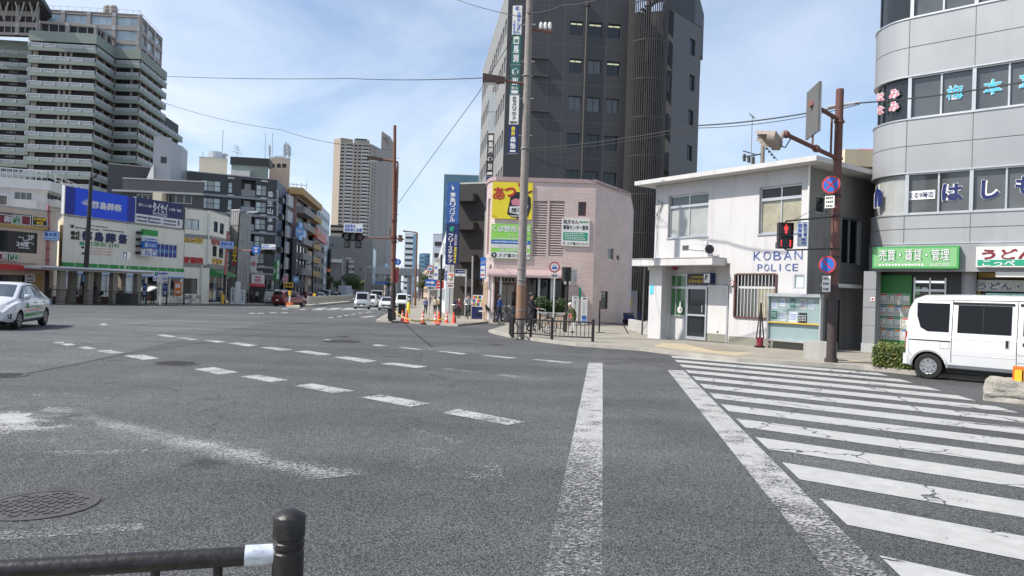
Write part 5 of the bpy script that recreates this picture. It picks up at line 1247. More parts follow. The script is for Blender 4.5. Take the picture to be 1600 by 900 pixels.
r=FR.rect(-60,430,47,470);rs_.win(0,r[0],r[1],zg(55)+KH+.1,zsh-.1,nx=6,pane='glass_dark',frame='dark_frame',fr=.1,name='shop_window')
a=MB();r=FR.rect(49,428,66,455);a.fbox(FR,r[0],r[1],zg(55)+KH,zsh,0,.06,'mustard');a.build('wall_panel',parent=rs_.root)
a=MB();r=FR.rect(38,428,53.5,440.5);a.fbox(FR,*r,.07,.1,'white');a.bars(FR,r[0]+.15,r[1]-.15,r[2]+.35,r[3]-.12,.106,'maroon',4);a.bars(FR,r[0]+.1,r[1]-.1,r[2]+.08,r[2]+.2,.106,'black',8);a.build('poster',parent=rs_.root)
a=MB();r=FR.rect(-60,414.5,64,423);z1_=FR.uz(30,413.5)[1];z0_=FR.uz(30,422)[1]
u0,u1=r[0],r[1];a.hexa([FR.pt(u0,z0_,.9),FR.pt(u1,z0_,.9),FR.pt(u1,z0_,0),FR.pt(u0,z0_,0),FR.pt(u0,z0_+.35,.9),FR.pt(u1,z0_+.35,.9),FR.pt(u1,z1_,0),FR.pt(u0,z1_,0)],'red');a.build('awning',parent=rs_.root)
a=MB();r=FR.rect(-60,350,74,354);zz=FR.uz(20,350.5)[1];a.fbox(FR,r[0],FR.uz(72,355)[0],zz-.2,zz,0,.22,'mustard');zz=FR.uz(20,334.6)[1];a.fbox(FR,r[0],FR.uz(72,340)[0],zz-.02,zz+.04,0,.15,'black');a.build('sign_rail',parent=rs_.root)
a=MB();r=FR.rect(-60,403,58,412);zz=FR.uz(30,411)[1];a.fbox(FR,r[0],r[1],zz,zz+.05,0,.12,'steel_grey');a.build('ledge',parent=rs_.root)
rs_.build()
i_=0
for x0,y0,x1,y1,bgm,items,lab in((-22,334,18.3,349,'maroon',(('卯',.70,.95,.18,.85,'white'),),'upper red sign with white character on the restaurant'),(19.3,335.6,32,350.5,'green_board',(('うど',.12,.88,.52,.92,'white'),('ん',.40,.8,.08,.45,'white')),'upper dark green noodle sign on the restaurant'),(33,337,48,352,'maroon',(),'plain red panel between green and black restaurant signs'),(50,338,74,353,'black',(('24時間',.08,.92,.54,.88,'gold_lit'),('営業',.28,.74,.12,.46,'gold_lit')),'black sign with yellow opening hours on the restaurant'),(-14,395.5,11.5,406,'maroon',(('卯',.66,.93,.18,.85,'white'),),'lower red sign under the restaurant window'),(14,396,28.5,407.5,'green_board',(('うど',.12,.88,.52,.92,'white'),('ん',.40,.8,.08,.45,'white')),'lower dark green noodle sign under the restaurant window')):
 if 'gold_lit' not in MATS:mat('gold_lit',(.80,.50,.03),.5,var=.03)
 t,u0,u1,z0,z1=board('restaurant_sign',lab,'sign',FR,x0,y0,x1,y1,bgm,.02,.16)
 a=MB();W=u1-u0;H=z1-z0
 for q in((u0,u1,z0,z0+.05),(u0,u1,z1-.05,z1),(u0,u0+.05,z0+.05,z1-.05),(u1-.05,u1,z0+.05,z1-.05)):a.fbox(FR,*q,.16,.19,'off_white')
 for s_,a0,a1,b0,b1,mt in items:a.text(FR,s_,u0+W*a0,u0+W*a1,z0+H*b0,z0+H*b1,.18,mt,.035)
 a.build('lettering',parent=t)
hA=D(-60,380,74);hB=D(67,380,77);hC=D(119,380,88)
wh=Bld('white_house','white apartment house with railing roof behind the restaurant','house',[hA,hB,hC],D(30,293,75.5).z,'white_trim',deep=12)
zp0,zp1=D(30,294,75.5).z,D(30,279,75.5).z
a=MB();a.ribbon([hA,hB,hC],.5,zp0,zp1,'white_metal',.7);a.build('parapet',parent=wh.root)
wh.winp(1,74,302,97,314,nx=4,pane='glass_dark');wh.winp(0,22,300,50,316,nx=3,pane='office_win')
a=MB();r=wh.F[0].rect(-40,307,60,320);a.fbox(wh.F[0],r[0],r[1],r[2]-.3,r[3]-.3,.0,1.4,'white_trim');a.build('balcony',parent=wh.root)
a=MB();r=wh.F[1].rect(75,318,118,330);a.fbox(wh.F[1],r[0],r[1],wh.F[1].uz(90,327)[1],wh.F[1].uz(90,316)[1],.0,.9,'white_trim');a.build('balcony',parent=wh.root)
a=MB();P_=offset([hA,hB,hC],.3);zt=D(30,264,75.5).z
for i in range(2):
 n_=14 if i==0 else 5
 for k in range(n_+1):q=P_[i].lerp(P_[i+1],k/n_);a.cyl((q.x,q.y,zp1),(q.x,q.y,zt),.05,'white_rail',n=5)
 if i==0:
  for k in range(46):q=P_[0].lerp(P_[1],k/46);a.cyl((q.x,q.y,zp1+.2),(q.x,q.y,zt),.025,'white_rail',n=4)
for z_ in(zt,(zt+zp1)/2):a.tube([(q.x,q.y,z_)for q in P_],.05,'white_rail',5)
a.build('railing',parent=wh.root)
a=MB();r=wh.F[0].rect(6,307,17,324);a.fbox(wh.F[0],r[0],r[1],r[2],r[3],1.4,1.9,'off_white')
for k in range(6):u=r[0]+(r[1]-r[0])*(k+.5)/6;a.fbox(wh.F[0],u-.04,u+.04,r[2]+.1,r[3]-.1,1.9,1.91,'black')
a.build('air_conditioner',parent=wh.root);wh.build()
cA=v2(fB)+FF.e*.05;cB=D(328,400,77);cC=D(356,400,82.5)
cr=Bld('corner_pharmacy','cream three-storey corner pharmacy with yellow and red lettering','shop',[cA,cB,cC],D(328,330.5,77).z,'cream_tile',back=[v2(cC)*1.12,v2(cA)*1.12])
F0,F1=cr.F
cr.win(0,*F0.rect(287.5,342.5,311,358.5),nx=2,pane='glass_pale',frame='dark_frame')
for x0,x1,y0,y1 in((334,340.5,346,363),(343.5,350,349,366),(332,339,384,401),(342,349,388,403)):cr.winp(1,x0,y0,x1,y1,nx=1,frame='dark_frame',fr=.1)
cr.win(0,F0.uz(283,450)[0],F0.uz(308,450)[0],g0+.9,F0.uz(300,435)[1],nx=2,pane='glass_dark',frame='dark_frame',name='shop_window')
cr.win(1,F1.uz(320,450)[0]if F1.uz(320,450)[0]>0 else.1,F1.uz(353,450)[0],g0,F1.uz(335,433)[1],nx=4,pane='glass_blue',frame='dark_frame',name='shop_door',panes=['glass_dark','glass_blue','glass_dark','glass_curtain'])
a=MB();zz1,zz0=F0.uz(308,366.5)[1],F0.uz(308,372.5)[1];a.ribbon([cA,cB,cC],.1,zz0,zz1,'balcony_grey',.03);zz1,zz0=F0.uz(308,411.5)[1],F0.uz(308,418)[1];a.ribbon([cA,cB,cC],.1,zz0,zz1,'balcony_grey',.03);a.build('string_course',parent=cr.root)
a=MB()
for F_q,body,x0,y0,x1,y1,mt,bk in((F0,'せん受付',287,371,317.5,380,'gold_lit','black'),(F0,'愛薬局',286,402,317,411.5,'red','maroon'),(F1,'処方せん',330,373,346,383,'red','maroon'),(F1,'受付中',331,404,347,413.5,'gold_lit','black')):
 r=F_q.rect(x0,y0,x1,y1);a.text(F_q,body,*r,.02,bk,.12,0);a.text(F_q,body,*r,.04,mt,.03,0)
a.build('lettering',parent=cr.root)
a=MB();u=F0.uz(324,400)[0];a.tube([F0.pt(u,cr.z1,.12),F0.pt(u,F0.uz(324,412)[1],.12),F0.pt(u-.6,F0.uz(324,416)[1],.12),F0.pt(u-.6,g0,.12)],.09,'off_white',8);a.build('drainpipe',parent=cr.root)
a=MB();z1_,z0_=F1.uz(338,420)[1],F1.uz(338,432)[1];u0=F1.uz(326.5,425)[0];u1=F1.uz(352,425)[0]
u0=max(u0,0.05)
a.hexa([F1.pt(u0,z0_,1.3),F1.pt(u1,z0_,1.3),F1.pt(u1,z0_,0),F1.pt(u0,z0_,0),F1.pt(u0,z0_+.25,1.3),F1.pt(u1,z0_+.25,1.3),F1.pt(u1,z1_,0),F1.pt(u0,z1_,0)],'green_board');a.build('awning',parent=cr.root)
cr.build()
Fv=face_at(D(366.5,398,82),9.5*82/1110,12);t,u0,u1,z0,z1=board('prescription_sign','vertical black and yellow sign at the right edge of the cream pharmacy','sign',Fv,361.5,382,371.5,416,'black',-.3,0)
a=MB();a.vtext(Fv,'処方せん',u0+.08,u1-.08,z0+.5,z1-.1,.015,'gold_lit',.04);a.text(Fv,'受付',u0+.08,u1-.08,z0+.08,z0+.42,.015,'red',.04);a.build('lettering',parent=t)
kA=D(359,400,92);kB=D(372,400,91);kC=D(390,400,99);zk2=D(364,329,92).z
wr=Bld('wrapped_building','narrow building wrapped in grey scaffold sheets','building',[kA,kB,kC],zk2,'sheet',deep=8)
a=MB()
for Fq_ in wr.F:
 n_=4
 for k in range(n_+1):u=Fq_.W*k/n_;a.fbox(Fq_,u-.04,u+.04,wr.z0+2,wr.z1,.0,.06,'steel_grey')
 z_=wr.z0+3
 while z_<wr.z1:a.fbox(Fq_,0,Fq_.W,z_-.03,z_+.03,.06,.1,'steel_grey');z_+=1.8
a.build('scaffold',parent=wr.root);wr.build()
aA=D(165,380,108);aB=D(430,380,119);aC=D(446,380,131)
za=D(430,281,119).z
ap=Bld('apartment_block','charcoal apartment block with white vertical company lettering','building',[aA,aB,aC],za,'apt_dark',deep=14)
ap.mts[1]='apt_blue';FA,FB2=ap.F
pf=26.5*119/1110
win=MB();
for fl in range(7):
 zt=FA.uz(410,289+fl*26.6)[1];zb_=FA.uz(410,306+fl*26.6)[1]
 if zb_<g0+1:break
 for x0,x1 in((313.5,345),(400,417)):
  u0=FA.uz(x0,300)[0];u1=FA.uz(x1,300)[0];ap.win(0,u0,u1,zb_,zt,nx=3 if x1<380 else 2,nz=2,pane='glass_pale',frame='dark_frame',fr=.1,dep=.2,panes=['glass_pale','glass_curtain','glass_pale'])
 for x0,x1 in((356,363.5),):u0=FA.uz(x0,300)[0];u1=FA.uz(x1,300)[0];ap.win(0,u0,u1,zb_,zt,nx=1,nz=2,pane='glass_pale',frame='dark_frame',fr=.1,dep=.2)
 u0=FA.uz(377,300)[0];u1=FA.uz(399,300)[0];ap.hole(0,u0,u1,zb_-.3,zt+.6,1.4,'apt_dark')
 a=MB();a.fbox(FA,u0+.02,u1-.02,zb_-.28,zb_+.8,-.1,-.03,'tower_rail' if fl>0 else 'balcony_grey');a.fbox(FA,u0+.6,u1-.6,zb_+.1,zt+.1,-1.39,-1.3,'glass_curtain');a.build('balcony',parent=ap.root)
 a=MB();
 for x in(361,413):u=FA.uz(x,285)[0];a.fbox(FA,u-.5,u+.5,zt+.5,zt+.75,0,.25,'white_metal')
 a.build('hood',parent=ap.root)
 a=MB();zz=FA.uz(410,311.3+fl*26.6)[1];a.fbox(FA,.05 if fl else FA.W*.5,FA.W-.05,zz-.18,zz+.18,0,.15,'apt_band');a.build('floor_band',parent=ap.root)
 for x in(437.5,):
  u=FB2.uz(x,300)[0];ap.win(1,u-1.0,u+.6,zb_+.3,zt-.1,nx=1,pane='glass_dark',frame='alu',fr=.12)
  a=MB();a.fbox(FB2,u-1.3,u+.9,zb_-.6,zb_+.25,0,.7,'dark_frame');a.build('planter_balcony',parent=ap.root)
a=MB();a.text(FA,'株',*FA.rect(418.5,299,427,308),.06,'white',.04)
for ch,y in(('生',317.5),('山',330),('本',343),('店',355.5)):a.text(FA,ch,*FA.rect(417.8,y-4.6,426.4,y+4.6),.06,'white',.045)
for k,y in enumerate(range(297,345,6)):a.text(FB2,'株式会社生山本店'[k],*FB2.rect(431.2,y,435,y+4.8),.06,'off_white',.02)
a.build('lettering',parent=ap.root)
ap.build()
def roofbox(name,label,x0,x1,y0,y1,Y,mt,items=(),deep=4,cat='building',roof='concrete',zb=None):
 A_=D(x0,(y0+y1)/2,Y);B_=D(x1,(y0+y1)/2,Y+1);b=Bld(name,label,cat,[A_,B_],D((x0+x1)/2,y0,Y+.5).z,mt,deep=deep,z0=zb if zb is not None else D((x0+x1)/2,y1,Y+.5).z,roof=roof)
 return b
b=roofbox('plant_room','cream tank room with tall whip aerial above the charcoal apartments',311,355,247,276,125,'cream_tile_b',deep=5,zb=za-.3)
a=MB();
a.cyl((D(333,238,126).x,127,b.z1),(D(333,238,126).x,127,D(333,237.5,127).z),1.1,'alu',n=16);a.build('water_tank',parent=b.root)
a=MB();p=D(347,246,126);a.cyl((p.x,p.y,b.z1),(p.x,p.y,D(347,203,126).z),.05,'steel_grey',n=5);p=D(317,246,126);a.cyl((p.x,p.y,b.z1),(p.x,p.y,D(317,238,126).z),.05,'steel_grey',n=5);a.build('aerial',parent=b.root)
a=MB();p=D(351.5,245,126);a.lathe(p,[(.05,-.3),(.6,0),(.62,.05),(.1,-.1)],'steel_grey',16,(.3,-1,.3));a.cyl((p.x,p.y,b.z1),p,.05,'steel_grey',n=5);a.build('dish',parent=b.root);b.build()
b=roofbox('black_topped_building','green building with black top band behind the charcoal apartments',361,419,247,300,150,'green_tower',deep=8,zb=0)
a=MB();Fz=b.F[0];a.fbox(Fz,-.2,Fz.W+.2,Fz.uz(390,258.5)[1],b.z1+.05,-3,.3,'black');a.build('top_band',parent=b.root)
a=MB();r=Fz.rect(363,268,392,280);a.fbox(Fz,r[0],r[1],r[2],r[3],0,1.2,'white_trim');a.build('shed',parent=b.root)
a=MB()
p=D(370.5,247,152);tp=D(370.5,228,152);a.cyl((p.x,p.y,b.z1),tp,.06,'steel_grey',n=5)
for y,w_ in((229,4),(233,5),(238,7)):a.tube([D(370.5-w_,y-2,152),D(370.5+w_,y+3,152)],.06,'steel_grey',4)
for x in(414.5,425.5):p=D(x,245,152);a.cyl((p.x,p.y,b.z1-2),D(x+.5,208,152),.06,'steel_grey',n=5)
a.build('aerial',parent=b.root);b.build()
b=roofbox('builder_office','tan office with large black kanji and antenna masts',420,452,247.5,330,160,'beige_wall',deep=9,zb=0)
a=MB();Fz=b.F[0]
for ch,x0,x1 in(('工',421,424),('務',422.5,429.5),('建',432.5,439),('設',441,448)):a.text(Fz,ch,*Fz.rect(x0,255.5,x1,262),.03,'black',.05,.1)
a.build('lettering',parent=b.root)
a=MB()
for x,y in((421.5,226),(444.5,225),(447,221),(450.5,224),(453,228)):
 p=D(x,247,161);tp=D(x,y,161);a.cyl((p.x,p.y,b.z1-1),tp,.10,'steel_grey',n=5)
 for k in range(3):q=p.lerp(tp,.3+.25*k);a.box(q-Vector((.2,.2,.3)),q+Vector((.2,.2,.3)),'steel_grey')
a.build('antenna_mast',parent=b.root)
a=MB();r=Fz.rect(428,243,443,247.5);a.fbox(Fz,r[0],r[1],b.z1-.1,r[3],-2,-.5,'white_metal');a.build('tank',parent=b.root);b.build()
b=roofbox('dark_roofed_building','long dark grey flat-topped building behind the store billboards',190,318,281.5,372,96,'apt_dark',deep=10,zb=-.8)
a=MB();Fz=b.F[0];zz=Fz.uz(250,300)[1];a.fbox(Fz,-1,Fz.W,zz-.25,zz,0,.8,'apt_band');a.build('ledge',parent=b.root)
for x0,x1 in((213,240),(262,300)):b.winp(0,x0,303,x1,318,nx=3,pane='glass_dark',frame='steel_grey',fr=.12)
a=MB();r=Fz.rect(246,303,260,325);a.fbox(Fz,r[0],r[1],r[2],r[3],0,1.6,'cream_tile_b');a.build('stair_box',parent=b.root);b.build()
b=roofbox('white_stair_tower','pale stair tower with one small dark window beside the green high-rise',239,267,215,292,104,'panel_grey',deep=4,zb=2)
b.winp(0,251,245,260.5,255,nx=1,pane='glass_dark',frame='dark_frame',fr=.1)
a=MB();r=b.F[0].rect(267,216,283,290);q=b.F[0];P1_=v2(b.path[1]);P2_=v2(D(284,250,108));a.prism([P1_,P2_,P2_+Vector((-1,4)),P1_+Vector((-1,5))],2,D(275,224,106).z,'panel_grey');a.build('side_wing',parent=b.root)
a=MB();a.hexa([D(228,282,103),D(240,282,103),D(240,282,106),D(228,282,106),D(236,262,103),D(240,258,103),D(240,258,106),D(236,262,106)],'white_metal');a.build('flue',parent=b.root);b.build()
tA=v2(D(45,52,160));tB=v2(D(151,56,161));tC=v2(D(181,78,171));tD=v2(D(220,80,171));tE=v2(D(261,115,189));tE2=tD+(tE-tD)*1.78
tw=thing('green_high_rise','pale green stepped apartment tower with long balconies at upper left','high-rise',(tB.x,tB.y,zg(160)))
ztop=D(45,47,160).z;fh=19.95*160/1110
full=[tA,tB,tC,tD,tE];low=[tA,tB,tC,tD,tE2]
Wl=v2(D(-60,60,166.5));Wr=v2(D(50,64,168));ztw=D(20,63,167.5).z
a=MB()
ins=offset(low,-1.2);insu=offset(full,-1.2)
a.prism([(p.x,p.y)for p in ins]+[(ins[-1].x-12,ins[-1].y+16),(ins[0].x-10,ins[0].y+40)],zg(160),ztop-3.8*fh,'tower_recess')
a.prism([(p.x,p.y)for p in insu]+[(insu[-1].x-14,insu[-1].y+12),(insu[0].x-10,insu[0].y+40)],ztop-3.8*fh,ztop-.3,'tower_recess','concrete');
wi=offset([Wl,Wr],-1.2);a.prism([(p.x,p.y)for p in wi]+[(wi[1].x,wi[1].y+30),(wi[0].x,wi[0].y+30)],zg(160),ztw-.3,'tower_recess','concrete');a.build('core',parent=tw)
def floor_at(path,z,name='balcony',top=False,rail=True):
 a=MB()
 if top:a.ribbon(path,1.9,z-2.25,z,'green_tower')
 else:
  a.ribbon(path,.3,z-.86,z,'green_tower');a.ribbon(path,.9,z-.7,z-.55,'tower_pier',-.3)
 o=a.build(name,parent=tw)
 if rail:
  a=MB();a.ribbon(path,.06,z+.05,z+.72,'tower_rail',-.12);a.ribbon(path,.12,z+.72,z+.86,'white_rail',-.05)
  P_=offset(path,-.03)
  for i in range(len(P_)-1):
   L_=(P_[i+1]-P_[i]).length;n_=max(1,int(L_/2.6))
   for k in range(n_+1):q=P_[i].lerp(P_[i+1],k/n_);a.box((q.x-.07,q.y-.07,z),(q.x+.07,q.y+.07,z+.85),'white_rail')
  a.build('railing',parent=o)
floor_at(full,ztop,'top_band',True,False);floor_at([Wl,Wr],ztw,'top_band',True,False)
for k in range(15):
 z=ztop-2.25-1.95-k*fh+1.0-.35
 floor_at(full if k<4 else low,z)
 z2=ztw-2.25-1.3-k*fh+.4
 floor_at([Wl,Wr],z2)
a=MB()
for F_q,us in((Facade(ins[0],ins[1]),(.6,1.1,6.3,7.4,8.6,14.2)),(Facade(ins[1],ins[2]),(1,5,9)),(Facade(ins[2],ins[3]),(.5,4.6)),(Facade(ins[3],ins[4]),(1,5,9,13,17,21,25))):
 for u in us:
  if u<F_q.W-.3:a.fbox(F_q,u,u+.55,zg(160),(ztop-2.3 if u<17 else ztop-4.6*fh),.02,.35,'tower_pier')
a.build('piers',parent=tw)
a=MB()
for k in range(15):
 z=ztop-2.25-1.0-k*fh-.15
 for F_q,rng in((Facade(ins[0],ins[1]),((6.9,7.4),)),(Facade(ins[2],ins[3]),((1.2,4.4),)),(Facade(wi[0],wi[1]),((3,5.5),(10,12.2)))):
  for u0,u1 in rng:
   a.fbox(F_q,u0,u1,z-1.0,z+.75,.02,.12,'office_win');a.fbox(F_q,(u0+u1)/2-.05,(u0+u1)/2+.05,z-1.0,z+.75,.12,.16,'white_rail')
a.build('room_front',parent=tw)
def crown(F,z0,z1,rows_,bays,name,glassm='lattice_glass',pier=.9):
 a=MB();a.fbox(F,.7,F.W-.7,z0,z1-.6,-1.5,-.5,glassm);rh=(z1-z0)/rows_
 for r_ in range(rows_+1):zz=z0+rh*r_;a.fbox(F,0,F.W,max(z0,zz-.55),min(z1,zz+.55),-.5,0,'crown_wall')
 for k in range(bays+1):
  u=F.W*k/bays;a.fbox(F,max(0,u-pier/2),min(F.W,u+pier/2),z0,z1,-.5,.05,'crown_wall')
  for r_ in range(rows_+1):zz=z0+rh*r_;a.fbox(F,max(0,u-pier/2),min(F.W,u+pier/2),max(z0,zz-.7),min(z1,zz+.5),.05,.1,'panel_grey')
  if k<bays:
   for q in(1,2):uu_=u+F.W/bays*q/3;a.fbox(F,uu_-.06,uu_+.06,z0,z1,-.5,-.4,'white_rail')
 a.build(name,parent=tw)
c0=v2(D(60,40,163));c1=v2(D(150,45,164.5));Fc=Facade(c0,c1);crown(Fc,ztop-.2,D(130,37,164).z,1,2,'crown_storey','tower_recess');Fc2=Facade(c1,v2(D(180,70,173)));crown(Fc2,ztop-.2,D(130,37,164).z,1,2,'crown_storey','tower_recess')
c2=v2(D(58,30,172));c3=v2(D(217,60,173.5));c4=v2(D(253,80,190));zc=D(217,22.5,173.5).z;Fc3=Facade(c2,c3);Fc4=Facade(c3,c4)
a=MB();a.cyl((c3.x-.1,c3.y+.5,ztop-1),(c3.x-.1,c3.y+.5,zc),.55,'crown_wall',n=10);a.build('corner_column',parent=tw);crown(Fc3,ztop-1,zc,3,4,'crown_front');crown(Fc4,ztop-1,zc,3,3,'crown_side')
a=MB();a.prism([c2,c3,c4,c4+Vector((-10,14)),c2+Vector((-8,26))],zc-.8,zc,'crown_wall')
for Fq_ in(Fc3,Fc4):
 n_=14 if Fq_ is Fc3 else 6
 for k in range(n_+1):u=Fq_.W*k/n_;a.cyl(Fq_.pt(u,zc,-.4),Fq_.pt(u,zc+1.1,-.4),.05,'white_rail',n=4)
 a.tube([Fq_.pt(0,zc+1.1,-.4),Fq_.pt(Fq_.W,zc+1.1,-.4)],.05,'white_rail',4)
a.build('roof',parent=tw)
for x in(168,177):
 a=MB();p=D(x,17,176);a.lathe((p.x,p.y,zc),[(1.0,0),(1.0,D(x,12,176).z-zc),(.7,D(x,9,176).z-zc),(.01,D(x,8.5,176).z-zc)],'tower_pier',12);a.build('chimney',parent=tw)
a=MB();c5=v2(D(-70,30,163));Fc5=Facade(c5,c0+Vector((-.2,.1)));crown(Fc5,ztw-.2,D(30,4,163).z,3,4,'crown_front','tower_recess')
zcan=D(40,3,161).z;a.prism([c5+Vector((-2,-4)),v2(D(62,3,158)),v2(D(82,10,170)),c5+Vector((0,22))],zcan,zcan+1.2,'apt_dark');a.build('canopy_roof',parent=tw)
a=MB()
for x in(6,31,53):
 for dx_ in(-7,7):a=MB();a.tube([D(x,31,161.5),D(x+dx_,3,159)],.16,'steel_grey',6);a.build('strut',parent=tw)
pk=Bld('pink_apartments','pinkish apartment house with grey stepped balconies and an ochre top','building',[D(443,380,132),D(461,380,132.5),D(494,380,158)],D(461,305,132.5).z,'pink_wall',deep=8)
Fq_=pk.F[1];z_=pk.z1-2.0
while z_>3:
 a=MB();a.fbox(Fq_,.4,13,z_-1.2,z_,0,1.5,'balcony_grey');a.fbox(Fq_,14,Fq_.W-1,z_-1.2,z_,0,1.2,'ochre');a.build('balcony',parent=pk.root)
 pk.hole(1,.6,12.5,z_+.05,z_+1.6,.6,'office_dark');pk.hole(1,14.5,Fq_.W-1.5,z_+.05,z_+1.6,.6,'glass_blue');z_-=2.9
a=MB();P_=[D(449,380,131),D(466,380,131.5),D(497,380,158)];a.ribbon(P_,4,pk.z1,D(461,294,132).z,'ochre',.6);a.build('top_storey',parent=pk.root)
a=MB();
for x in(452,458,463,471,479):p=D(x,296,138);a.cyl(p,D(x,286,138),.06,'steel_grey',n=5)
a.tube([D(450,287,138),D(480,290,138)],.07,'steel_grey',5);a.build('roof_rail',parent=pk.root);pk.build()
for k,(y0,y1)in enumerate(((288,302),(322,338),(352,369),(382,400),(412,428))):
 pass
b=Bld('white_side_balconies','white stepped balcony wing at the right edge of charcoal apartments','building',[D(445,380,126),D(453,380,131)],D(450,306,128).z,'brown_grey',deep=6)
for k in range(7):
 a=MB();zz=D(449,322+k*24.5,128).z;a.fbox(b.F[0],-.2,b.F[0].W*.95,zz-.1,zz+1.95,0,.4,'white_trim');a.build('balcony',parent=b.root)
b.build()
b=Bld('white_office','white office with rows of small dark windows far down the left side','building',[D(490,350,196),D(494,350,195),D(515,350,232)],D(492,314,195).z,'far_white',deep=12)
a=MB();Fq_=b.F[1]
for r_ in range(9):
 for c_ in range(8):u=1.5+c_*(Fq_.W-2)/8;z1_=b.z1-2.2-r_*3.4;b.simple(a,1,u,u+Fq_.W/13,z1_-1.5,z1_,'glass_dark',None,.2)
a.build('windows',parent=b.root);b.build()
for i,(x0,x1,xs_,Y0,Y1,yt,mt,lab,floors)in enumerate(((456,462,478,128,142,372,'apt_dark','dark narrow house with black-framed windows on the left side of the avenue',4),(478,482,492,143,158,392,'beige_wall','low beige shop house on the left side of the avenue',3),(482,488,500,160,182,396,'far_white','white narrow house before the red-topped one',3),(487,491,506,150,172,372,'brown_grey','narrow building with red top sign on the left side of the avenue',5))):
 b=Bld('shop_house',lab,'building',[D(x0,420,Y0),D(x1,420,Y0+.5),D(xs_,420,Y1)],D(x1,yt,Y0).z,mt,deep=6)
 a=MB();Fq_=b.F[1];hgt=b.z1-b.z0
 for r_ in range(floors):
  z1_=b.z1-1-r_*hgt/(floors+.3)
  for c_ in range(3):u=.6+c_*(Fq_.W-1)/3;b.simple(a,1,u,u+(Fq_.W-1)/3*.7,z1_-hgt/(floors+.3)*.55,z1_,['glass_dark','glass_curtain','glass_dark'][(c_+r_)%3],'dark_frame',.15,.1)
 a.build('windows',parent=b.root)
 if i==3:a=MB();a.ribbon(b.path,.8,b.z1,b.z1+2.2,'red',.4);a.build('top_sign',parent=b.root)
 if i==0:a=MB();a.fbox(Fq_,.2,Fq_.W*.7,b.z1-.2,b.z1+3,.1,.4,'pale_blue_sign');a.build('top_sign',parent=b.root)
 b.build()
b=roofbox('low_apartments','low apartment house with grey balconies before the far tower',515,545,352,440,300,'brown_grey',deep=30,zb=-1,roof='panel_grey')
for k in range(5):a=MB();r=b.F[0].rect(517,356+k*9,540,360.5+k*9);a.fbox(b.F[0],*r,0,2,'tower_pier');b.hole(0,r[0],r[1],r[3]+.1,r[3]+1.2,.8,'office_dark');a.build('balcony',parent=b.root)
b.build()
b=Bld('grey_warehouse','large grey windowless block with a few small openings before the far tower','building',[D(508,410,232),D(581,410,240),D(586,410,262)],D(545,371,236).z,'grey_block',deep=30)
for x,y in((519,383),(516,403),(527,403),(552,421),(563,421),(525,434)):b.winp(0,x-1.6,y-2,x+1.6,y+2,nx=1,pane='glass_dark',frame='dark_frame',fr=.1,dep=.4)
a=MB();r=b.F[0].rect(509,390,533,430);a.fbox(b.F[0],r[0],r[1],-1,r[3],0,6,'grey_block');a.fbox(b.F[0],r[0]-.2,r[1]-2,b.F[0].uz(520,411)[1],b.F[0].uz(520,406)[1],6,7.5,'off_white');a.build('annex',parent=b.root)
a=MB()
for k in range(3):r=b.F[0].rect(537,407+k*8,546,411+k*8);a.fbox(b.F[0],*r,0,5,'panel_grey')
a.build('outside_stair',parent=b.root);a=MB();a.fbox(b.F[1],1,b.F[1].W-1,0,b.z1-3,.02,.3,'far_glass');a.build('glazed_side',parent=b.root);b.build()
YT=610
T0=D(518,330,YT);T1=D(528.5,330,YT-8);T2=D(577.5,330,YT-4);T3=D(592,330,YT+16);T4=D(606,330,YT+40)
zt=D(550,226,YT).z
ft=Bld('residential_tower','tall beige residential tower at the end of the avenue','high-rise',[T0,T1,T2,T3],zt,'tower_front',deep=40)
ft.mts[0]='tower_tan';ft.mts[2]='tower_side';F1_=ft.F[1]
n_f=36;fh_=5.4*YT/1110
for k in range(n_f):
 z1_=zt-1.2-k*fh_;a=MB()
 for u0,u1 in((.4,3.4),(5,10.6),(12,14.4),(15.4,18),(19,24.4),(25,26.4)):
  u1=min(u1*F1_.W/27,F1_.W-.2);u0=u0*F1_.W/27
  ft.hole(1,u0,u1,z1_-fh_*.62,z1_,1.2,'office_dark');a.fbox(F1_,u0+.02,u1-.02,z1_-fh_*.62+.02,z1_-fh_*.40,-.3,-.05,'far_white' if(u1-u0)>3 else 'tower_front')
 a.build('balcony',parent=ft.root)
a=MB()
for k in range(n_f):
 z1_=zt-1.2-k*fh_
 for u in(3,8):ft.simple(a,2,u,u+1.5,z1_-1.8,z1_-.3,'office_dark',None,.4)
a.build('side_windows',parent=ft.root)
ft.build()
a=MB();a.prism([T3,T4,v2(T4)+Vector((-2,40)),v2(T3)+Vector((0,40))],0,D(600,210,YT+30).z,'tower_side');b4=Facade(T3,T4)
for k in range(34):
 z1_=D(600,245,YT+30).z-k*fh_;a.fbox(b4,2,3.2,z1_-1.6,z1_,.01,.05,'office_dark');a.fbox(b4,b4.W-4,b4.W-3,z1_-1.6,z1_,.01,.05,'office_dark')
zz=D(590,213,YT+16).z;a.hexa([(T3.x,T3.y,D(600,215,YT+20).z),(T4.x,T4.y,D(600,222,YT+30).z-2),(T4.x-2,T4.y+40,100),(T3.x,T3.y+40,100),(T3.x,T3.y,D(592,210,YT+16).z+1),(T3.x+4,T3.y+8,D(592,212,YT+16).z),(T3.x+4,T3.y+40,zz),(T3.x,T3.y+40,zz)],'tower_side');a.build('rear_slab',parent=ft.root)
a=MB();F0_=Facade(T0,T1);zz=D(530,218,YT).z
a.prism([T0,T1,v2(T1)+Vector((9,6)),v2(T0)+Vector((6,16))],zt-.5,zz,'tower_tan');r=F1_.rect(553,218,577,226);a.fbox(F1_,r[0],r[1],zt-.3,r[3],-10,-1,'tower_front');a.fbox(F1_,r[0]+1,r[1]-2,r[3],r[3]+.8,-9,-.5,'black');a.build('crown',parent=ft.root)
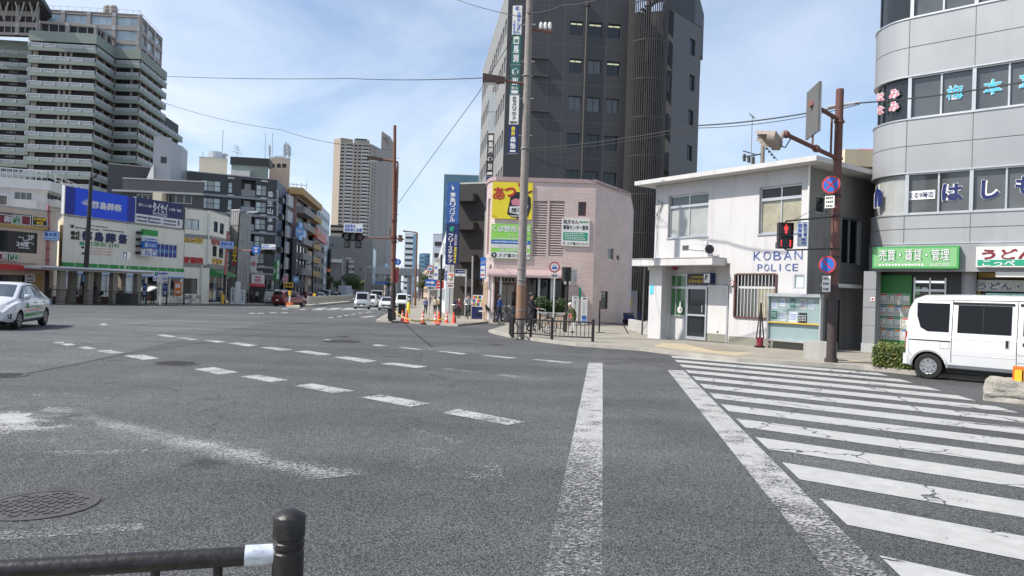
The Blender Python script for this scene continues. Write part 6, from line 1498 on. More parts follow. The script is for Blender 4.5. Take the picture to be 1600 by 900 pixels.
for i,(x0,x1,yt,Y,mt,lab,gl)in enumerate(((631.5,652,364,430,'far_white','far white tower with blue glass side left of the avenue gap','far_glass'),(655,664,397,560,'far_glass','small far blue glass block in the avenue gap',None),(657.5,672,396,640,'far_glass','far pale blue tower seen over the viaduct',None),(676,692,366,210,'far_white','pale tall building on the right of the avenue gap',None),(690,744,273.5,150,'teal_glass','teal glass tower rising behind the brown block','teal_glass'),(602,607,412,500,'far_glass','tiny far blue building beside the tall beige tower',None))):
 A_=D(x0,400,Y);B_=D(x1,400,Y);b=Bld('far_building',lab,'building',[A_,B_],D((x0+x1)/2,yt,Y).z,mt,deep=20,z0=-1)
 a=MB();Fq_=b.F[0];zz=b.z1-2.2
 if gl:
  w_=Fq_.W*.35;a.fbox(Fq_,Fq_.W-w_,Fq_.W,0,b.z1-.5,0,.8,gl)if i==0 else a.fbox(Fq_,Fq_.W*.6,Fq_.W+1,0,b.z1-3,0,1,gl)
 while zz>2:a.fbox(Fq_,.5,Fq_.W-.5,zz-1.2,zz,.01,.12,'office_dark' if mt=='far_white' else('glass_blue' if mt=='far_glass' else 'far_glass'));zz-=3.4
 a.build('window_bands',parent=b.root);b.build()
t=thing('viaduct','grey elevated road on columns across the far end of the avenue','viaduct',(D(640,430,330).x,330,-1))
a=MB();Fv=Facade(D(585,425,325),D(725,425,340));z0_,z1_=Fv.uz(650,431)[1],Fv.uz(650,420)[1]
a.fbox(Fv,0,Fv.W,z0_,z1_,-12,0,'concrete');
for k in range(10):zz=z0_+(z1_-z0_)*(k+.5)/10;a.fbox(Fv,0,Fv.W,zz-.05,zz+.05,0,.1,'off_white')
for k in range(24):u=Fv.W*k/24;a.fbox(Fv,u,u+.3,z0_,z1_+1,0,.15,'steel_grey')
a.build('deck',parent=t)
for k in range(8):a=MB();u=1+Fv.W*k/8;a.fbox(Fv,u,u+1.6,-1,z0_,-8,-4,'steel_grey');a.build('column',parent=t)
a=MB()
for k in range(8):u=Fv.W*k/8;a.tube([Fv.pt(u,z0_-3,-1),Fv.pt(u+Fv.W/8,z0_-3,-1)],.3,'steel_grey',5);a.tube([Fv.pt(u,z0_,-1),Fv.pt(u+Fv.W/16,-1,-1)],.25,'steel_grey',5)
a.build('bracing',parent=t)
for i,(x0,x1,Y0,Y1,yt,mt,lab)in enumerate(((685,697,110,64,355,'far_white','white narrow shop house left of the tall blue sign'),(671,685,190,112,400,'brown_grey','grey shop houses farther down the right pavement'),(660,671,290,195,415,'beige_wall','small beige houses at the far end of the right pavement'))):
 b=Bld('shop_house',lab,'building',[D(x0,430,Y0),D(x1,430,Y1),D(x1+6,430,Y1)],D(x1,yt,Y1).z,mt,deep=8)
 a=MB();Fq_=b.F[0];hgt=b.z1
 for r_ in range(3):
  for c_ in range(6):u=1+c_*(Fq_.W-2)/6;z1_=b.z1-1-r_*hgt/3.2;b.simple(a,0,u,u+(Fq_.W-2)/8,z1_-hgt/6,z1_,'glass_dark',None,.2)
 a.build('windows',parent=b.root);b.build()
# ================================================================ POLES, SIGNALS, SIGNS
def ring(a,p,r,mt='steel_grey',h=.05):a.cyl(p-Vector((0,0,h/2)),p+Vector((0,0,h/2)),r,mt,n=14)
pc=G(812,526,KH);tp=D(828,-14,pc.y)
t=thing('utility_pole','tall concrete utility pole with brown painted foot beside the railing','pole',pc)
a=MB();L=lambda f:pc.lerp(Vector((pc.x,pc.y,tp.z)),f)
top=Vector((tp.x,pc.y,tp.z));L=lambda f:pc.lerp(top,f)
a.cyl(L(.0),L(1),.165,'concrete_pole',.125,n=18);sh_=a.build('shaft',parent=t,smooth=40)
a=MB();zb=D(814,445,pc.y).z;f=(zb-pc.z)/(top.z-pc.z);fb=.05;a.cyl(L(fb),L(f),.171,'pole_brown',.168,n=18);a.build('painted_foot',parent=t,smooth=40)
a=MB();
for y in(445,484,437,232,118,420):z_=D(815,y,pc.y).z;a=MB();ring(a,L((z_-pc.z)/(top.z-pc.z)),.178,'steel_grey',.03);a.build('band',parent=t)
for k,y in enumerate(range(30,420,26)):
 z_=D(815,y,pc.y).z;q=L((z_-pc.z)/(top.z-pc.z));s_=1 if k%2 else-1;a=MB();a.tube([q+Vector((s_*.1,0,0)),q+Vector((s_*.26,0,0))],.012,'iron',5);a.build('step',parent=t)
q=L((D(818,131,pc.y).z-pc.z)/(top.z-pc.z));e=D(786,124,pc.y-.2)
a=MB();a.tube([q,D(797,128,pc.y-.1),e],.045,'pole_rust_top',8);a.build('lamp_arm',parent=t)
a=MB();h0=D(789,125.5,pc.y-.2);h1=D(754.5,123,pc.y-.2);ax=(h1-h0);up=Vector((0,0,1));sd_=Vector((0,1,0))
def headbox(h0,h1,w0,w1,t0,t1,mt,a):
 s_=Vector((0,1,0));u_=Vector((0,0,1));a.hexa([h0-s_*w0-u_*t0,h1-s_*w1-u_*t1,h1+s_*w1-u_*t1,h0+s_*w0-u_*t0,h0-s_*w0+u_*t0,h1-s_*w1+u_*t1,h1+s_*w1+u_*t1,h0+s_*w0+u_*t0],mt)
headbox(h0,h1,.10,.17,.10,.16,'lamp_brown',a);lh=a.build('lamp_head',parent=t);a=MB();headbox(h0.lerp(h1,.4)-Vector((0,0,.12)),h0.lerp(h1,.96)-Vector((0,0,.15)),.09,.13,.05,.05,'lens',a);a.build('lens',parent=lh)
q=L((D(823,45,pc.y).z-pc.z)/(top.z-pc.z));r_=D(863,50,pc.y)
a=MB();a.tube([q,r_],.05,'pole_rust_top',6)
for k in range(3):s0=D(845+k*7,46,pc.y);a.lathe(s0,[(.05,0),(.07,.05),(.07,.18),(.04,.26)],'off_white',8);a.cyl(s0+Vector((0,0,.26)),s0+Vector((0,0,.6)),.012,'wire',n=5)
a.build('crossarm',parent=t)
def cable(label,pts,r=.012,sag=0,name='cable',mt='wire',n=24):
 P=[]
 for i in range(len(pts)-1):
  A_,B_=Vector(pts[i]),Vector(pts[i+1])
  for k in range(n+(i==len(pts)-2)):f=k/n;P.append(A_.lerp(B_,f)-Vector((0,0,sag*4*f*(1-f))))
 a=MB();a.tube(P,r,mt,5);return tag(a.build(name),label,'cable')
pr=G(1298.5,566,KH);topr=D(1312.5,141,pr.y);topr=Vector((topr.x,pr.y,topr.z))
t=thing('signal_pole','rusty red-brown signal pole before the police box','pole',pr);L=lambda f:pr.lerp(topr,f)
fz=lambda y:(D(1305,y,pr.y).z-pr.z)/(topr.z-pr.z)
a=MB();a.cyl(L(0),L(1),.115,'pole_rust',.095,n=16);a.lathe(topr,[(.097,0),(.09,.03),(.02,.045)],'pole_rust',14);a.build('shaft',parent=t,smooth=40)
a=MB();a.cyl(L(.0),L(fz(445)),.121,'tape_dark',.116,n=16);a.cyl(L(0),L(.015),.16,'tape_dark',n=16);a.build('wrapped_foot',parent=t,smooth=40)
a=MB()
for y in(190,248,306,338,389,402,452,488,515):a=MB();ring(a,L(fz(y)),.124,'tape_dark' if y>300 else 'pole_rust_top',.05);a.build('band',parent=t)
armL=lambda x,y,dy_:D(x,y,pr.y+dy_)
A1=L(fz(248));B1_=armL(1226,209,-.9);a=MB();a.tube([A1,B1_],.055,'pole_rust',10)
for f in(.0,.42,.98):q=A1.lerp(B1_,f);d_=(B1_-A1).normalized();a.cyl(q-d_*.05,q+d_*.05,.09,'pole_rust',n=12)
arm1=a.build('signal_arm',parent=t,smooth=40)
A2=L(fz(187));B2=armL(1268,162,-.5);a=MB();a.tube([A2+(A2-B2)*.15,B2],.055,'pole_rust',10)
for f in(0,.98):q=A2.lerp(B2,f);d_=(B2-A2).normalized();a.cyl(q-d_*.06,q+d_*.06,.09,'pole_rust',n=12)
a.tube([armL(1271,165,-.45),armL(1269.5,226,-.45)],.025,'pole_rust_top',6);a.tube([armL(1300,180,-.05),armL(1298,240,-.05)],.028,'pole_rust_top',6);a.build('sign_arm',parent=t,smooth=40)
P=armL(1270,173,-.5);t2=thing('grey_sign_back','tall grey sign panel seen from the back above the beige signal','sign',P)
a=MB();Fk=Facade(P+Vector((-.05,-.5,0)),P+Vector((.06,.5,0)));z0_,z1_=D(1270,212,pr.y-.5).z,D(1268,136,pr.y-.5).z
a.fbox(Fk,0,Fk.W,z0_,z1_,-.02,0.02,'sign_back')
for k in(0,.5,.97):a.fbox(Fk,Fk.W*k,Fk.W*k+.03,z0_,z1_,.02,.05,'steel_grey')
a.build('panel',parent=t2)
a=MB();a.tube([armL(1292,168,.1),armL(1343,160,.3)],.04,'white_metal',8);tag(a.build('cable_sleeve'),'white protective tube around the cable at the rusty pole','cable sleeve')
def lamp_unit(c,ax,r,L_,mt,a,visor=.18):
 a.lathe(c-ax*L_*.5,[(r*.55,0),(r,L_*.22),(r,L_*.6),(r*1.02,L_)],mt,16,ax)
t2=thing('traffic_signal','beige vehicle traffic signal seen from behind on the rusty arm','traffic signal',B1_)
ax=Vector((-.80,.45,.10)).normalized();sd_=Vector((.45,.80,0)).normalized()
c0=D(1211,220,pr.y-1.0)
a=MB();b_=c0-ax*.08
for k in range(3):
 c=c0+Vector((.0,0,0))+sd_*(k-1)*.33-Vector((0,0,0));lamp_unit(c,ax,.17,.22,'signal_beige',a)
P_=[c0-sd_*.5-ax*.06,c0+sd_*.5-ax*.06]
a.build('body',parent=t2,smooth=35)
a=MB()
for k in range(3):
 c=c0+sd_*(k-1)*.33+ax*.11;prof=[]
 u_=sd_.cross(ax).normalized();u_=u_ if u_.z>0 else-u_
 arcv=[(c+(sd_*math.cos(f)+u_*math.sin(f))*.165)for f in[math.pi*q/8-.35+.0875*q*0 for q in range(0,9)]]
 for q in range(8):a.face([arcv[q],arcv[q+1],arcv[q+1]+ax*.26,arcv[q]+ax*.30],'signal_beige')
a.build('visor',parent=t2,smooth=60)
a=MB()
for k in range(3):c=c0+sd_*(k-1)*.33+ax*.112;a.lathe(c,[(.15,0),(.12,.02),(.02,.03)],'lamp_off',14,ax)
a.build('lens',parent=t2)
a=MB();a.tube([c0-ax*.1,B1_+Vector((-.03,0,.02))],.05,'signal_beige',8);a.tube([c0-ax*.12+Vector((0,0,-.1)),c0+Vector((.25,0,-.16)),B1_+Vector((.15,0,-.12))],.015,'wire',6);a.build('bracket',parent=t2)
def disc_sign(label,px,py,rpx,Y,az,kind,cat='road sign',squash=None,plate=None):
 P=D(px,py,Y);F=face_at(P,.001,az);r=rpx*Y/1110;t=thing('road_sign',label,cat,P);u=0
 a=MB();z=P.z
 a.disc(F,u,z,r,0,'steel_grey',.012);a.disc(F,u,z,r*.985,.004,'red' if kind!='arrow' else 'blue_sign',.004)
 if kind in('nostop','nopark'):
  a.disc(F,u,z,r*.80,.008,'blue_sign',.004)
  for s_ in((1,-1)if kind=='nostop' else(-1,)):
   d_=.70*r;w_=r*.085;k=.7071
   a.fpoly(F,[(u-d_*s_*k-w_*k,z-d_*k+w_*k*s_),(u-d_*s_*k+w_*k,z-d_*k-w_*k*s_),(u+d_*s_*k+w_*k,z+d_*k-w_*k*s_),(u+d_*s_*k-w_*k,z+d_*k+w_*k*s_)][::s_],.012,'red',.003)
 elif kind=='car':
  a.disc(F,u,z,r*.76,.008,'white',.004)
  a.fpoly(F,[(u-r*.45,z-r*.32),(u+r*.45,z-r*.32),(u+r*.45,z-r*.02),(u+r*.28,z+r*.06),(u+r*.18,z+r*.36),(u-r*.18,z+r*.36),(u-r*.28,z+r*.06),(u-r*.45,z-r*.02)],.012,'blue_sign',.003)
  a.fq(F,u-r*.2,u+r*.2,z+.06*r,z+r*.28,.014,'white')
 elif kind=='small':
  a.disc(F,u,z,r*.74,.008,'white',.004);a.fq(F,u-r*.35,u+r*.35,z-r*.2,z+r*.2,.012,'pale_blue_sign')
 elif kind=='arrow':
  a.fpoly(F,[(u-r*.1,z-r*.5),(u+r*.15,z-r*.5),(u+r*.15,z+r*.1),(u+r*.4,z+r*.05),(u,z+r*.6),(u-r*.4,z+r*.05),(u-r*.1,z+r*.1)],.012,'white',.004)
 a.build('disc',parent=t)
 if plate:
  x0,y0,x1,y1,n_=plate;r_=F.rect(x0,y0,x1,y1);b=MB();b.fbox(F,*r_,-.01,.008,'off_white')
  for q in range(n_):h=(r_[3]-r_[2])/n_;b.bars(F,r_[0]+.03,r_[1]-.03,r_[2]+h*(q+.25),r_[2]+h*(q+.75),.012,'black',4)
  b.build('plate',parent=t)
 return t,F
disc_sign('round blue no-stopping sign with red cross, upper one on the rusty pole',1298.5,288.5,14,pr.y-.2,-42,'nostop',plate=(1289,306,1304,325,3))
disc_sign('round blue no-parking sign with one red bar, lower one on the rusty pole',1292.5,413.5,13.5,pr.y-.2,-48,'nopark',plate=(1285,431,1297.5,456,3))
t2=thing('pedestrian_signal','black pedestrian signal showing a red standing figure','traffic signal',D(1228,388,pr.y-.5))
Fp=face_at(D(1228,367,pr.y-.5),21*pr.y/1110,-8);Zp=lambda y:Fp.uz(1228,y)[1];W=Fp.W
a=MB();a.fbox(Fp,0,W,Zp(388),Zp(347.5),-.22,0,'black');a.fbox(Fp,.02,W-.02,Zp(367.6),Zp(366.8),0,.006,'dark_frame');a.build('housing',parent=t2)
a=MB()
for y0,y1 in((349,366),(368.5,386.5)):
 z0_,z1_=Zp(y1),Zp(y0)
 a.fbox(Fp,.02,W-.02,z1_-.02,z1_,0,.15,'black');a.fbox(Fp,.015,.03,z0_,z1_,0,.12,'black');a.fbox(Fp,W-.03,W-.015,z0_,z1_,0,.12,'black')
a.build('visor',parent=t2)
a=MB();a.fbox(Fp,.04,W-.04,Zp(365),Zp(350),-.01,.004,'lamp_off');a.fbox(Fp,.04,W-.04,Zp(385.5),Zp(369.5),-.01,.004,'dark_frame');a.build('lens',parent=t2)
a=MB();c=W/2;zt=Zp(350.5);hh=Zp(350.5)-Zp(365)
def S_(u,z):return(c+u*hh,zt-z*hh)
a.disc(Fp,*S_(0,.12),.095*hh,.012,'lamp_red',.004);a.fpoly(Fp,[S_(-.2,.25),S_(-.2,.6),S_(-.1,.6),S_(-.1,1),S_(.1,1),S_(.1,.6),S_(.2,.6),S_(.2,.25)],.012,'lamp_red',.004)
for s_ in(-1,1):
 for k in range(2):a.fbox(Fp,c+s_*.11-.018,c+s_*.11+.018,Zp(382-k*4),Zp(379-k*4),.004,.01,'lamp_red')
 a.disc(Fp,c+s_*.11,Zp(384),.02,.012,'lamp_red',.004)
a.build('red_figure',parent=t2)
a=MB();a.tube([L(fz(338))+Vector((.05,0,0)),D(1228,345.5,pr.y-.55),Fp.pt(W*.5,Zp(347.5),-.1)],.02,'black',8);a.tube([L(fz(388))+Vector((.05,0,0)),D(1230,391,pr.y-.55),Fp.pt(W*.5,Zp(388),-.1)],.02,'black',8);a.build('bracket',parent=t2)
Fw=face_at(D(1254,366,pr.y-.35),15.5*pr.y/1110,-10);t2,u0,u1,z0,z1=board('plate_sign','upright white plate with blue kanji beside the pedestrian signal','sign',Fw,1246.5,347,1261.5,385,'pale_blue_sign',-.02,0)
a=MB();a.fq(Fw,u0+.015,u1-.015,z0+.015,z1-.015,.003,'white');W=u1-u0;H=z1-z0;a.vtext(Fw,'歩行者',u0+W*.56,u0+W*.92,z0+H*.40,z1-.03,.006,'blue_ink',.03);a.vtext(Fw,'自転車',u0+W*.08,u0+W*.44,z0+H*.36,z1-.03,.006,'blue_ink',.03);a.vtext(Fw,'専用',u0+W*.4,u0+W*.86,z0+.03,z0+H*.36,.006,'blue_ink',.03);a.build('lettering',parent=t2)
pb_=G(614,500,KH);tb=D(617,196,pb_.y);tb=Vector((tb.x,pb_.y,tb.z));t=thing('signal_pole','tall rusty pole with street lamp and signal at the avenue corner','pole',pb_);L=lambda f:pb_.lerp(tb,f);fz2=lambda y:(D(616,y,pb_.y).z-pb_.z)/(tb.z-pb_.z)
a=MB();a.cyl(L(0),L(1),.15,'pole_rust_top',.085,n=14);a.build('shaft',parent=t,smooth=40)
a=MB();a.cyl(L(0),L(fz2(441)),.165,'tape_dark',.14,n=14);a.build('dark_foot',parent=t,smooth=40)
q2=G(620,499,KH);q2.y=pb_.y;lt=D(621.5,254,pb_.y)
a=MB();a.tube([Vector((q2.x,pb_.y,pb_.z)),Vector((lt.x,pb_.y,lt.z-.3)),Vector((lt.x,pb_.y,lt.z)),D(608,250.5,pb_.y),D(596,249,pb_.y)],.07,'pole_rust_top',9);lp=a.build('lamp_post',parent=t,smooth=50)
a=MB();a.cyl(Vector((q2.x,pb_.y,pb_.z)),Vector((q2.x+.02,pb_.y,D(618,441,pb_.y).z)),.11,'tape_dark',.09,n=10);a.build('dark_sleeve',parent=lp)
a=MB();headbox(D(598,249.5,pb_.y),D(574.5,246.5,pb_.y),.1,.17,.08,.11,'lamp_brown',a);lh=a.build('lamp_head',parent=lp);a=MB();headbox(D(590,250.5,pb_.y)-Vector((0,0,.05)),D(578,249,pb_.y)-Vector((0,0,.06)),.09,.13,.06,.06,'lens',a);a.build('lens',parent=lh)
a=MB();a.tube([D(631,374,pb_.y),L(fz2(373)),D(566,371,pb_.y)],.045,'pole_rust_top',8)
for y in(344,370,377,405):ring(a,L(fz2(y)),.19,'pole_rust',.1)
a.tube([D(609.5,370,pb_.y),D(609.5,358,pb_.y)],.04,'pole_rust',6);a.box(D(622,377,pb_.y-.2),D(629,368,pb_.y+.2),'pole_rust');a.build('signal_arm',parent=t)
a=MB()
for y in range(225,440,22):p_=L(fz2(y));s_=1 if(y//22)%2 else-1;a=MB();a.tube([p_,p_+Vector((s_*.28,0,0))],.013,'iron',4);a.build('step',parent=t)
def h_signal(label,x0,x1,y0,y1,Y,lower=True,lit=None,az=0):
 P=D((x0+x1)/2,(y0+y1)/2,Y);W=(x1-x0)*Y/1110;H=(y1-y0)*Y/1110;F=face_at(P,W,az);t=thing('traffic_signal',label,'traffic signal',P);z0,z1=P.z-H/2,P.z+H/2
 a=MB();a.fbox(F,H*.3,W-H*.3,z0,z1,-.2,0,'matte_black');a.disc(F,H*.4,P.z,H*.5,0,'matte_black',.2,16);a.disc(F,W-H*.4,P.z,H*.5,0,'matte_black',.2,16);a.build('housing',parent=t)
 a=MB();b=MB()
 for k in range(3):
  u=W*(k+.5)/3;a.disc(F,u,P.z,H*.36,.015,['glass_dark','glass_dark','lamp_off'][k],.014,16)
  n_=9
  for q in range(n_):
   f0,f1=-.3+3.74*q/n_,-.3+3.74*(q+1)/n_;r=H*.44
   b.face([F.pt(u+r*math.cos(f0),P.z+r*math.sin(f0),0),F.pt(u+r*math.cos(f1),P.z+r*math.sin(f1),0),F.pt(u+r*math.cos(f1),P.z+r*math.sin(f1),.3),F.pt(u+r*math.cos(f0),P.z+r*math.sin(f0),.3)],'matte_black')
 a.build('lens',parent=t);b.build('visor',parent=t,smooth=60)
 if lower:
  a=MB();a.fbox(F,W*.05,W*.34,z0-H*.85,z0-.03,-.2,.02,'matte_black');a.disc(F,W*.195,z0-H*.42,H*.3,.035,'glass_dark',.014,14);a.build('arrow_lamp',parent=t);a=MB();a.fbox(F,W*.62,W*.92,z0-H*.85,z0-.03,-.2,.02,'matte_black');a.disc(F,W*.77,z0-H*.42,H*.3,.035,'glass_dark',.014,14);a.build('arrow_lamp',parent=t)
 return t,F
h_signal('dark horizontal traffic signal on the arm at the avenue corner',536,567,363.5,376.5,pb_.y-.2)
Fs_=face_at(D(551.5,356.5,pb_.y-.1),28.5*pb_.y/1110,0);t,u0,u1,z0,z1=board('caution_plate','white caution plate with blue writing above the dark signal','sign',Fs_,537,349.5,566.5,363,'white',-.03,0)
a=MB();W=u1-u0;H=z1-z0;a.text(Fs_,'右折車は',u0+W*.04,u0+W*.62,z0+H*.52,z0+H*.92,.005,'blue_ink',.03);a.text(Fs_,'直進車に注意',u0+W*.04,u0+W*.96,z0+H*.08,z0+H*.48,.005,'blue_ink',.03);a.build('lettering',parent=t)
disc_sign('small round blue arrow sign on the corner pole of the avenue',622,409.5,4.8,pb_.y-.3,5,'arrow')
a=MB();a.box(D(618,442,pb_.y-.3),D(623.5,418,pb_.y),'maroon');tag(a.build('traffic_signal'),'dark red signal box seen from the side on the avenue corner pole','traffic signal')
def lamp_post(label,bx,by,tx,ty,Y,r0,mt,arm=None,head=None,foot=None):
 b=D(bx,by,Y);b.z=zg(Y)+KH;tp_=D(tx,ty,Y);t=thing('street_lamp',label,'street lamp',b);a=MB();a.cyl(b,tp_,r0,mt,r0*.65,n=12);a.build('pole',parent=t,smooth=40)
 if arm:a=MB();a.tube([tp_]+[D(x,y,Y)for x,y in arm],r0*.5,mt,7);a.build('arm',parent=t)
 if head:a=MB();headbox(D(head[0],head[1],Y),D(head[2],head[3],Y),.1,.16,.06,.1,head[4],a);a.build('lamp_head',parent=t)
 if foot:a=MB();q_=b.lerp(tp_,foot);a.cyl(b,q_,r0*1.07,'tape_dark',r0*1.04,n=12);a.build('foot_wrap',parent=t,smooth=40)
 return t
lamp_post('tall dark street lamp before the bus shelter',131.5,475,142.5,278,58.5,.21,'black_metal',[(144,276)],(141,278,151,274,'lamp_brown'))
a=MB();Fx=face_at(D(133,434,58.3),.5,0);a.cyl(D(132.3,440,58.5),D(132.7,429,58.5),.23,'pale_blue_sign',n=14);tag(a.build('pole_poster'),'pale blue notice wrapped round the dark street lamp','notice')
b=D(72.5,470,57);b.z=zg(57)+KH;tp_=D(76,321,57);t=thing('sign_pole','pinkish steel pole with street name sign beside the restaurant','pole',b)
a=MB();a.cyl(b,tp_,.16,'pole_pink',.11,n=12);a.build('shaft',parent=t,smooth=40);a=MB();a.cyl(b,b.lerp(tp_,.32),.17,'tape_dark',.155,n=12);a.build('dark_foot',parent=t,smooth=40)
a=MB()
for y in(388.8,407.3):a.tube([D(45,y-1,56.8),D(76,y,57)],.04,'dark_frame',6)
for y in(330,357,388,407):ring(a,b.lerp(tp_,(D(74,y,57).z-b.z)/(tp_.z-b.z)),.17,'dark_frame',.07)
a.build('bracket',parent=t)
def name_sign(label,x0,x1,y0,y1,Y,az):
 F=face_at(D((x0+x1)/2,(y0+y1)/2,Y),(x1-x0)*Y/1110/math.cos(rad(az)),az);t=thing('street_name_sign',label,'sign',D((x0+x1)/2,y1,Y));z1_=D((x0+x1)/2,y0,Y).z;z0_=D((x0+x1)/2,y1,Y).z
 a=MB();a.fbox(F,0,F.W,z0_,z1_,-.05,0,'blue_sign');a.fq(F,.04,F.W-.04,z0_+.04,z1_-.04,.004,'sign_pale');a.build('panel',parent=t);H=z1_-z0_
 a=MB();a.text(F,'都島本通',F.W*.1,F.W*.9,z0_+H*.42,z1_-H*.12,.009,'blue_ink',.03);a.text(F,'Miyakojima-hondori',F.W*.1,F.W*.92,z0_+H*.1,z0_+H*.34,.009,'blue_ink',.02);a.build('lettering',parent=t)
mat('sign_pale',(.42,.56,.75),.4,var=.03)
name_sign('pale blue street name sign on the pinkish pole by the restaurant',61.5,90,361,375.5,56.8,14)
t=thing('pedestrian_signal','dark pedestrian signal on the bracket of the pinkish pole','traffic signal',D(43,404,56.7));Fq_=face_at(D(43,397,56.7),6.5*56.7/1110,30);a=MB();a.fbox(Fq_,0,Fq_.W,D(43,404,56.7).z,D(43,391,56.7).z,-.25,0,'matte_black');a.build('housing',parent=t);a=MB();
for y in(394.3,400.6):a.fbox(Fq_,.05,Fq_.W-.05,D(43,y+2.4,56.7).z,D(43,y-2.4,56.7).z,0,.01,'lamp_off')
a.build('lens',parent=t)
Fq_=face_at(D(51.5,397,56.6),.22,20);t,u0,u1,z0,z1=board('plate_sign','narrow white plate with blue writing on the pinkish pole bracket','sign',Fq_,49.5,388.5,53.8,404.5,'white',-.03,0);a=MB();a.vtext(Fq_,'歩行者専用',u0+.04,u1-.04,z0+.05,z1-.05,.006,'blue_ink',.03);a.build('lettering',parent=t)
Y=78;b=D(349.5,470,Y);b.z=zg(Y)+KH;tp_=D(356,361,Y);t=thing('signal_pole','pinkish pole with long signal arm beside the cream pharmacy','pole',b)
a=MB();a.cyl(b,tp_,.18,'pole_pink',.13,n=12);a.build('shaft',parent=t,smooth=40);a=MB();a.cyl(b,b.lerp(tp_,.40),.19,'tape_dark',.165,n=12);a.build('dark_foot',parent=t,smooth=40)
a=MB();a.tube([D(353,391,Y),D(394,391.5,Y-.4),D(432,392.5,Y-.4)],.06,'pole_pink',7);a.build('signal_arm',parent=t)
name_sign('pale blue street name sign on the pharmacy corner pole',344,364.5,377,388.5,Y-.3,12)
h_signal('red-lensed horizontal signal on the arm by the pharmacy',408.5,431,389.5,397,Y-.6,lower=True,az=-25)
Fs_=face_at(D(419,385,Y-.5),20*Y/1110,-15);t,u0,u1,z0,z1=board('caution_plate','white caution plate above the signal by the pharmacy','sign',Fs_,409,381.5,430,389.3,'white',-.04,0);a=MB();W=u1-u0;H=z1-z0;a.text(Fs_,'右折車は',u0+W*.04,u0+W*.6,z0+H*.54,z0+H*.9,.006,'blue_ink',.03);a.text(Fs_,'直進車に注意',u0+W*.04,u0+W*.96,z0+H*.1,z0+H*.46,.006,'blue_ink',.03);a.build('lettering',parent=t)
Fs_=face_at(D(400,390,Y-.5),12.5*Y/1110,0);t,u0,u1,z0,z1=board('lane_sign','square blue direction sign on the long signal arm','sign',Fs_,393.8,384.3,406.5,396,'blue_sign',-.04,0);a=MB();W=u1-u0;H=z1-z0;a.fq(Fs_,u0+W*.2,u1-W*.2,z0+H*.66,z0+H*.8,.006,'white');a.fpoly(Fs_,[(u0+W*.42,z0+H*.6),(u0+W*.58,z0+H*.6),(u0+W*.58,z0+H*.35),(u0+W*.78,z0+H*.35),(u0+W*.5,z0+H*.1),(u0+W*.22,z0+H*.35),(u0+W*.42,z0+H*.35)],.008,'white',.004);a.build('lettering',parent=t)
disc_sign('round blue arrow sign on the pharmacy corner pole',345,430.5,3.6,Y-.5,10,'arrow');disc_sign('round no-parking sign beside the wrapped building',368,430.5,3.4,84,10,'nopark')
lamp_post('slim dark street lamp before the wrapped building',366.5,470,374.5,333,84,.12,'black_metal',[(377,331),(385,331.5)],(386,331.5,401.5,331,'white_metal'))
lamp_post('street lamp with long arm before the pink apartments',488,466,489,381,135,.14,'black_metal',[(490,380),(500,381)],(500,381.5,510,382.5,'white_metal'))
lamp_post('street lamp in front of the grey warehouse',535,460,536,402,180,.12,'steel_grey',[(537,402)],(540,403,549,404,'white_metal'))
lamp_post('slender street lamp beside the grey warehouse trees',570,455,571,417,200,.11,'steel_grey',[(573,416)],(573,417,580,417,'white_metal'))
lamp_post('rust-red street lamp far down the right pavement',649,466,651.5,364,105,.17,'pole_rust_top',[(650,363),(641,362)],(641,362,630,361,'lamp_brown'))
lamp_post('second rust-red street lamp farther down the right pavement',655,462,656,415,160,.13,'pole_rust_top',[(650,414)],None)
lamp_post('grey slender lamp on the avenue behind the corner pole',644,468,644.5,428,92,.10,'steel_grey',None,None)
for k,(x,y0,y1,w_,body,lab)in enumerate(((363.5,449,474,6,'歩行者優先','leftmost of three white lettered boards by the wrapped building'),(371.5,440,474.5,7.5,'','tallest blank one of three white boards by the wrapped building'),(379,453,474,6,'自転車通行','rightmost of three white lettered boards by the wrapped building'))):
 Yk=80;F=face_at(D(x,(y0+y1)/2,Yk),w_*Yk/1110,15);z1_=D(x,y0,Yk).z;z0_=zg(Yk)+KH;t=thing('upright_board',lab,'sign',F.pt(F.W/2,z0_));a=MB();a.fbox(F,0,F.W,z0_,z1_,-.12,0,'white');a.build('panel',parent=t)
 if body:a=MB();a.vtext(F,body,F.W*.28,F.W*.72,z0_+.2,z1_-.12,.006,'black',.03);a.build('lettering',parent=t)
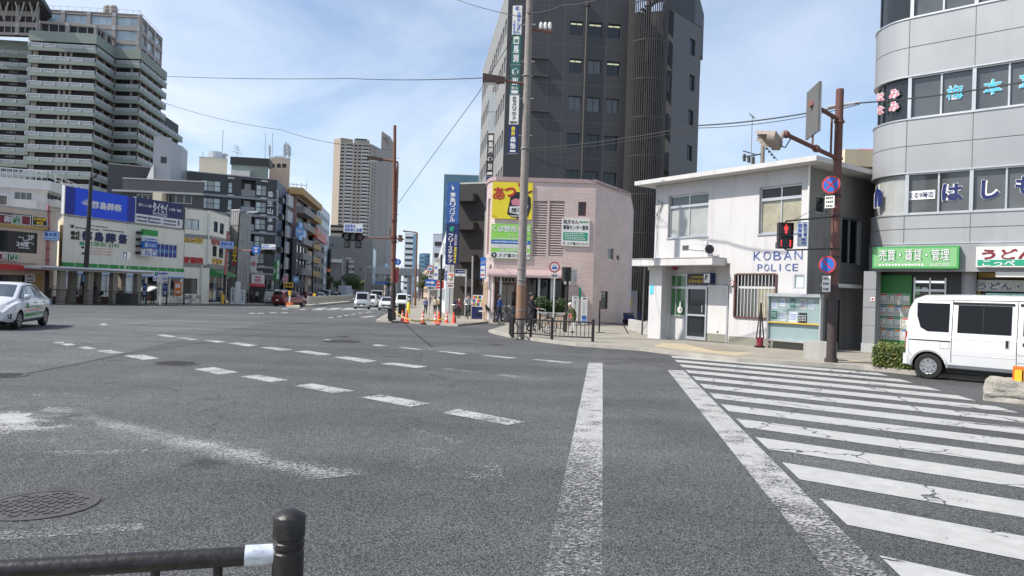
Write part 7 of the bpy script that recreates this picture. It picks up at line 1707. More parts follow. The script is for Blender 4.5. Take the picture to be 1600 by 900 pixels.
for x0,y0,x1,y1,Yk,az,mt,body,ink,lab in((391,400,400.5,425,96,8,'off_white','','red','pale hanging shop banner with red mark before the charcoal apartments'),(393,429,413,443,95,20,'white','薬','pink_ink','white shop board above the red awning'),(432.5,405,436.5,438,96,10,'green','整骨院','white','tall green vertical sign at the charcoal apartments corner'),(427,408,431.5,439,100,0,'green_board','','white','dark green vertical panel left of the bright green sign'),(443,441.5,458,449,100,15,'gold_lit','駐車場','black','yellow parking sign above the red car'),(441,432,449,440,108,12,'pink_ink','','white','small pink sign above the yellow parking sign'),(458,432,466,441,112,12,'pale_blue_sign','','white','small pale blue round-edged sign on the left side'),(462,355,474,368,126,35,'pale_blue_sign','','white','blue roof sign on the dark narrow house'),(478,408,486,418,138,10,'off_white','','black','off-white sign on the low beige shop house'),(511,420,517,425,190,0,'orange','','white','small orange sign on the warehouse annex'),(586,440,604,444,170,0,'blue_sign','','white','long blue direction sign over the far avenue')):
 F=face_at(D((x0+x1)/2,(y0+y1)/2,Yk),(x1-x0)*Yk/1110,az);t,u0,u1,z0,z1=board('shop_sign',lab,'sign',F,x0,y0,x1,y1,mt,-.15,0);W=u1-u0;H=z1-z0;a=MB()
 if body and H>W:a.vtext(F,body,u0+W*.12,u1-W*.12,z0+H*.05,z1-H*.05,.01,ink,.04)
 elif body:a.text(F,body,u0+W*.08,u1-W*.08,z0+H*.15,z1-H*.15,.01,ink,.04,keep=len(body)==1)
 else:a.bars(F,u0+W*.15,u1-W*.15,z0+H*.35,z0+H*.65,.01,ink,5)
 a.build('lettering',parent=t)
t=thing('shop_canopy','red shop awning under the white board on the left pavement','awning',D(403,446,94));F=face_at(D(402,446,94),1.9,20);z0_,z1_=D(402,448,94).z,D(402,443,94).z
a=MB();a.hexa([F.pt(0,z0_,.9),F.pt(F.W,z0_,.9),F.pt(F.W,z0_,0),F.pt(0,z0_,0),F.pt(0,z0_+.15,.9),F.pt(F.W,z0_+.15,.9),F.pt(F.W,z1_,0),F.pt(0,z1_,0)],'red');a.build('cloth',parent=t)
a=MB();a.fbox(F,0,F.W,zg(94),z0_,-1,-.6,'office_dark');a.build('shop_front',parent=t)
b=Bld('shop_house','dark low shop fronts below the charcoal apartments','building',[D(386,430,99),D(436,430,110)],D(410,428,104).z,'apt_dark',deep=5)
a=MB();
for k in range(6):b.simple(a,0,.6+k*1.0*b.F[0].W/7,.6+(k+.75)*b.F[0].W/7,zg(100)+.3,b.z1-.8,['office_dark','glass_dark','glass_curtain'][k%3],'dark_frame',.15,.08)
a.build('windows',parent=b.root);b.build()
def post_sign(bx,by,ty,tx,label,Y=None,r=.035,mt='white_metal'):
 b=G(bx,by,KH);tp_=D(tx,ty,b.y);t=thing('sign_post',label,'pole',b);a=MB();a.cyl(b,Vector((tp_.x,b.y,tp_.z)),r,mt,n=10);a.build('post',parent=t,smooth=40);return b
b=post_sign(669.5,504,410,672,'thin white post of the round sign and blue arrow before the cones')
disc_sign('tall oval red-ringed sign with blue car above the blue arrow sign',672,420,5.4,b.y-.1,0,'car',plate=(669,429,676,435,1))
F=face_at(D(672.5,441.5,b.y-.1),.6,0);t,u0,u1,z0,z1=board('one_way_sign','rectangular blue sign with white arrow pointing right','road sign',F,664.5,436.5,681,446.5,'blue_sign',-.02,0);W=u1-u0;H=z1-z0
a=MB();a.fpoly(F,[(u0+W*.08,z0+H*.36),(u0+W*.6,z0+H*.36),(u0+W*.6,z0+H*.14),(u0+W*.92,z0+H*.5),(u0+W*.6,z0+H*.86),(u0+W*.6,z0+H*.64),(u0+W*.08,z0+H*.64)],.008,'white',.004);a.build('arrow',parent=t)
r_=F.rect(667,447,679,452.5);a=MB();a.fbox(F,*r_,-.02,0,'off_white');a.bars(F,r_[0]+.03,r_[1]-.03,r_[2]+.03,r_[3]-.03,.004,'black',5);a.build('plate',parent=t)
b=post_sign(688,503,398,690,'slim dark pole with black pedestrian signal behind the cones',r=.06,mt='matte_black')
t=thing('pedestrian_signal','dark pedestrian signal seen from the side behind the cones','traffic signal',D(692,438,b.y-.1));F=face_at(D(692,430,b.y-.15),6.5*b.y/1110,50);a=MB();a.fbox(F,0,F.W,D(692,438.5,b.y).z,D(692,420,b.y).z,-.25,0,'matte_black');a.build('housing',parent=t);a=MB()
for y in(425,433):a.fbox(F,.04,F.W-.04,D(692,y+3,b.y).z,D(692,y-3,b.y).z,0,.08,'dark_frame')
a.build('visor',parent=t)
for x0,y0,x1,y1,Yk,mt,body,ink,lab in((682,439,693,451,52,'red','','white','square red board behind the dark signal pole'),(695,421,699,440,56,'white','駐輪場','blue_ink','white vertical sign with blue writing beside the convenience sign'),(711,420.5,729,432,54,'steel_grey','','white','navy and grey horizontal sign on a post before the brown block'),(678,410,684.5,437,80,'off_white','','blue_ink','tall pale vertical sign far down the right pavement'),(691,380,694,401,75,'off_white','＋','green','small white vertical sign with green cross')):
 F=face_at(D((x0+x1)/2,(y0+y1)/2,Yk),(x1-x0)*Yk/1110,-6);t,u0,u1,z0,z1=board('shop_sign',lab,'sign',F,x0,y0,x1,y1,mt,-.15,0);W=u1-u0;H=z1-z0;a=MB()
 if body and H>W and len(body)>1:a.vtext(F,body,u0+W*.12,u1-W*.12,z0+H*.05,z1-H*.05,.01,ink,.04)
 elif body:a.text(F,body,u0+W*.2,u1-W*.2,z1-W*.8,z1-W*.2,.01,ink,.04)
 elif mt=='steel_grey':a.fq(F,u0+.03,u1-.03,z0+H*.42,z1-.05,.006,'navy');a.fq(F,u0+.03,u1-.03,z0+.05,z0+H*.36,.006,'off_white');a.bars(F,u0+.2,u1-.1,z0+H*.6,z0+H*.7,.01,'white',6);a.bars(F,u0+.25,u1-.3,z0+H*.15,z0+H*.25,.012,'navy',3)
 else:
  for q in range(2):a.bars(F,u0+W*.15,u1-W*.15,z0+H*(.2+.4*q),z0+H*(.38+.4*q),.01,ink,3)
 a.build('lettering',parent=t)
F=face_at(D(704,434,55),10.5*55/1110,-6);t,u0,u1,z0,z1=board('shop_sign','white store sign with orange, red and green numeral shape','sign',F,699,426,709,449.5,'white',-.2,0);W=u1-u0;H=z1-z0
a=MB();a.fpoly(F,[(u0+W*.15,z0+H*.92),(u0+W*.9,z0+H*.92),(u0+W*.85,z0+H*.80),(u0+W*.15,z0+H*.84)],.01,'orange',.006);a.fpoly(F,[(u0+W*.72,z0+H*.80),(u0+W*.9,z0+H*.80),(u0+W*.5,z0+H*.42),(u0+W*.38,z0+H*.42)],.01,'red',.006);a.fpoly(F,[(u0+W*.1,z0+H*.62),(u0+W*.9,z0+H*.54),(u0+W*.9,z0+H*.49),(u0+W*.1,z0+H*.56)],.012,'green',.006);a.fq(F,u0,u1,z0+H*.24,z0+H*.34,.006,'steel_grey');a.bars(F,u0+.05,u1-.05,z0+H*.05,z0+H*.2,.01,'maroon',3);a.build('lettering',parent=t)
for bx,by,ty,lab in((727,487,421,'grey post of the navy and grey sign before the brown block'),(737,492,400,'tall grey post before the brown block')):
 b=D(bx,by,53);b.z=zg(53)+KH;a=MB();a.cyl(b,D(bx+1.5,ty,53),.06,'steel_grey',n=8);tag(a.build('post'),lab,'post')
b=post_sign(864,522,425,867,'white post of the red-ringed car sign behind the railing',r=.033)
disc_sign('round red-ringed sign with blue car behind the black railing',866.5,417.5,8.6,b.y-.1,6,'car',plate=(860.5,427,872,434.5,1))
b=post_sign(883.5,519,437,887,'dark post carrying the black signal box by the planter',r=.06,mt='matte_black')
t=thing('traffic_signal','tall black signal box on the dark post by the planter','traffic signal',D(886,440,b.y));F=face_at(D(886,428,b.y-.1),10.5*b.y/1110,20);a=MB();z0_,z1_=D(886,439.5,b.y).z,D(886,417.5,b.y).z;a.fbox(F,0,F.W,z0_,z1_,-.25,0,'matte_black');a.build('housing',parent=t);a=MB();m_=(z0_+z1_)/2
a.fbox(F,.01,F.W-.01,m_+.01,z1_-.01,0,.14,'black');a.fbox(F,.01,F.W-.01,z0_+.01,m_-.01,0,.14,'black');a.build('visor',parent=t)
t=thing('grey_sign_back','grey sign backs seen behind the black signal box','sign',D(896,430,b.y+.3));F=face_at(D(897,431,b.y+.3),9*b.y/1110,0);a=MB();a.fbox(F,0,F.W,D(897,440,b.y).z,D(897,421,b.y).z,0,.03,'steel_grey');a.fbox(F,-.32,.12,D(885,444,b.y).z,D(885,438,b.y).z,.05,.08,'off_white');a.build('panel',parent=t)
b=post_sign(873,496,412,874.5,'grey bus stop post in front of the pink building',r=.06,mt='steel_grey')
F=face_at(D(881,408,b.y-.1),15*b.y/1110,10);t,u0,u1,z0,z1=board('bus_stop_sign','white and navy bus stop box before the pink wall','sign',F,874.5,400.5,889.5,415.5,'off_white',-.35,0);W=u1-u0;H=z1-z0;a=MB();a.fq(F,u0+.03,u0+W*.72,z0+H*.52,z1-.05,.006,'navy');a.fq(F,u0+.03,u0+W*.72,z0+.03,z0+H*.5,.005,'white');a.bars(F,u0+.1,u0+W*.5,z0+H*.25,z0+H*.32,.01,'navy',3);a.build('face',parent=t)
b=post_sign(923,499,437,923.5,'white post of the small round sign at the corner of the pink building',r=.045)
disc_sign('small round red-ringed sign at the corner of the pink building',922,428.5,5.2,b.y-.1,0,'small',plate=(917.5,434.5,927,440,1))
b=post_sign(806.5,500,412,807.5,'pale post left of the concrete pole before the pink building',r=.08,mt='white_metal')
for k,(x,y0,w_,items,lab)in enumerate(((899,463,9.5,'掲示板','white standing board with black header left of the blue-footed one'),(913,464,9.5,'','white standing board with blue foot before the pink wall'))):
 Yk=41;F=face_at(D(x,480,Yk),w_*Yk/1110,6);z1_=D(x,y0,Yk).z;z0_=zg(Yk)+KH;t=thing('upright_board',lab,'sign',F.pt(F.W/2,z0_));a=MB();a.fbox(F,0,F.W,z0_+.1,z1_,-.1,0,'white');a.fbox(F,.02,.06,z0_,z0_+.1,-.08,-.02,'steel_grey');a.fbox(F,F.W-.06,F.W-.02,z0_,z0_+.1,-.08,-.02,'steel_grey');a.build('panel',parent=t)
 a=MB();a.fq(F,F.W*.25,F.W*.75,z1_-.12,z1_-.06,.005,'black');a.vtext(F,'掲示板',F.W*.3,F.W*.62,z0_+.45,z1_-.2,.005,'black',.0)if k==0 else a.bars(F,F.W*.25,F.W*.6,z0_+.65,z1_-.25,.005,'pale_ink',2)
 if k:a.fq(F,.04,F.W-.04,z0_+.38,z0_+.6,.006,'blue_sign');a.fq(F,.04,F.W-.04,z0_+.2,z0_+.34,.006,'pale_blue_sign')
 a.build('lettering',parent=t)
a=MB();F=face_at(D(906,457,43.2),.12,0);a.fbox(F,0,.14,D(906,466,43).z,D(906,449,43).z,-.02,.02,'teal');tag(a.build('plate_sign'),'narrow dark green vertical plate on the pink wall','sign')
# ================================================================ RAILINGS, BARRIERS, CONES
def fence(label,pts,h,Y_posts=1.9,bar=.16,mt='black_metal',post_r=.05,base=KH,group=None):
 """street railing: separate posts, one railing of rails and bars"""
 P=[v2(p)for p in pts];z=lambda p:zg(p.y)+base;t=thing('street_railing',label,'railing',(P[0].x,P[0].y,z(P[0])),group);a=MB()
 for i in range(len(P)-1):
  L_=(P[i+1]-P[i]).length;n_=max(1,round(L_/Y_posts));d_=(P[i+1]-P[i]).normalized()
  for k in range(n_+(i==len(P)-2)):
   q=P[i].lerp(P[i+1],k/n_);b=MB();b.cyl((q.x,q.y,z(q)-.02),(q.x,q.y,z(q)+h),post_r,mt,n=12);b.lathe((q.x,q.y,z(q)+h),[(post_r*1.08,0),(post_r*1.08,.02),(post_r*.5,.05)],mt,12);b.build('post',parent=t,smooth=40)
  for zz,r in((h-.07,.026),(.14,.02)):a.tube([Vector((P[i].x,P[i].y,z(P[i])+zz)),Vector((P[i+1].x,P[i+1].y,z(P[i+1])+zz))],r,mt,8)
  m_=int(L_/bar)
  for k in range(1,m_):q=P[i].lerp(P[i+1],k/m_);a.cyl((q.x,q.y,z(q)+.14),(q.x,q.y,z(q)+h-.07),.011,mt,n=6)
 a.build('rails',parent=t);return t
fence('black street railing round the corner below the concrete pole',[G(797,523,KH),G(801,527,KH),G(829,527.5,KH),G(862,531,KH),G(926,534,KH)],.72,1.1,.14)
fence('short black railing behind the corner railing by the planter',[G(843,516,KH),G(881,518,KH)],.75,.9,.14)
fence('long black street railing before the bus shelter',[G(78,473,KH),G(104,474.5,KH),G(190,475,KH),G(228,475.5,KH),G(260,476,KH),G(287,476.5,KH)],1.1,2.6,.28,post_r=.07)
def slat_box(label,x0,x1,yb,yt,dep,cat='container',wheels=False,Y=None):
 b0=G((x0+x1)/2,yb,KH);Yk=b0.y;F=face_at(b0,(x1-x0)*Yk/1110,4);z1_=D((x0+x1)/2,yt,Yk).z;z0_=b0.z;t=thing('slatted_box',label,cat,b0);a=MB();lift=.1 if wheels else 0
 a.fbox(F,.02,F.W-.02,z0_+lift,z1_-.03,-dep+.02,-.02,'matte_black');a.build('box',parent=t);a=MB();n_=max(4,int(F.W/.12))
 for k in range(n_+1):u=F.W*k/n_;a.fbox(F,max(0,u-.03),min(F.W,u+.03),z0_+lift,z1_,-.02,.015,'black_metal')
 a.fbox(F,-.02,F.W+.02,z1_-.03,z1_+.04,-dep,.03,'black_metal');a.build('slats',parent=t)
 if wheels:
  a=MB()
  for u in(.08,F.W-.08):a.cyl(F.pt(u-.03,z0_+.06,-.08),F.pt(u+.03,z0_+.06,-.08),.06,'rubber');a.cyl(F.pt(u-.03,z0_+.06,-dep+.08),F.pt(u+.03,z0_+.06,-dep+.08),.06,'rubber')
  a.build('wheel',parent=t)
slat_box('black slatted box among the railings before the bus shelter',181,205,475.5,458.5,1.2)
slat_box('black wheeled barrier box at the foot of the avenue corner pole',605.5,612.5,502,483,.9,'barrier',True)
slat_box('black box behind the avenue corner pole',622,632,495,476,.8,'barrier')
Yh=2.62;pt_=D(453,795,Yh);pz=0.06;t=thing('handrail','black handrail with thick capped post close to the camera','railing',(pt_.x,pt_.y,pz));pr_=.056
a=MB();a.lathe((pt_.x,pt_.y,pz),[(pr_,0),(pr_,pt_.z-.155-pz),(pr_*.93,pt_.z-.15-pz),(pr_*.93,pt_.z-.142-pz),(pr_,pt_.z-.137-pz),(pr_,pt_.z-.118-pz),(pr_*.93,pt_.z-.113-pz),(pr_*.93,pt_.z-.105-pz),(pr_*1.03,pt_.z-.10-pz),(pr_*1.03,pt_.z-.028-pz),(pr_*.97,pt_.z-.022-pz),(pr_*.5,pt_.z-.006-pz),(pr_*.14,pt_.z-.001-pz),(.002,pt_.z-pz)],'black_metal',36);po=a.build('post',parent=t,smooth=35)
r0=D(428,866,Yh);r1=D(-90,897,2.34);a=MB();a.tube([r0,r1],.0345,'black_metal',18);a.build('rail',parent=t,smooth=50)
a=MB();d_=(r1-r0).normalized();a.cyl(r0-d_*.02,r0+d_*.10,.038,'worn_silver' if 'worn_silver' in MATS else 'black_metal',n=20);a.cyl(r0-d_*.035,r0-d_*.005,.044,'black_metal',n=20);a.build('sleeve',parent=t,smooth=50)
for x,y in((341,880),(243,886)):
 p_=D(x,y,Yh-.12*(430-x)/430);a=MB();a.cyl((p_.x,p_.y,.06),(p_.x,p_.y,p_.z),.0165,'black_metal',n=12);a.build('baluster',parent=t,smooth=50)
a=MB();a.cyl((pt_.x,pt_.y,-.02),(pt_.x,pt_.y,pz+.01),.1,'black_metal',n=20);a.build('base_plate',parent=t)
flat('pavement_near',[[Vector((pt_.x+1.4,-1)),Vector((pt_.x+1.0,pt_.y-.1)),Vector((pt_.x+.2,pt_.y+.14)),Vector((-6,2.05)),Vector((-6,-1))]],.06,'pave_plain',.1)
def cone(px,py,hpx,striped,label,group=None,tilt=0):
 b=G(px,py,KH*.6);s_=hpx*b.y/1110/.70;t=thing('traffic_cone',label,'traffic cone',b,group);a=MB();a.box(b+Vector((-.18,-.18,0))*s_,b+Vector((.18,.18,.03))*s_,'rubber' if striped else 'cone');a.build('base',parent=t)
 a=MB();a.lathe(b,[(.14*s_,.03*s_),(.12*s_,.06*s_),(.03*s_,.68*s_),(.02*s_,.70*s_)],'cone',18);c=a.build('body',parent=t,smooth=50)
 if striped:
  a=MB()
  for z0_,z1_ in((.22,.34),(.44,.54)):
   R_f=lambda z:(.12-.09*(z-.06)/.62)*s_+.004
   a.lathe(b,[(R_f(z0_),z0_*s_),(R_f(z1_),z1_*s_)],'white',18)
  a.build('stripe',parent=c,smooth=50)
cone(628.5,503,18,True,'white-striped cone leftmost, beside the black wheeled box')
cone(635.5,503.5,19.5,False,'plain orange cone beside the leftmost striped cone')
cone(660.5,505,19,True,'thick orange cone left of the thin white sign post')
cone(680,505,18.5,True,'white-striped cone just right of the thin white sign post')
cone(685.5,506.3,20,False,'bright plain orange cone before the dark signal pole')
cone(697.5,505.5,19.5,True,'white-striped cone right of the dark signal pole')
cone(708.5,506.3,19,False,'plain orange cone rightmost, by the bicycle wheel')
cable('striped warning tape strung behind the cones',[G(617,486,.65),G(642,500,.75),G(668,499,.75),G(694,497,.8)],.02,.05,'warning_tape','gold')
b=G(638,490,KH);a=MB();a.lathe(b,[(.13,0),(.13,.85),(.10,.92),(.02,.94)],'yellow',16);tag(a.build('bollard',smooth=40),'yellow bollard behind the cones by the avenue pole','bollard')
mA,mB=G(480,478.5),G(552,472);mv=(v2(mB)-v2(mA)).normalized();nn=Vector((mv.y,-mv.x))
mid=[v2(mA)-mv*.5+nn*.6,v2(mA)-mv*.5-nn*1,v2(mB)+mv*80-nn*1,v2(mB)+mv*80+nn*.6]
flat('median_island',[mid],.16,'kerb_concrete',.3)
t=thing('median_fence','pale cream guard fence along the avenue median','fence',(mA.x,mA.y,zg(mA.y)+.16));Fm=Facade(mA,v2(mB)+mv*10);a=MB();mat('cream_metal',(.55,.53,.42),.5,var=.1);zz=zg(100)+.16
a.fbox(Fm,.3,Fm.W,zz+.15,zz+1.05,-.04,0,'cream_metal');a.build('panels',parent=t);a=MB()
for k in range(14):u=.3+(Fm.W-.4)*k/13;a.fbox(Fm,u-.05,u+.05,zz,zz+1.15,-.08,.04,'off_white')
a.fbox(Fm,.3,Fm.W,zz+.98,zz+1.08,0,.05,'off_white');a.fbox(Fm,.3,Fm.W,zz+.55,zz+.6,0,.04,'steel_grey');a.build('posts',parent=t)
b=G(457,480);flat('island_tip',[[G(447,480.5),G(468,481.5),G(468,478.5),G(449,477.5)]],.2,'rock',.25)
t=thing('marker_post','orange and yellow marker post on the island tip before the red car','marker',(b.x,b.y,zg(b.y)+.2));k_=b.y/1110;a=MB();c=Vector((b.x-3*k_,b.y-.4,zg(b.y)+.2));a.cyl(c,c+Vector((0,0,20*k_)),.09,'white',n=8);a.build('post',parent=t);a=MB();a.cyl(c+Vector((0,0,16*k_)),c+Vector((0,0,23*k_)),2.2*k_,'gold_lit',n=10);a.build('lamp',parent=t);a=MB();a.box(c-Vector((4*k_,.4,0)),c+Vector((4.5*k_,.4,4*k_)),'orange');a.build('base',parent=t)
b=D(491,474,92);t=thing('marker_post','round yellow marker on white post at the head of the median fence','marker',(b.x,b.y,zg(92)+.16));a=MB();a.cyl((b.x,b.y,zg(92)+.16),D(491,462,92),.1,'white',n=8);a.build('post',parent=t);F=face_at(D(491,460.5,91.8),.01,0);a=MB();a.disc(F,0,D(491,460.5,91.8).z,2.6*92/1110,0,'gold_lit',.2,18);a.build('disc',parent=t)
c=G(1578,630);t=thing('concrete_block','rough broken concrete kerb block at the right picture edge','block',c)
bm=bmesh.new();bmesh.ops.create_cube(bm,size=1);bmesh.ops.subdivide_edges(bm,edges=bm.edges,cuts=15,use_grid_fill=True)
Fc_=Facade(G(1541,626),G(1541,626)+Vector((eB.x,eB.y,0))*2.2)
a=MB();W_,H_,Dp=1.6,.42,.55
for v in bm.verts:
 p_=v.co.copy();s_=1-.10*max(0,p_.z+.2);n_=Vector((math.sin(p_.y*9+p_.z*5),math.sin(p_.x*11+p_.z*7),math.sin(p_.x*6+p_.y*13)))*.018
 r_=p_.normalized()*.5;k=.07;q=p_.lerp(r_,k);v.co=Fc_.pt((q.x*s_+.47)*W_,(q.z+.45)*H_,(q.y*s_-.4)*Dp)+n_+bnoise.noise_vector(p_*4)*.05+bnoise.noise_vector(p_*13)*.014+bnoise.noise_vector(p_*29)*.007
bm.verts.index_update();a.mesh([v.co.copy()for v in bm.verts],[tuple(v.index for v in f.verts)for f in bm.faces],'rock');bm.free();a.build('block',parent=t,smooth=50)
q=D(1600,588,c.y-.15);F=Facade(D(1582,588,c.y+.05),D(1582,588,c.y+.05)+Vector((eB.x,eB.y,0)));z0_,z1_=D(1592,601,c.y).z,D(1592,573.5,c.y).z;t=thing('barrier_board','orange and yellow striped barrier board on the broken concrete block','barrier',F.pt(0,z0_))
a=MB();a.fbox(F,0,.7,z0_,z1_,-.25,0,'orange');
for k in range(5):a.fbox(F,.03+k*.13,.03+k*.13+.10,z0_+.06,z1_-.05,0,.012,'gold_lit');a.fbox(F,.03+k*.13+.10,.03+k*.13+.115,z0_+.06,z1_-.05,0,.013,'black')
a.build('board',parent=t);a=MB();a.fbox(F,.1,.5,z0_-.1,z0_,-.2,-.05,'maroon');a.build('foot',parent=t)
def off(px,py,Y):return D(px,py,Y)
cable('thin span wire crossing the sky from the high-rise to the concrete pole',[off(240,118,60),off(548,122.5,42),off(820,118,pc.y)],.02,.12)
cable('thin drooping wire over the avenue towards the green high-rise',[off(255,160,70),off(440,203,62),off(616,234,pb_.y)],.018,.3)
cable('long diagonal wire from the concrete pole down to the avenue pole',[off(826,20,pc.y),off(748,145,31),off(622,318,pb_.y)],.014,-.02)
cable('thin wire from above the frame to the concrete pole top',[off(700,-6,40),off(822,28,pc.y)],.014,.1)
cable('thick cable from the concrete pole past the rusty pole to the office',[off(818,233,pc.y),off(1090,196,21.5),off(1340,161,pr.y+.2),off(1700,108,15)],.02,.10)
cable('second cable just below the thick cable',[off(818,236,pc.y),off(1090,200,21.5),off(1343,163,pr.y+.2)],.011,.14)
cable('low service wire from the concrete pole to the police box',[off(820,236,pc.y),off(880,262,27),off(985,302,28),off(1030,318,kF.A.y+.3)],.012,.08)
cable('short wire from the rusty pole to the pedestrian signal',[L(0)if False else D(1289,318,pr.y),D(1240,344,pr.y-.4)],.006,0)
cable('thick black wires leaving the concrete pole at the top of the frame',[off(822,20,pc.y),off(880,8,24),off(960,-10,22)],.03,.1)
# ================================================================ VEHICLES
def lerp(a,b,f):return a+(b-a)*f
class Car:
 """body lofted from stations (x, z_bottom, z_belt, z_top, half width low, half width top); x points forward"""
 def __init__(s,label,cat,name,st,mat_,wheels,wr,wt=.19,group=None):
  s.st=st;s.root=thing(name,label,cat,(0,0,0),group);s.mt=mat_;s.wheels=wheels;s.wr=wr;s.wt=wt
 def ringpts(s,q):
  x,zb,zl,zt,wl,wu=q
  zl=min(zl,zt-.06)
  return[(wl*.90,zb),(wl*.985,zb+.09),(wl,lerp(zb,zl,.5)),(wl*.985,zl-.04),(wl*.965,zl),(wu+.012,zt-.085),(wu-.03,zt-.03),(wu-.13,zt),(wu*.4,zt+.018)]
 def at(s,x):
  S_=s.st
  if x<=S_[0][0]:return S_[0]
  for a,b in zip(S_,S_[1:]):
   if a[0]<=x<=b[0]:f=(x-a[0])/max(1e-6,b[0]-a[0]);return tuple(lerp(p,q,f)for p,q in zip(a,b))
  return S_[-1]
 def y(s,x,z):
  R=s.ringpts(s.at(x))
  for(y0,z0),(y1,z1)in zip(R,R[1:]):
   if z0<=z<=z1:return lerp(y0,y1,(z-z0)/max(1e-6,z1-z0))
  return R[0][0]if z<R[0][1]else R[-1][0]
 def body(s,arch=1.13):
  bm=bmesh.new();rings=[]
  for q in s.st:
   R=s.ringpts(q);pts=[(q[0],y,z)for y,z in R]+[(q[0],-y,z)for y,z in reversed(R)]
   rings.append([bm.verts.new(p)for p in pts])
  n=len(rings[0])
  for a,b in zip(rings,rings[1:]):
   for k in range(n):bm.faces.new((a[k],a[(k+1)%n],b[(k+1)%n],b[k]))
  bm.faces.new(rings[0][::-1]);bm.faces.new(rings[-1]);bmesh.ops.recalc_face_normals(bm,faces=bm.faces)
  me=bpy.data.meshes.new('b');bm.to_mesh(me);bm.free();me.materials.append(MATS[s.mt]);me.materials.append(MATS['trim_black'])
  o=bpy.data.objects.new('b',me);COL.objects.link(o)
  c=MB()
  for wx in s.wheels:
   for sg in(-1,1):c.cyl((wx,sg*(s.st[len(s.st)//2][4]-.30),s.wr),(wx,sg*2,s.wr),s.wr*arch,'trim_black',n=28)
  c.mesh([],[],'trim_black')
  cm=bpy.data.meshes.new('c');cm.from_pydata(c.v,[],c.f);cm.materials.append(MATS[s.mt]);cm.materials.append(MATS['trim_black']);cm.polygons.foreach_set('material_index',[1]*len(cm.polygons))
  bm=bmesh.new();bm.from_mesh(cm);bmesh.ops.recalc_face_normals(bm,faces=bm.faces);bm.to_mesh(cm);bm.free()
  co=bpy.data.objects.new('c',cm);COL.objects.link(co)
  md=o.modifiers.new('x','BOOLEAN');md.operation='DIFFERENCE';md.object=co;md.solver='EXACT'
  dg=bpy.context.evaluated_depsgraph_get();m2=bpy.data.meshes.new_from_object(o.evaluated_get(dg));m2.name='body'
  for x in(o,co):bpy.data.objects.remove(x)
  m2.polygons.foreach_set('use_smooth',[True]*len(m2.polygons));m2.set_sharp_from_angle(angle=rad(32))
  ob_=bpy.data.objects.new('body',m2);COL.objects.link(ob_);ob_.parent=s.root;s.b=ob_
  a=MB();a.box((s.st[0][0]+.25,-.5,.16),(s.st[-1][0]-.25,.5,.4),'trim_black');a.build('underbody',parent=s.root)
 def wheel_all(s,hub='steel'):
  for wx in s.wheels:
   yo=s.at(wx)[4]-.015
   for sg in(-1,1):
    c=Vector((wx,sg*yo,s.wr));ax=(0,-sg,0);r=s.wr;a=MB()
    a.lathe(c,[(r*.60,.012),(r*.80,-.004),(r*.94,.004),(r,.035),(r,s.wt-.035),(r*.94,s.wt),(r*.6,s.wt)],'rubber',30,ax);w_=a.build('wheel',parent=s.root,smooth=40)
    a=MB();a.lathe(c,[(r*.62,.006),(r*.60,.0),(r*.565,.004),(r*.55,.05)],'hub_silver',30,ax);a.lathe(c,[(r*.55,.05),(r*.48,.052),(r*.42,.03),(r*.36,.026)],'hub_dark',28,ax);a.lathe(c,[(r*.36,.026),(r*.30,.018),(r*.19,.03),(r*.17,.004),(.004,.0)],'hub_silver' if hub=='steel' else 'hub_dark',28,ax)
    n_=8 if hub=='steel' else 7
    for k in range(n_):
     f=2*math.pi*k/n_;d_=Vector((math.cos(f),0,math.sin(f)));p_=c+d_*r*.44+Vector((0,sg*.034,0))
     if hub=='steel':a.cyl(p_+Vector((0,sg*.004,0)),p_+Vector((0,-sg*.004,0)),r*.055,'trim_black',n=8)
     else:
      t_=Vector((-math.sin(f),0,math.cos(f)));i0=c+d_*r*.22+Vector((0,sg*.002,0));i1=c+d_*r*.56+Vector((0,sg*.002,0));a.face([i0-t_*r*.02,i1-t_*r*.09,i1+t_*r*.09,i0+t_*r*.02],'trim_black')
    a.build('rim',parent=w_,smooth=40)
 def side(s,name,poly,mt,d=.006,sides=(1,-1),parent=None,sub=6):
  """a panel on the flank given by (x,z) corners"""
  for sg in sides:
   P=[]
   for i in range(len(poly)):
    (x0,z0),(x1,z1)=poly[i],poly[(i+1)%len(poly)]
    for k in range(sub):x,z=lerp(x0,x1,k/sub),lerp(z0,z1,k/sub);P.append(Vector((x,sg*(s.y(x,z)+d),z)))
   a=MB();c=sum((Vector((p[0],0,p[1]))for p in poly),Vector((0,0,0)))/len(poly);c.y=sg*(s.y(c.x,c.z)+d)
   for k in range(len(P)):a.face([c,P[k],P[(k+1)%len(P)]],mt)
   a.build(name,parent=parent or s.root)
 def line(s,name,pts,w_,mt,d=.003,sides=(1,-1)):
  for sg in sides:
   a=MB();Q=[]
   for(x0,z0),(x1,z1)in zip(pts,pts[1:]):
    n_=max(1,int(math.hypot(x1-x0,z1-z0)/.08))
    for k in range(n_+1):Q.append((lerp(x0,x1,k/n_),lerp(z0,z1,k/n_)))
   a.tube([Vector((x,sg*(s.y(x,z)+d-w_*.25),z))for x,z in Q],w_/2,mt,5);a.build(name,parent=s.root)
 def cross(s,name,i,j,mt,f0=.06,f1=.94,inset=.05,d=.006,k0=6):
  """glass lying between stations i and j (windscreen, rear window)"""
  A,B=s.st[i],s.st[j];RA,RB=s.ringpts(A),s.ringpts(B);rows=[]
  for q in range(7):
   f=lerp(f0,f1,q/6);x=lerp(A[0],B[0],f);row=[]
   for k in(k0,7,8):row.append((lerp(RA[k][0],RB[k][0],f)-(inset if k==k0 else 0),lerp(RA[k][1],RB[k][1],f)))
   rows.append((x,row))
  dx_,dz_=B[0]-A[0],B[3]-A[3];L_=math.hypot(dx_,dz_);nx,nz=-dz_/L_,dx_/L_
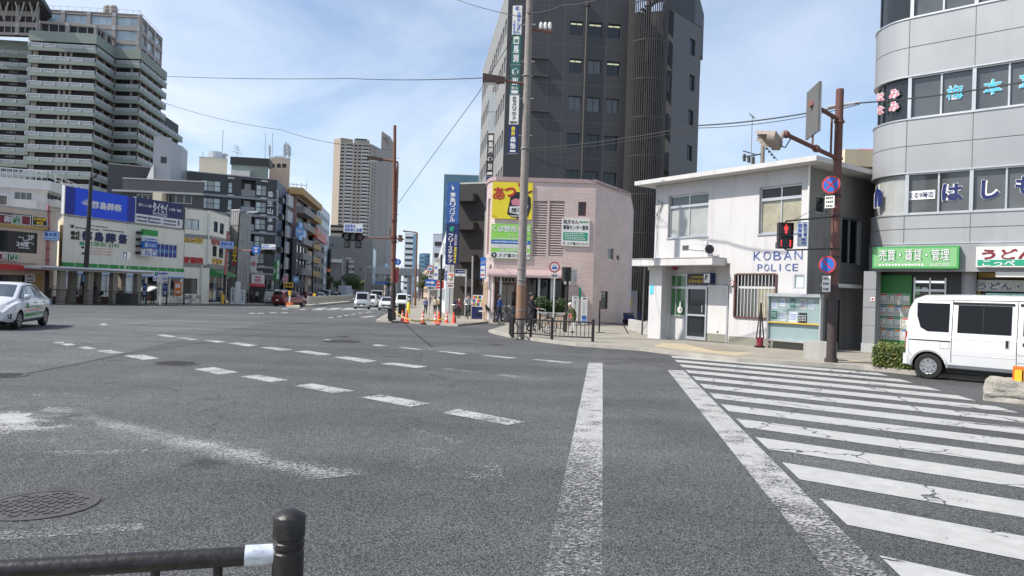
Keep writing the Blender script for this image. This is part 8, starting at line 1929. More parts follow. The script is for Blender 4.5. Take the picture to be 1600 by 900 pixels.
  if nz<0:nx,nz=-nx,-nz
  a=MB()
  for(x0,r0),(x1,r1)in zip(rows,rows[1:]):
   l0=[Vector((x0+nx*d,y,z+nz*d))for y,z in r0]+[Vector((x0+nx*d,-y,z+nz*d))for y,z in reversed(r0)]
   l1=[Vector((x1+nx*d,y,z+nz*d))for y,z in r1]+[Vector((x1+nx*d,-y,z+nz*d))for y,z in reversed(r1)]
   for k in range(5):a.face([l0[k],l0[k+1],l1[k+1],l1[k]],mt)
  a.build(name,parent=s.root,smooth=60)
 def box(s,name,c,sz,mt,parent=None,mirror=False,rnd_=0):
  for sg in((1,-1)if mirror else(1,)):
   a=MB();x,y,z=c;y*=sg;a.box((x-sz[0]/2,y-sz[1]/2,z-sz[2]/2),(x+sz[0]/2,y+sz[1]/2,z+sz[2]/2),mt);a.build(name,parent=parent or s.root)
 def mirrors(s,x,z,mt):
  for sg in(1,-1):
   y=s.y(x,z);a=MB();a.lathe((x,sg*(y+.04),z),[(.03,0),(.085,.03),(.09,.10),(.07,.16),(.01,.19)],mt,12,(0,sg,.1));a.build('mirror',parent=s.root,smooth=50)
 def place(s,p,d):
  s.root.location=(p[0],p[1],zg(p[1]));s.root.rotation_euler=(0,0,math.atan2(d[1],d[0]));return s.root
st=[(-1.70,.36,.60,.95,.64,.60),(-1.67,.30,.90,1.28,.70,.65),(-1.63,.28,.98,1.62,.72,.63),(-1.54,.27,1.0,1.79,.735,.62),(-1.35,.27,1.0,1.865,.738,.62),(-.6,.27,1.0,1.885,.738,.625),(.5,.27,1.0,1.885,.738,.625),(.95,.27,1.0,1.85,.738,.615),(1.12,.27,1.0,1.74,.735,.60),(1.50,.28,.98,1.12,.725,.62),(1.62,.29,.82,.93,.70,.60),(1.69,.33,.66,.78,.64,.55)]
van=Car('white kei van parked at the kerb before the grey office, cut by the frame','van','van',st,'car_white',(-1.20,1.25),.285,.155)
van.body(1.17);van.wheel_all('steel')
van.side('rear_quarter_window',[(-1.47,1.69),(-.82,1.69),(-.82,1.06),(-1.24,1.06),(-1.38,1.14),(-1.46,1.40)],'car_glass')
van.side('sliding_door_window',[(-.66,1.66),(.32,1.66),(.32,1.06),(-.66,1.06)],'car_glass');van.side('door_window',[(.52,1.66),(1.02,1.64),(1.32,1.08),(.52,1.06)],'car_glass')
van.line('rain_visor',[(-.75,1.70),(.36,1.70)],.06,'trim_black',.015);van.line('rain_visor',[(.46,1.70),(1.0,1.68),(1.15,1.45)],.06,'trim_black',.015)
van.line('seam',[(-.76,1.76),(-.76,.42),(-.70,.32)],.016,'trim_black');van.line('seam',[(.42,1.76),(.42,.34)],.016,'trim_black');van.line('window_divider',[(-.18,1.65),(-.18,1.07)],.03,'trim_black',.012);van.side('fuel_flap',[(-.98,.84),(-.80,.84),(-.80,.70),(-.98,.70)],'car_white',.004);van.line('flap_seam',[(-.98,.845),(-.80,.845),(-.80,.70),(-.98,.70),(-.98,.845)],.008,'trim_black');van.side('side_lamp',[(1.05,.86),(1.11,.86),(1.11,.83),(1.05,.83)],'orange',.008);van.line('roof_gutter',[(-1.55,1.765),(.92,1.795)],.018,'soffit',.004);van.line('slide_rail',[(-1.60,.86),(-.78,.86)],.035,'trim_black',.002);van.line('seam',[(-1.56,1.74),(.9,1.78)],.009,'trim_black');van.line('seam',[(-1.62,1.0),(-1.60,.55),(-1.52,.48)],.008,'trim_black');van.line('crease',[(-.74,.92),(.40,.92)],.014,'car_white');van.line('crease',[(-.74,.58),(.40,.58)],.014,'car_white');van.line('sill',[(-.86,.29),(.90,.29)],.05,'trim_black',-.01)
van.line('seam',[(.44,.66),(.55,.66),(.62,.58),(.62,.50),(.44,.50)],.007,'trim_black')
for sg in(1,-1):
 y=van.y(.26,.86);a=MB();a.box((.20,sg*y-.01,.78),(.30,sg*y+.012,.96),'off_white');a.box((.23,sg*y+.012*sg-.008,.80),(.28,sg*y+.012*sg+.014,.95),'trim_black');a.build('handle',parent=van.root)
 y=van.y(.6,.89);a=MB();a.box((.52,sg*y-.01,.85),(.74,sg*y+.02,.92),'trim_black');a.build('handle',parent=van.root)
 a=MB();
 arcp_=[(-1.20+.37*math.cos(f),.285+.37*math.sin(f))for f in[math.pi*k/12 for k in range(13)]]
 a.tube([Vector((x,sg*(van.y(x,max(z,.3))-.004),max(z,.28)))for x,z in arcp_],.022,'car_white',6);a.build('arch_lip',parent=van.root,smooth=50)
van.cross('windscreen',8,9,'car_glass',.05,.95);van.box('tail_lamp',(-1.66,.655,.86),(.06,.06,.36),'tail_red',mirror=True);van.box('bumper',(-1.68,0,.42),(.10,1.34,.24),'car_white');van.box('number_plate',(-1.735,0,.55),(.01,.33,.165),'gold_lit');van.mirrors(1.15,1.15,'trim_black')
vw=G(1450,592);vd=Vector((.70,-.714,0)).normalized();vs=Vector((vd.y,-vd.x,0))
pos=Vector((vw.x,vw.y,0))+vd*1.20-vs*.70
van.place(pos,vd)
st=[(-2.18,.38,.62,.80,.66,.56),(-2.14,.30,.80,.96,.76,.64),(-1.95,.26,.88,1.02,.82,.66),(-1.62,.24,.90,1.06,.845,.64),(-1.0,.24,.90,1.405,.847,.57),(-.45,.24,.90,1.455,.847,.565),(.1,.24,.90,1.45,.847,.57),(.42,.24,.90,1.39,.847,.58),(1.18,.24,.87,.985,.845,.68),(1.7,.25,.80,.90,.83,.66),(2.02,.27,.70,.80,.77,.60),(2.16,.32,.56,.68,.66,.52)]
car=Car('white driving school saloon with green lettering at the left edge','car','car',st,'car_white',(-1.28,1.32),.30,.18)
car.body(1.12);car.wheel_all('cap')
car.cross('windscreen',7,8,'car_glass_pale',.05,.95);car.cross('rear_window',3,4,'car_glass',.12,.93)
car.side('front_window',[(-.18,1.35),(.38,1.29),(.95,.98),(-.18,.96)],'car_glass_pale');car.side('rear_side_window',[(-.28,1.35),(-.78,1.31),(-1.02,1.20),(-.98,.97),(-.28,.96)],'car_glass_pale');car.side('quarter_window',[(-1.06,1.18),(-1.34,1.03),(-1.33,.98),(-1.04,.97)],'car_glass')
car.line('window_trim',[(.98,.985),(.40,1.31),(-.18,1.375),(-.78,1.335),(-1.36,1.03)],.035,'trim_black',.01);car.line('seam',[(-.23,.95),(-.23,.36)],.009,'trim_black');car.line('seam',[(.95,.93),(.92,.38)],.009,'trim_black');car.line('seam',[(-1.02,.95),(-1.05,.75),(-1.0,.6)],.009,'trim_black');car.line('sill',[(-.94,.27),(.98,.27)],.04,'trim_black',-.01)
car.mirrors(.80,1.0,'car_white')
for x in(-.05,-.95):
 for sg in(1,-1):y=car.y(x,.82);car.box('handle',(x,sg*(y+.012),.82),(.2,.03,.035),'white_metal')
car.side('headlight',[(2.06,.74),(1.62,.82),(1.60,.74),(2.05,.62)],'headlight');car.side('tail_lamp',[(-2.13,.90),(-1.86,.92),(-1.88,.78),(-2.12,.72)],'tail_red');car.side('fog_lamp',[(2.08,.5),(1.92,.52),(1.92,.36),(2.06,.38)],'trim_black');car.box('grille',(2.12,0,.50),(.06,.9,.18),'trim_black');car.box('number_plate',(2.165,0,.5),(.01,.33,.165),'plate');car.box('number_plate',(-2.17,0,.7),(.01,.33,.165),'plate');car.box('bumper',(-2.12,0,.42),(.1,1.3,.2),'car_white')
car.side('stripe',[(.90,.565),(-.92,.60),(-.92,.625),(.90,.60)],'orange',.004);car.side('stripe',[(.92,.38),(-.92,.42),(-.86,.51),(.92,.49)],'green',.004)
for sg in(1,-1):
 class Flank:
  W=2
  def pt(self,u,z,d=0):x=.82-u*1.0 if sg>0 else-.92+u;return Vector((x,sg*(car.y(x,z)+.006+d),z))
 f_=Flank();a=MB();a.text(f_,'M',.02,.22,.645,.83,0,'green',.05);a.text(f_,'ドライビングスクール',.26,1.62,.645,.72,0,'green',.02);a.text(f_,'06-6928-3131',.85,1.55,.43,.485,.0,'white',.02);a.build('lettering',parent=car.root)
 a=MB();f2=Flank();a.text(f2,'H',2.42,2.6,.70,.84,0,'pale_blue_sign',.03);a.text(f2,'7',2.64,2.78,.70,.84,0,'pale_blue_sign',.03);a.build('number',parent=car.root)
pf_,pr2=G(20,516),G(74.5,508.5);dc=(pf_-pr2);dc=Vector((dc.x,dc.y,0)).normalized()
ls=Vector((-dc.y,dc.x,0))
mid_=(pf_+pr2)/2
car.place(Vector((mid_.x,mid_.y,0))-ls*.78-dc*.02,dc)
def hatch(label,col,L_,W_,H_,kind='van',group=None,name='car'):
 h=L_/2;w2=W_/2
 if kind=='van':st=[(-h,.40,.8,1.0,w2*.86,w2*.78),(-h+.06,.30,.95,H_*.84,w2*.96,w2*.80),(-h+.2,.26,1.0,H_*.96,w2,w2*.80),(-h+.8,.25,1.0,H_,w2,w2*.80),(h*.35,.25,1.0,H_*.99,w2,w2*.80),(h*.52,.25,1.0,H_*.92,w2,w2*.78),(h*.85,.26,.95,1.08,w2*.98,w2*.80),(h-.12,.28,.80,.92,w2*.92,w2*.76),(h,.36,.6,.75,w2*.82,w2*.70)];ws,rw=(5,6),(1,2)
 elif kind=='suv':st=[(-h,.45,.85,1.05,w2*.88,w2*.78),(-h+.06,.35,1.0,1.25,w2*.96,w2*.78),(-h+.30,.32,1.05,H_*.94,w2,w2*.76),(-h+.9,.32,1.05,H_,w2,w2*.76),(0,.32,1.05,H_,w2,w2*.76),(h*.12,.32,1.05,H_*.97,w2,w2*.75),(h*.48,.32,1.0,1.14,w2,w2*.82),(h*.9,.34,.9,1.0,w2*.94,w2*.76),(h,.42,.7,.85,w2*.84,w2*.7)];ws,rw=(5,6),(1,2)
 else:st=[(-h,.40,.7,.90,w2*.84,w2*.72),(-h+.08,.3,.85,1.05,w2*.94,w2*.74),(-h*.62,.25,.92,H_*.92,w2,w2*.68),(-h*.2,.25,.92,H_,w2,w2*.68),(h*.08,.25,.92,H_*.98,w2,w2*.68),(h*.2,.25,.92,H_*.95,w2,w2*.69),(h*.62,.25,.86,.98,w2,w2*.80),(h*.9,.28,.72,.82,w2*.92,w2*.74),(h,.34,.56,.68,w2*.8,w2*.66)];ws,rw=(5,6),(1,2)
 c=Car(label,'car',name,st,col,(-h*.62,h*.60),.32,.19,group);c.body(1.1);c.wheel_all('cap');c.cross('windscreen',*ws,'car_glass',.04,.95);c.cross('rear_window',*rw,'car_glass',.15,.9)
 zb_=1.05 if kind=='van' else(1.1 if kind=='suv' else.96);zt_=H_-.16
 c.side('rear_side_window',[(-h+.42,zt_-.04),(-.15,zt_),(-.15,zb_),(-h+.38,zb_)],'car_glass');c.side('front_window',[(-.05,zt_),(h*.22,zt_-.06),(h*.50,zb_+.02),(-.05,zb_)],'car_glass')
 c.side('headlight',[(h-.05,.78),(h*.78,.9),(h*.78,.76),(h-.05,.66)],'headlight');c.side('tail_lamp',[(-h+.04,1.05),(-h+.28,1.08),(-h+.28,.82),(-h+.04,.80)],'tail_red');c.box('tail_lamp',(-h+.03,w2*.72,.92),(.04,w2*.22,.20),'tail_red',mirror=True);c.box('headlight',(h-.06,w2*.62,.72),(.1,w2*.28,.12),'headlight',mirror=True);c.box('grille',(h-.02,0,.55),(.06,w2*1.0,.14),'trim_black');c.box('number_plate',(h+.02,0,.45),(.02,.33,.165),'plate');c.box('number_plate',(-h-.015,0,.72),(.02,.33,.165),'plate');c.mirrors(h*.42,zb_+.05,col);c.box('bumper',(h-.06,0,.40),(.1,w2*1.5,.18),col)
 return c
av=Vector((vpA,1,0)).normalized()
def put(c,px,py,Y,d):
 p=D(px,py,Y);c.place(Vector((p.x,p.y,0)),d)
put(hatch('dark red off-roader seen from behind at the island tip','car_red',4.6,1.86,1.80,'suv'),453,478,82,(.35,1,0))
put(hatch('grey van seen from behind left of the dark red off-roader','car_silver',4.3,1.7,1.95,'van'),433,476,92,(.12,1,0))
put(hatch('silver people carrier coming towards the crossing','car_silver',4.2,1.68,1.92,'van'),566,482,80,(.16,-1,0))
put(hatch('small white car behind the silver people carrier','car_white',3.6,1.5,1.75,'van'),580.5,480,93,(.13,-1,0))
put(hatch('pale blue saloon third in the queue behind the people carrier','car_blue',4.2,1.65,1.48,'sedan'),588,478,104,(.13,-1,0))
put(hatch('white hybrid hatchback beside the avenue corner pole','car_white',4.4,1.74,1.46,'sedan'),604.5,483,78,(.15,-1,0))
put(hatch('white van half hidden behind the avenue corner pole','car_white',4.3,1.68,1.95,'van'),628,476,95,(.13,-1,0))
put(hatch('white car farther back right of the avenue corner pole','car_white',4.2,1.68,1.6,'van'),637,470,118,(.13,-1,0))
put(hatch('silver car far back at the end of the right queue','car_silver',4.2,1.68,1.5,'sedan'),621,468,140,(.13,-1,0))
put(hatch('dark car parked far down the left side beside the median fence','car_black',4.2,1.68,1.5,'sedan'),527,466,150,(.13,1,0))
put(hatch('white-fronted dark van beyond the median fence','car_black',4.2,1.68,1.9,'van'),510,467,140,(.13,-1,0))
put(hatch('purple-grey small car left of the median fence','car_blue',3.5,1.5,1.5,'van'),498,468,130,(.13,1,0))
put(hatch('dark parked car close to the left shops past the red car','car_red',4.0,1.6,1.5,'sedan'),481,470,128,(.13,1,0))
t=thing('lorry','lorry with a tall dark open box behind the pale cars','lorry',(0,0,0));a=MB()
a.hexa([(1.2,-1,.5),(2.9,-1,.5),(2.9,1,.5),(1.2,1,.5),(1.2,-.98,2.2),(2.55,-.94,2.2),(2.55,.94,2.2),(1.2,.98,2.2)],'car_white');a.build('cab',parent=t);a=MB();a.face([(2.89,-.85,1.25),(2.89,.85,1.25),(2.60,.85,2.05),(2.60,-.85,2.05)],'car_glass');a.v=[p+Vector((.012,0,.004))for p in a.v];a.build('windscreen',parent=t)
a=MB();a.box((-3.2,-1.05,.9),(1.1,1.05,3.0),'car_black');a.box((-3.25,-1.1,2.9),(1.3,1.1,3.15),'car_black');a.build('cargo_box',parent=t);a=MB();a.box((2.6,-.95,.45),(2.98,.95,.8),'white_metal');a.build('bumper',parent=t)
for x in(2.1,-1.9):
 for sg in(1,-1):a=MB();a.lathe((x,sg*.98,.42),[(.2,-.01),(.40,0),(.42,.04),(.42,.22),(.3,.24)],'rubber',20,(0,-sg,0));a.build('wheel',parent=t)
p=D(590,474,125);t.location=(p.x,125,zg(125));t.rotation_euler=(0,0,math.atan2(-1,.13))
t=thing('box_truck','pale blue-white box truck parked before the grey warehouse','lorry',(0,0,0));a=MB();a.box((-2,-.9,.8),(1.0,.9,2.9),'far_white');a.build('cargo_box',parent=t);a=MB();a.hexa([(1.05,-.88,.45),(2.2,-.88,.45),(2.2,.88,.45),(1.05,.88,.45),(1.05,-.86,2.1),(1.9,-.84,2.1),(1.9,.84,2.1),(1.05,.86,2.1)],'car_white');a.build('cab',parent=t)
for x in(1.6,-1.2):
 for sg in(1,-1):a=MB();a.lathe((x,sg*.86,.38),[(.2,-.01),(.36,0),(.38,.04),(.38,.2),(.3,.22)],'rubber',18,(0,-sg,0));a.build('wheel',parent=t)
p=D(540,466,152);t.location=(p.x,152,zg(152));t.rotation_euler=(0,0,math.atan2(1,.13))
# ================================================================ BICYCLES
def bicycle(label,px,py,head,col='steel_grey',basket=True,child=None,group=None,Y=None,base=KH,name='bicycle'):
 """head = heading in degrees, 0 = +x"""
 t=thing(name,label,'bicycle',(0,0,0),group);R_=.32
 for x in(-.52,.52):
  a=MB();n=26;a.tube([(x+R_*math.cos(2*math.pi*k/n),0,R_+.015+R_*math.sin(2*math.pi*k/n))for k in range(n+1)],.018,'rubber',6);w_=a.build('wheel',parent=t,smooth=60);a=MB()
  for k in range(10):f=2*math.pi*k/10;a.tube([(x,0,R_+.015),(x+R_*math.cos(f),0,R_+.015+R_*math.sin(f))],.0035,'alu',4)
  a.cyl((x,-.04,R_+.015),(x,.04,R_+.015),.03,'alu',n=8);a.build('spokes',parent=w_)
 a=MB();bb_=(-.08,0,.30);seat=(-.22,0,.78);hd=(.36,0,.80);z_=R_+.015
 for p_ in([(-.52,0,z_),bb_],[bb_,(-.2,0,.72)],[bb_,(.12,0,.42),(.34,0,.68)],[(-.52,0,z_),(-.2,0,.66)],[(.52,0,z_),(.47,0,.5),hd]):a.tube([Vector(q)for q in p_],.018,col,6)
 a.tube([(-.2,0,.70),seat],.013,'alu',6);a.tube([hd,(.33,0,.98)],.014,'alu',6);a.build('frame',parent=t,smooth=60)
 a=MB();a.tube([(.12,-.27,.98),(.24,-.26,1.0),(.33,-.1,.99),(.33,.1,.99),(.24,.26,1.0),(.12,.27,.98)],.013,'alu',6);a.tube([(.1,-.27,.98),(.2,-.265,.99)],.018,'rubber',6);a.tube([(.1,.27,.98),(.2,.265,.99)],.018,'rubber',6);a.build('handlebar',parent=t)
 a=MB();a.hexa([(-.36,-.09,.80),(-.08,-.03,.80),(-.08,.03,.80),(-.36,.09,.80),(-.35,-.08,.85),(-.09,-.025,.84),(-.09,.025,.84),(-.35,.08,.85)],'trim_black');a.build('saddle',parent=t)
 a=MB();a.tube([(-.08,-.05,.30),(-.16,-.11,.17)],.01,'alu',5);a.tube([(-.08,.05,.30),(0,.11,.43)],.01,'alu',5);a.box((-.22,-.18,.155),(-.12,-.09,.175),'rubber');a.box((-.04,.09,.42),(.06,.18,.44),'rubber');a.build('pedals',parent=t)
 if basket:
  a=MB();
  for k in range(5):z=.62+.055*k;q=.13+.012*k;a.tube([(.46,-q,z),(.46+2*q,-q,z),(.46+2*q,q,z),(.46,q,z),(.46,-q,z)],.006,'dark_frame',4)
  for k in range(7):f=-.13+.26*k/6;a.tube([(.46,f,.62),(.46,f*1.35,.84)],.005,'dark_frame',4);a.tube([(.72,f,.62),(.77,f*1.35,.84)],.005,'dark_frame',4)
  a.box((.46,-.13,.61),(.72,.13,.62),'dark_frame');a.build('basket',parent=t)
 if child:a=MB();a.hexa([(-.72,-.16,.68),(-.4,-.16,.68),(-.4,.16,.68),(-.72,.16,.68),(-.78,-.17,1.05),(-.66,-.17,.95),(-.66,.17,.95),(-.78,.17,1.05)],child);a.build('child_seat',parent=t)
 p=G(px,py,base)if Y is None else Vector((D(px,py,Y).x,Y,zg(Y)+base));t.location=p;t.rotation_euler=(0,0,rad(head));t.rotation_euler=(rad(0),0,rad(head));return t
# ================================================================ PEOPLE
def person(label,px,py,hpx,head,top,bottom,pose='stand',hair='hair',hat=None,Y=None,base=KH,H=None,skirt=None,bag=None,held=None):
 p=G(px,py,base)if Y is None else Vector((D(px,py,Y).x,Y,zg(Y)+base))
 Ht=H or hpx*p.y/1110
 J={'pelvis':(0,0,.53),'waist':(.0,0,.61),'chest':(.005,0,.73),'neck':(.005,0,.835),'jaw':(.02,0,.875),'head':(.012,0,.935),'nose':(.062,0,.925),'shL':(0,.105,.80),'elL':(-.01,.135,.64),'wrL':(.04,.13,.50),'haL':(.055,.125,.455),'shR':(0,-.105,.80),'elR':(-.01,-.135,.64),'wrR':(.04,-.13,.50),'haR':(.055,-.125,.455),'hipL':(0,.055,.50),'knL':(.015,.06,.275),'anL':(-.005,.06,.05),'toL':(.085,.065,.018),'hipR':(0,-.055,.50),'knR':(.015,-.06,.275),'anR':(-.005,-.06,.05),'toR':(.085,-.065,.018)}
 if pose=='walk':
  J.update(knL=(.10,.055,.285),anL=(.13,.055,.055),toL=(.215,.06,.03),knR=(-.02,-.055,.28),anR=(-.15,-.055,.085),toR=(-.09,-.06,.02),elL=(-.06,.13,.65),wrL=(-.06,.13,.51),haL=(-.05,.125,.46),elR=(.03,-.13,.65),wrR=(.12,-.12,.54),haR=(.15,-.115,.51))
 if pose=='push':
  J.update(elL=(.06,.13,.66),wrL=(.19,.12,.60),haL=(.235,.11,.595),elR=(.06,-.13,.66),wrR=(.19,-.12,.60),haR=(.235,-.11,.595),knL=(.07,.055,.28),anL=(.07,.055,.055),toL=(.155,.06,.02),anR=(-.08,-.055,.06),toR=(0,-.06,.02))
 if pose=='ride':
  k={n:Vector(v)for n,v in J.items()};dz=.02
  J.update(pelvis=(-.13,0,.535),waist=(-.12,0,.61),chest=(-.06,0,.73),neck=(-.03,0,.84),jaw=(.0,0,.875),head=(-.01,0,.935),nose=(.04,0,.925),shL=(-.05,.105,.80),shR=(-.05,-.105,.80),elL=(.04,.14,.68),elR=(.04,-.14,.68),wrL=(.14,.15,.62),wrR=(.14,-.15,.62),haL=(.175,.15,.605),haR=(.175,-.15,.605),hipL=(-.12,.055,.51),hipR=(-.12,-.055,.51),knL=(.08,.065,.42),anL=(.0,.075,.265),toL=(.08,.08,.255),knR=(.04,-.06,.29),anR=(-.09,-.07,.12),toR=(-.01,-.075,.095))
 if pose=='bend':
  J.update(chest=(.06,0,.715),neck=(.12,0,.80),jaw=(.155,0,.83),head=(.155,0,.89),nose=(.205,0,.87),shL=(.085,.10,.78),shR=(.085,-.10,.78),elL=(.06,.13,.63),elR=(.15,-.13,.66),wrL=(.10,.12,.52),haL=(.13,.115,.49),wrR=(.26,-.12,.60),haR=(.30,-.115,.59))
 R_={'pelvis':.078,'waist':.074,'chest':.088,'neck':.034,'jaw':.044,'head':.060,'nose':.013,'sh':.045,'el':.030,'wr':.020,'ha':.020,'hip':.066,'kn':.042,'an':.027,'to':.022}
 if 'coat' in(skirt or ''):R_.update(pelvis=.092,waist=.086,chest=.094)
 E_=[('pelvis','waist'),('waist','chest'),('chest','neck'),('neck','jaw'),('jaw','head'),('head','nose')]
 for s_ in 'LR':E_+=[('chest','sh'+s_),('sh'+s_,'el'+s_),('el'+s_,'wr'+s_),('wr'+s_,'ha'+s_),('pelvis','hip'+s_),('hip'+s_,'kn'+s_),('kn'+s_,'an'+s_),('an'+s_,'to'+s_)]
 for s_ in 'LR':
  h_=Vector(J['ha'+s_]);w_=Vector(J['wr'+s_]);d_=(h_-w_).normalized();sd2=Vector((0,1,0))if abs(d_.y)<.6 else Vector((1,0,0));sd2=(sd2.cross(d_)).normalized()
  for k in range(4):J[f'f{k}{s_}']=tuple(h_+d_*(.04-.006*abs(k-1.4))+sd2*(k-1.5)*.011+Vector((0,0,-.004)));E_.append(('ha'+s_,f'f{k}{s_}'))
  J['th'+s_]=tuple(h_+d_*.012+sd2*.03);E_.append(('wr'+s_,'th'+s_))
 names=list(J);me=bpy.data.meshes.new('p');me.from_pydata([Vector(J[n])*Ht for n in names],[(names.index(a),names.index(b))for a,b in E_],[])
 o=bpy.data.objects.new('p',me);COL.objects.link(o);o.modifiers.new('s','SKIN');sv=me.skin_vertices[0].data
 for i,n in enumerate(names):
  r=R_.get(n,R_.get(n[:2],R_.get(n[:3],.0055)));sv[i].radius=(r*Ht,r*Ht);sv[i].use_root=n=='pelvis'
  if n in('chest','waist','pelvis'):sv[i].radius=(r*Ht*1.18,r*Ht*.82)
 ss=o.modifiers.new('d','SUBSURF');ss.levels=1
 dg=bpy.context.evaluated_depsgraph_get();m2=bpy.data.meshes.new_from_object(o.evaluated_get(dg));bpy.data.objects.remove(o);m2.name='body'
 ms=[top,bottom,'skin','rubber'];m2.materials.clear()
 for x in ms:m2.materials.append(MATS[x])
 segs=[(Vector(J[a])*Ht,Vector(J[b])*Ht,a,b)for a,b in E_]
 def dist(q,a,b):
  ab=b-a;t_=max(0,min(1,(q-a).dot(ab)/max(1e-9,ab.length_squared)));return(q-(a+ab*t_)).length
 for pl_ in m2.polygons:
  c=pl_.center;_,a_,b_=min((dist(c,A,B),a,b)for A,B,a,b in segs)
  if b_ in('jaw','head','nose')or b_[:2]in('ha','th')and b_!='head' or b_[0]=='f' or a_=='neck':k=2
  elif b_[:2]in('to',):k=3
  elif b_[:2]in('hi','kn','an'):k=1
  else:k=0
  if skirt and 'coat' in skirt and b_[:3]in('hip','knL','knR')and c.z>.36*Ht:k=0
  pl_.material_index=k;pl_.use_smooth=True
 t=thing('person',label,'person',(0,0,0));bo=bpy.data.objects.new('body',m2);COL.objects.link(bo);bo.parent=t
 hc=Vector(J['head'])*Ht;a=MB();r=.066*Ht;fx=(Vector(J['nose'])-Vector(J['head'])).normalized();prof=[]
 n=12
 for i in range(6):
  f0=math.pi/2*(i/5)*1.25;prof.append((r*1.02*math.cos(math.pi/2-f0)if f0<math.pi/2 else r*1.02*math.sin(f0),r*1.1*math.cos(f0)))
 a.lathe(hc-fx*.014*Ht+Vector((0,0,.012*Ht)),[(q,h_)for q,h_ in prof],hat or hair,n,(-.35,0,1));a.build('hat' if hat else 'hair',parent=t,smooth=80)
 if hat in('matte_black','brimmed'):a=MB();a.lathe(hc+Vector((0,0,.03*Ht)),[(.11*Ht,0),(.10*Ht,.012*Ht),(.06*Ht,.02*Ht)],hat,16);a.build('brim',parent=t)
 if bag:
  a=MB();h_=Vector(J['haR'])*Ht;a.hexa([h_+Vector((-.1,-.05,-.36)),h_+Vector((.12,-.05,-.36)),h_+Vector((.12,.05,-.36)),h_+Vector((-.1,.05,-.36)),h_+Vector((-.08,-.03,-.06)),h_+Vector((.1,-.03,-.06)),h_+Vector((.1,.03,-.06)),h_+Vector((-.08,.03,-.06))],bag);a.tube([h_+Vector((-.06,0,-.06)),h_,h_+Vector((.08,0,-.06))],.008,bag,5);b_=a.build('carrier_bag')
  b_.location=p;b_.rotation_euler=(0,0,rad(head));tag(b_,held or 'white carrier bag held by the person in the blue jacket','bag')
 t.location=p;t.rotation_euler=(0,0,rad(head));return t
mat('leaf_dark',(.022,.045,.014),.6,var=.35,vs=3);mat('blue_cloth',(.03,.07,.26),.85,var=.15,vs=8);mat('slate_blue',(.12,.15,.32),.85,var=.15,vs=8);mat('dark_cloth',(.018,.018,.022),.85,var=.2,vs=8);mat('cream_cloth',(.55,.50,.40),.9,var=.12,vs=8);mat('tan_cloth',(.34,.25,.15),.9,var=.12,vs=8);mat('maroon_cloth',(.11,.015,.022),.9,var=.15,vs=8);mat('navy_cloth',(.012,.018,.05),.9,var=.15,vs=8);mat('green_cloth',(.055,.075,.025),.9,var=.2,vs=8);mat('white_cloth',(.62,.62,.60),.9,var=.08,vs=8);mat('grey_cloth',(.34,.35,.37),.9,var=.1,vs=8);mat('denim',(.06,.09,.15),.9,var=.15,vs=8);mat('pink_cloth',(.50,.18,.20),.9,var=.12,vs=8);mat('purple_cloth',(.08,.06,.30),.9,var=.12,vs=8);mat('grey_hair',(.30,.30,.29),.6);mat('brown_cloth',(.14,.09,.06),.9,var=.15)
person('person in a slate-blue jacket with a face mask carrying a white bag',664.5,491,26,-80,'slate_blue','dark_cloth','walk',bag='white')
person('person in a cream top and black trousers walking away behind the cones',679.5,492,28,95,'cream_cloth','dark_cloth','walk')
person('person in a tan jacket and dark trousers left of the dark signal pole',685.5,489,25,70,'tan_cloth','dark_cloth','walk')
bicycle('dark bicycle pushed towards the road by the person in maroon',711.8,505.5,-86,'dark_frame',Y=39.5)
person('person in maroon with a pale hat standing beside a bicycle',716.8,498,31,-95,'maroon_cloth','dark_cloth','push',hat='tan_cloth')
person('person in navy half hidden behind the person in maroon',712.5,494,29,95,'navy_cloth','dark_cloth','walk')
bicycle('green bicycle ridden towards the road by the person in a white hoodie',730.8,498.5,-88,'green',basket=False)
person('person in a white hooded top and dark trousers riding a green bicycle',730.8,498.5,33,-88,'grey_cloth','dark_cloth','ride',H=1.7)
bicycle('white bicycle with front basket and child seat before the pink entrance',777,503,-6,'white_metal',child='trim_black')
person('person in a blue jacket standing astride a white bicycle',779,503.5,37,-10,'blue_cloth','navy_cloth','push',H=1.66)
person('person in pink behind the rider in the blue jacket',770.5,497,30,-60,'pink_cloth','purple_cloth','stand')
bicycle('dark bicycle with loaded basket behind the white bicycle',789,500,20,'dark_frame',Y=41.5)
person('dark-clothed person left of the concrete pole near the entrance',804.5,500,34,200,'dark_cloth','dark_cloth','stand')
bicycle('black bicycle behind the corner railing right of the concrete pole',838,521,8,'dark_frame')
person('person in black bending over a bicycle behind the corner railing',828.5,518,55,-20,'dark_cloth','dark_cloth','push',H=1.68)
person('old person in green jacket and white trousers with a white hat at the railing',896,520.5,49,192,'green_cloth','white_cloth','bend',hat='white_cloth',skirt='coat')
a=MB();p=G(893.5,520,KH);a.lathe((p.x-.02,p.y-.14,p.z+.62),[(.02,0),(.11,.04),(.12,.18),(.05,.25)],'red',12);tag(a.build('shoulder_bag',smooth=50),'small red bag at the side of the old person in green','bag')
for k,(x,y,h,col,lab)in enumerate(((642,479,20,'dark_cloth','dark figure of a person far down the pavement left of the blue jacket'),(649,475,16,'grey_cloth','distant person in grey far down the right pavement'),(694,481,18,'brown_cloth','distant person in brown right of the dark signal pole'),(671,478,18,'maroon_cloth','distant person in dark red behind the white sign post'))):
 person(lab,x,y,h,95,col,'dark_cloth','walk',H=1.62)
person('person in a beige coat and black hat walking before the bus shelter',125.5,475,29,190,'cream_cloth','dark_cloth','stand',hat='matte_black',Y=60.5,H=1.62,skirt='coat')
person('person in purple riding a bicycle left of the beige coat',116,475,22,200,'purple_cloth','dark_cloth','ride',Y=61,H=1.45)
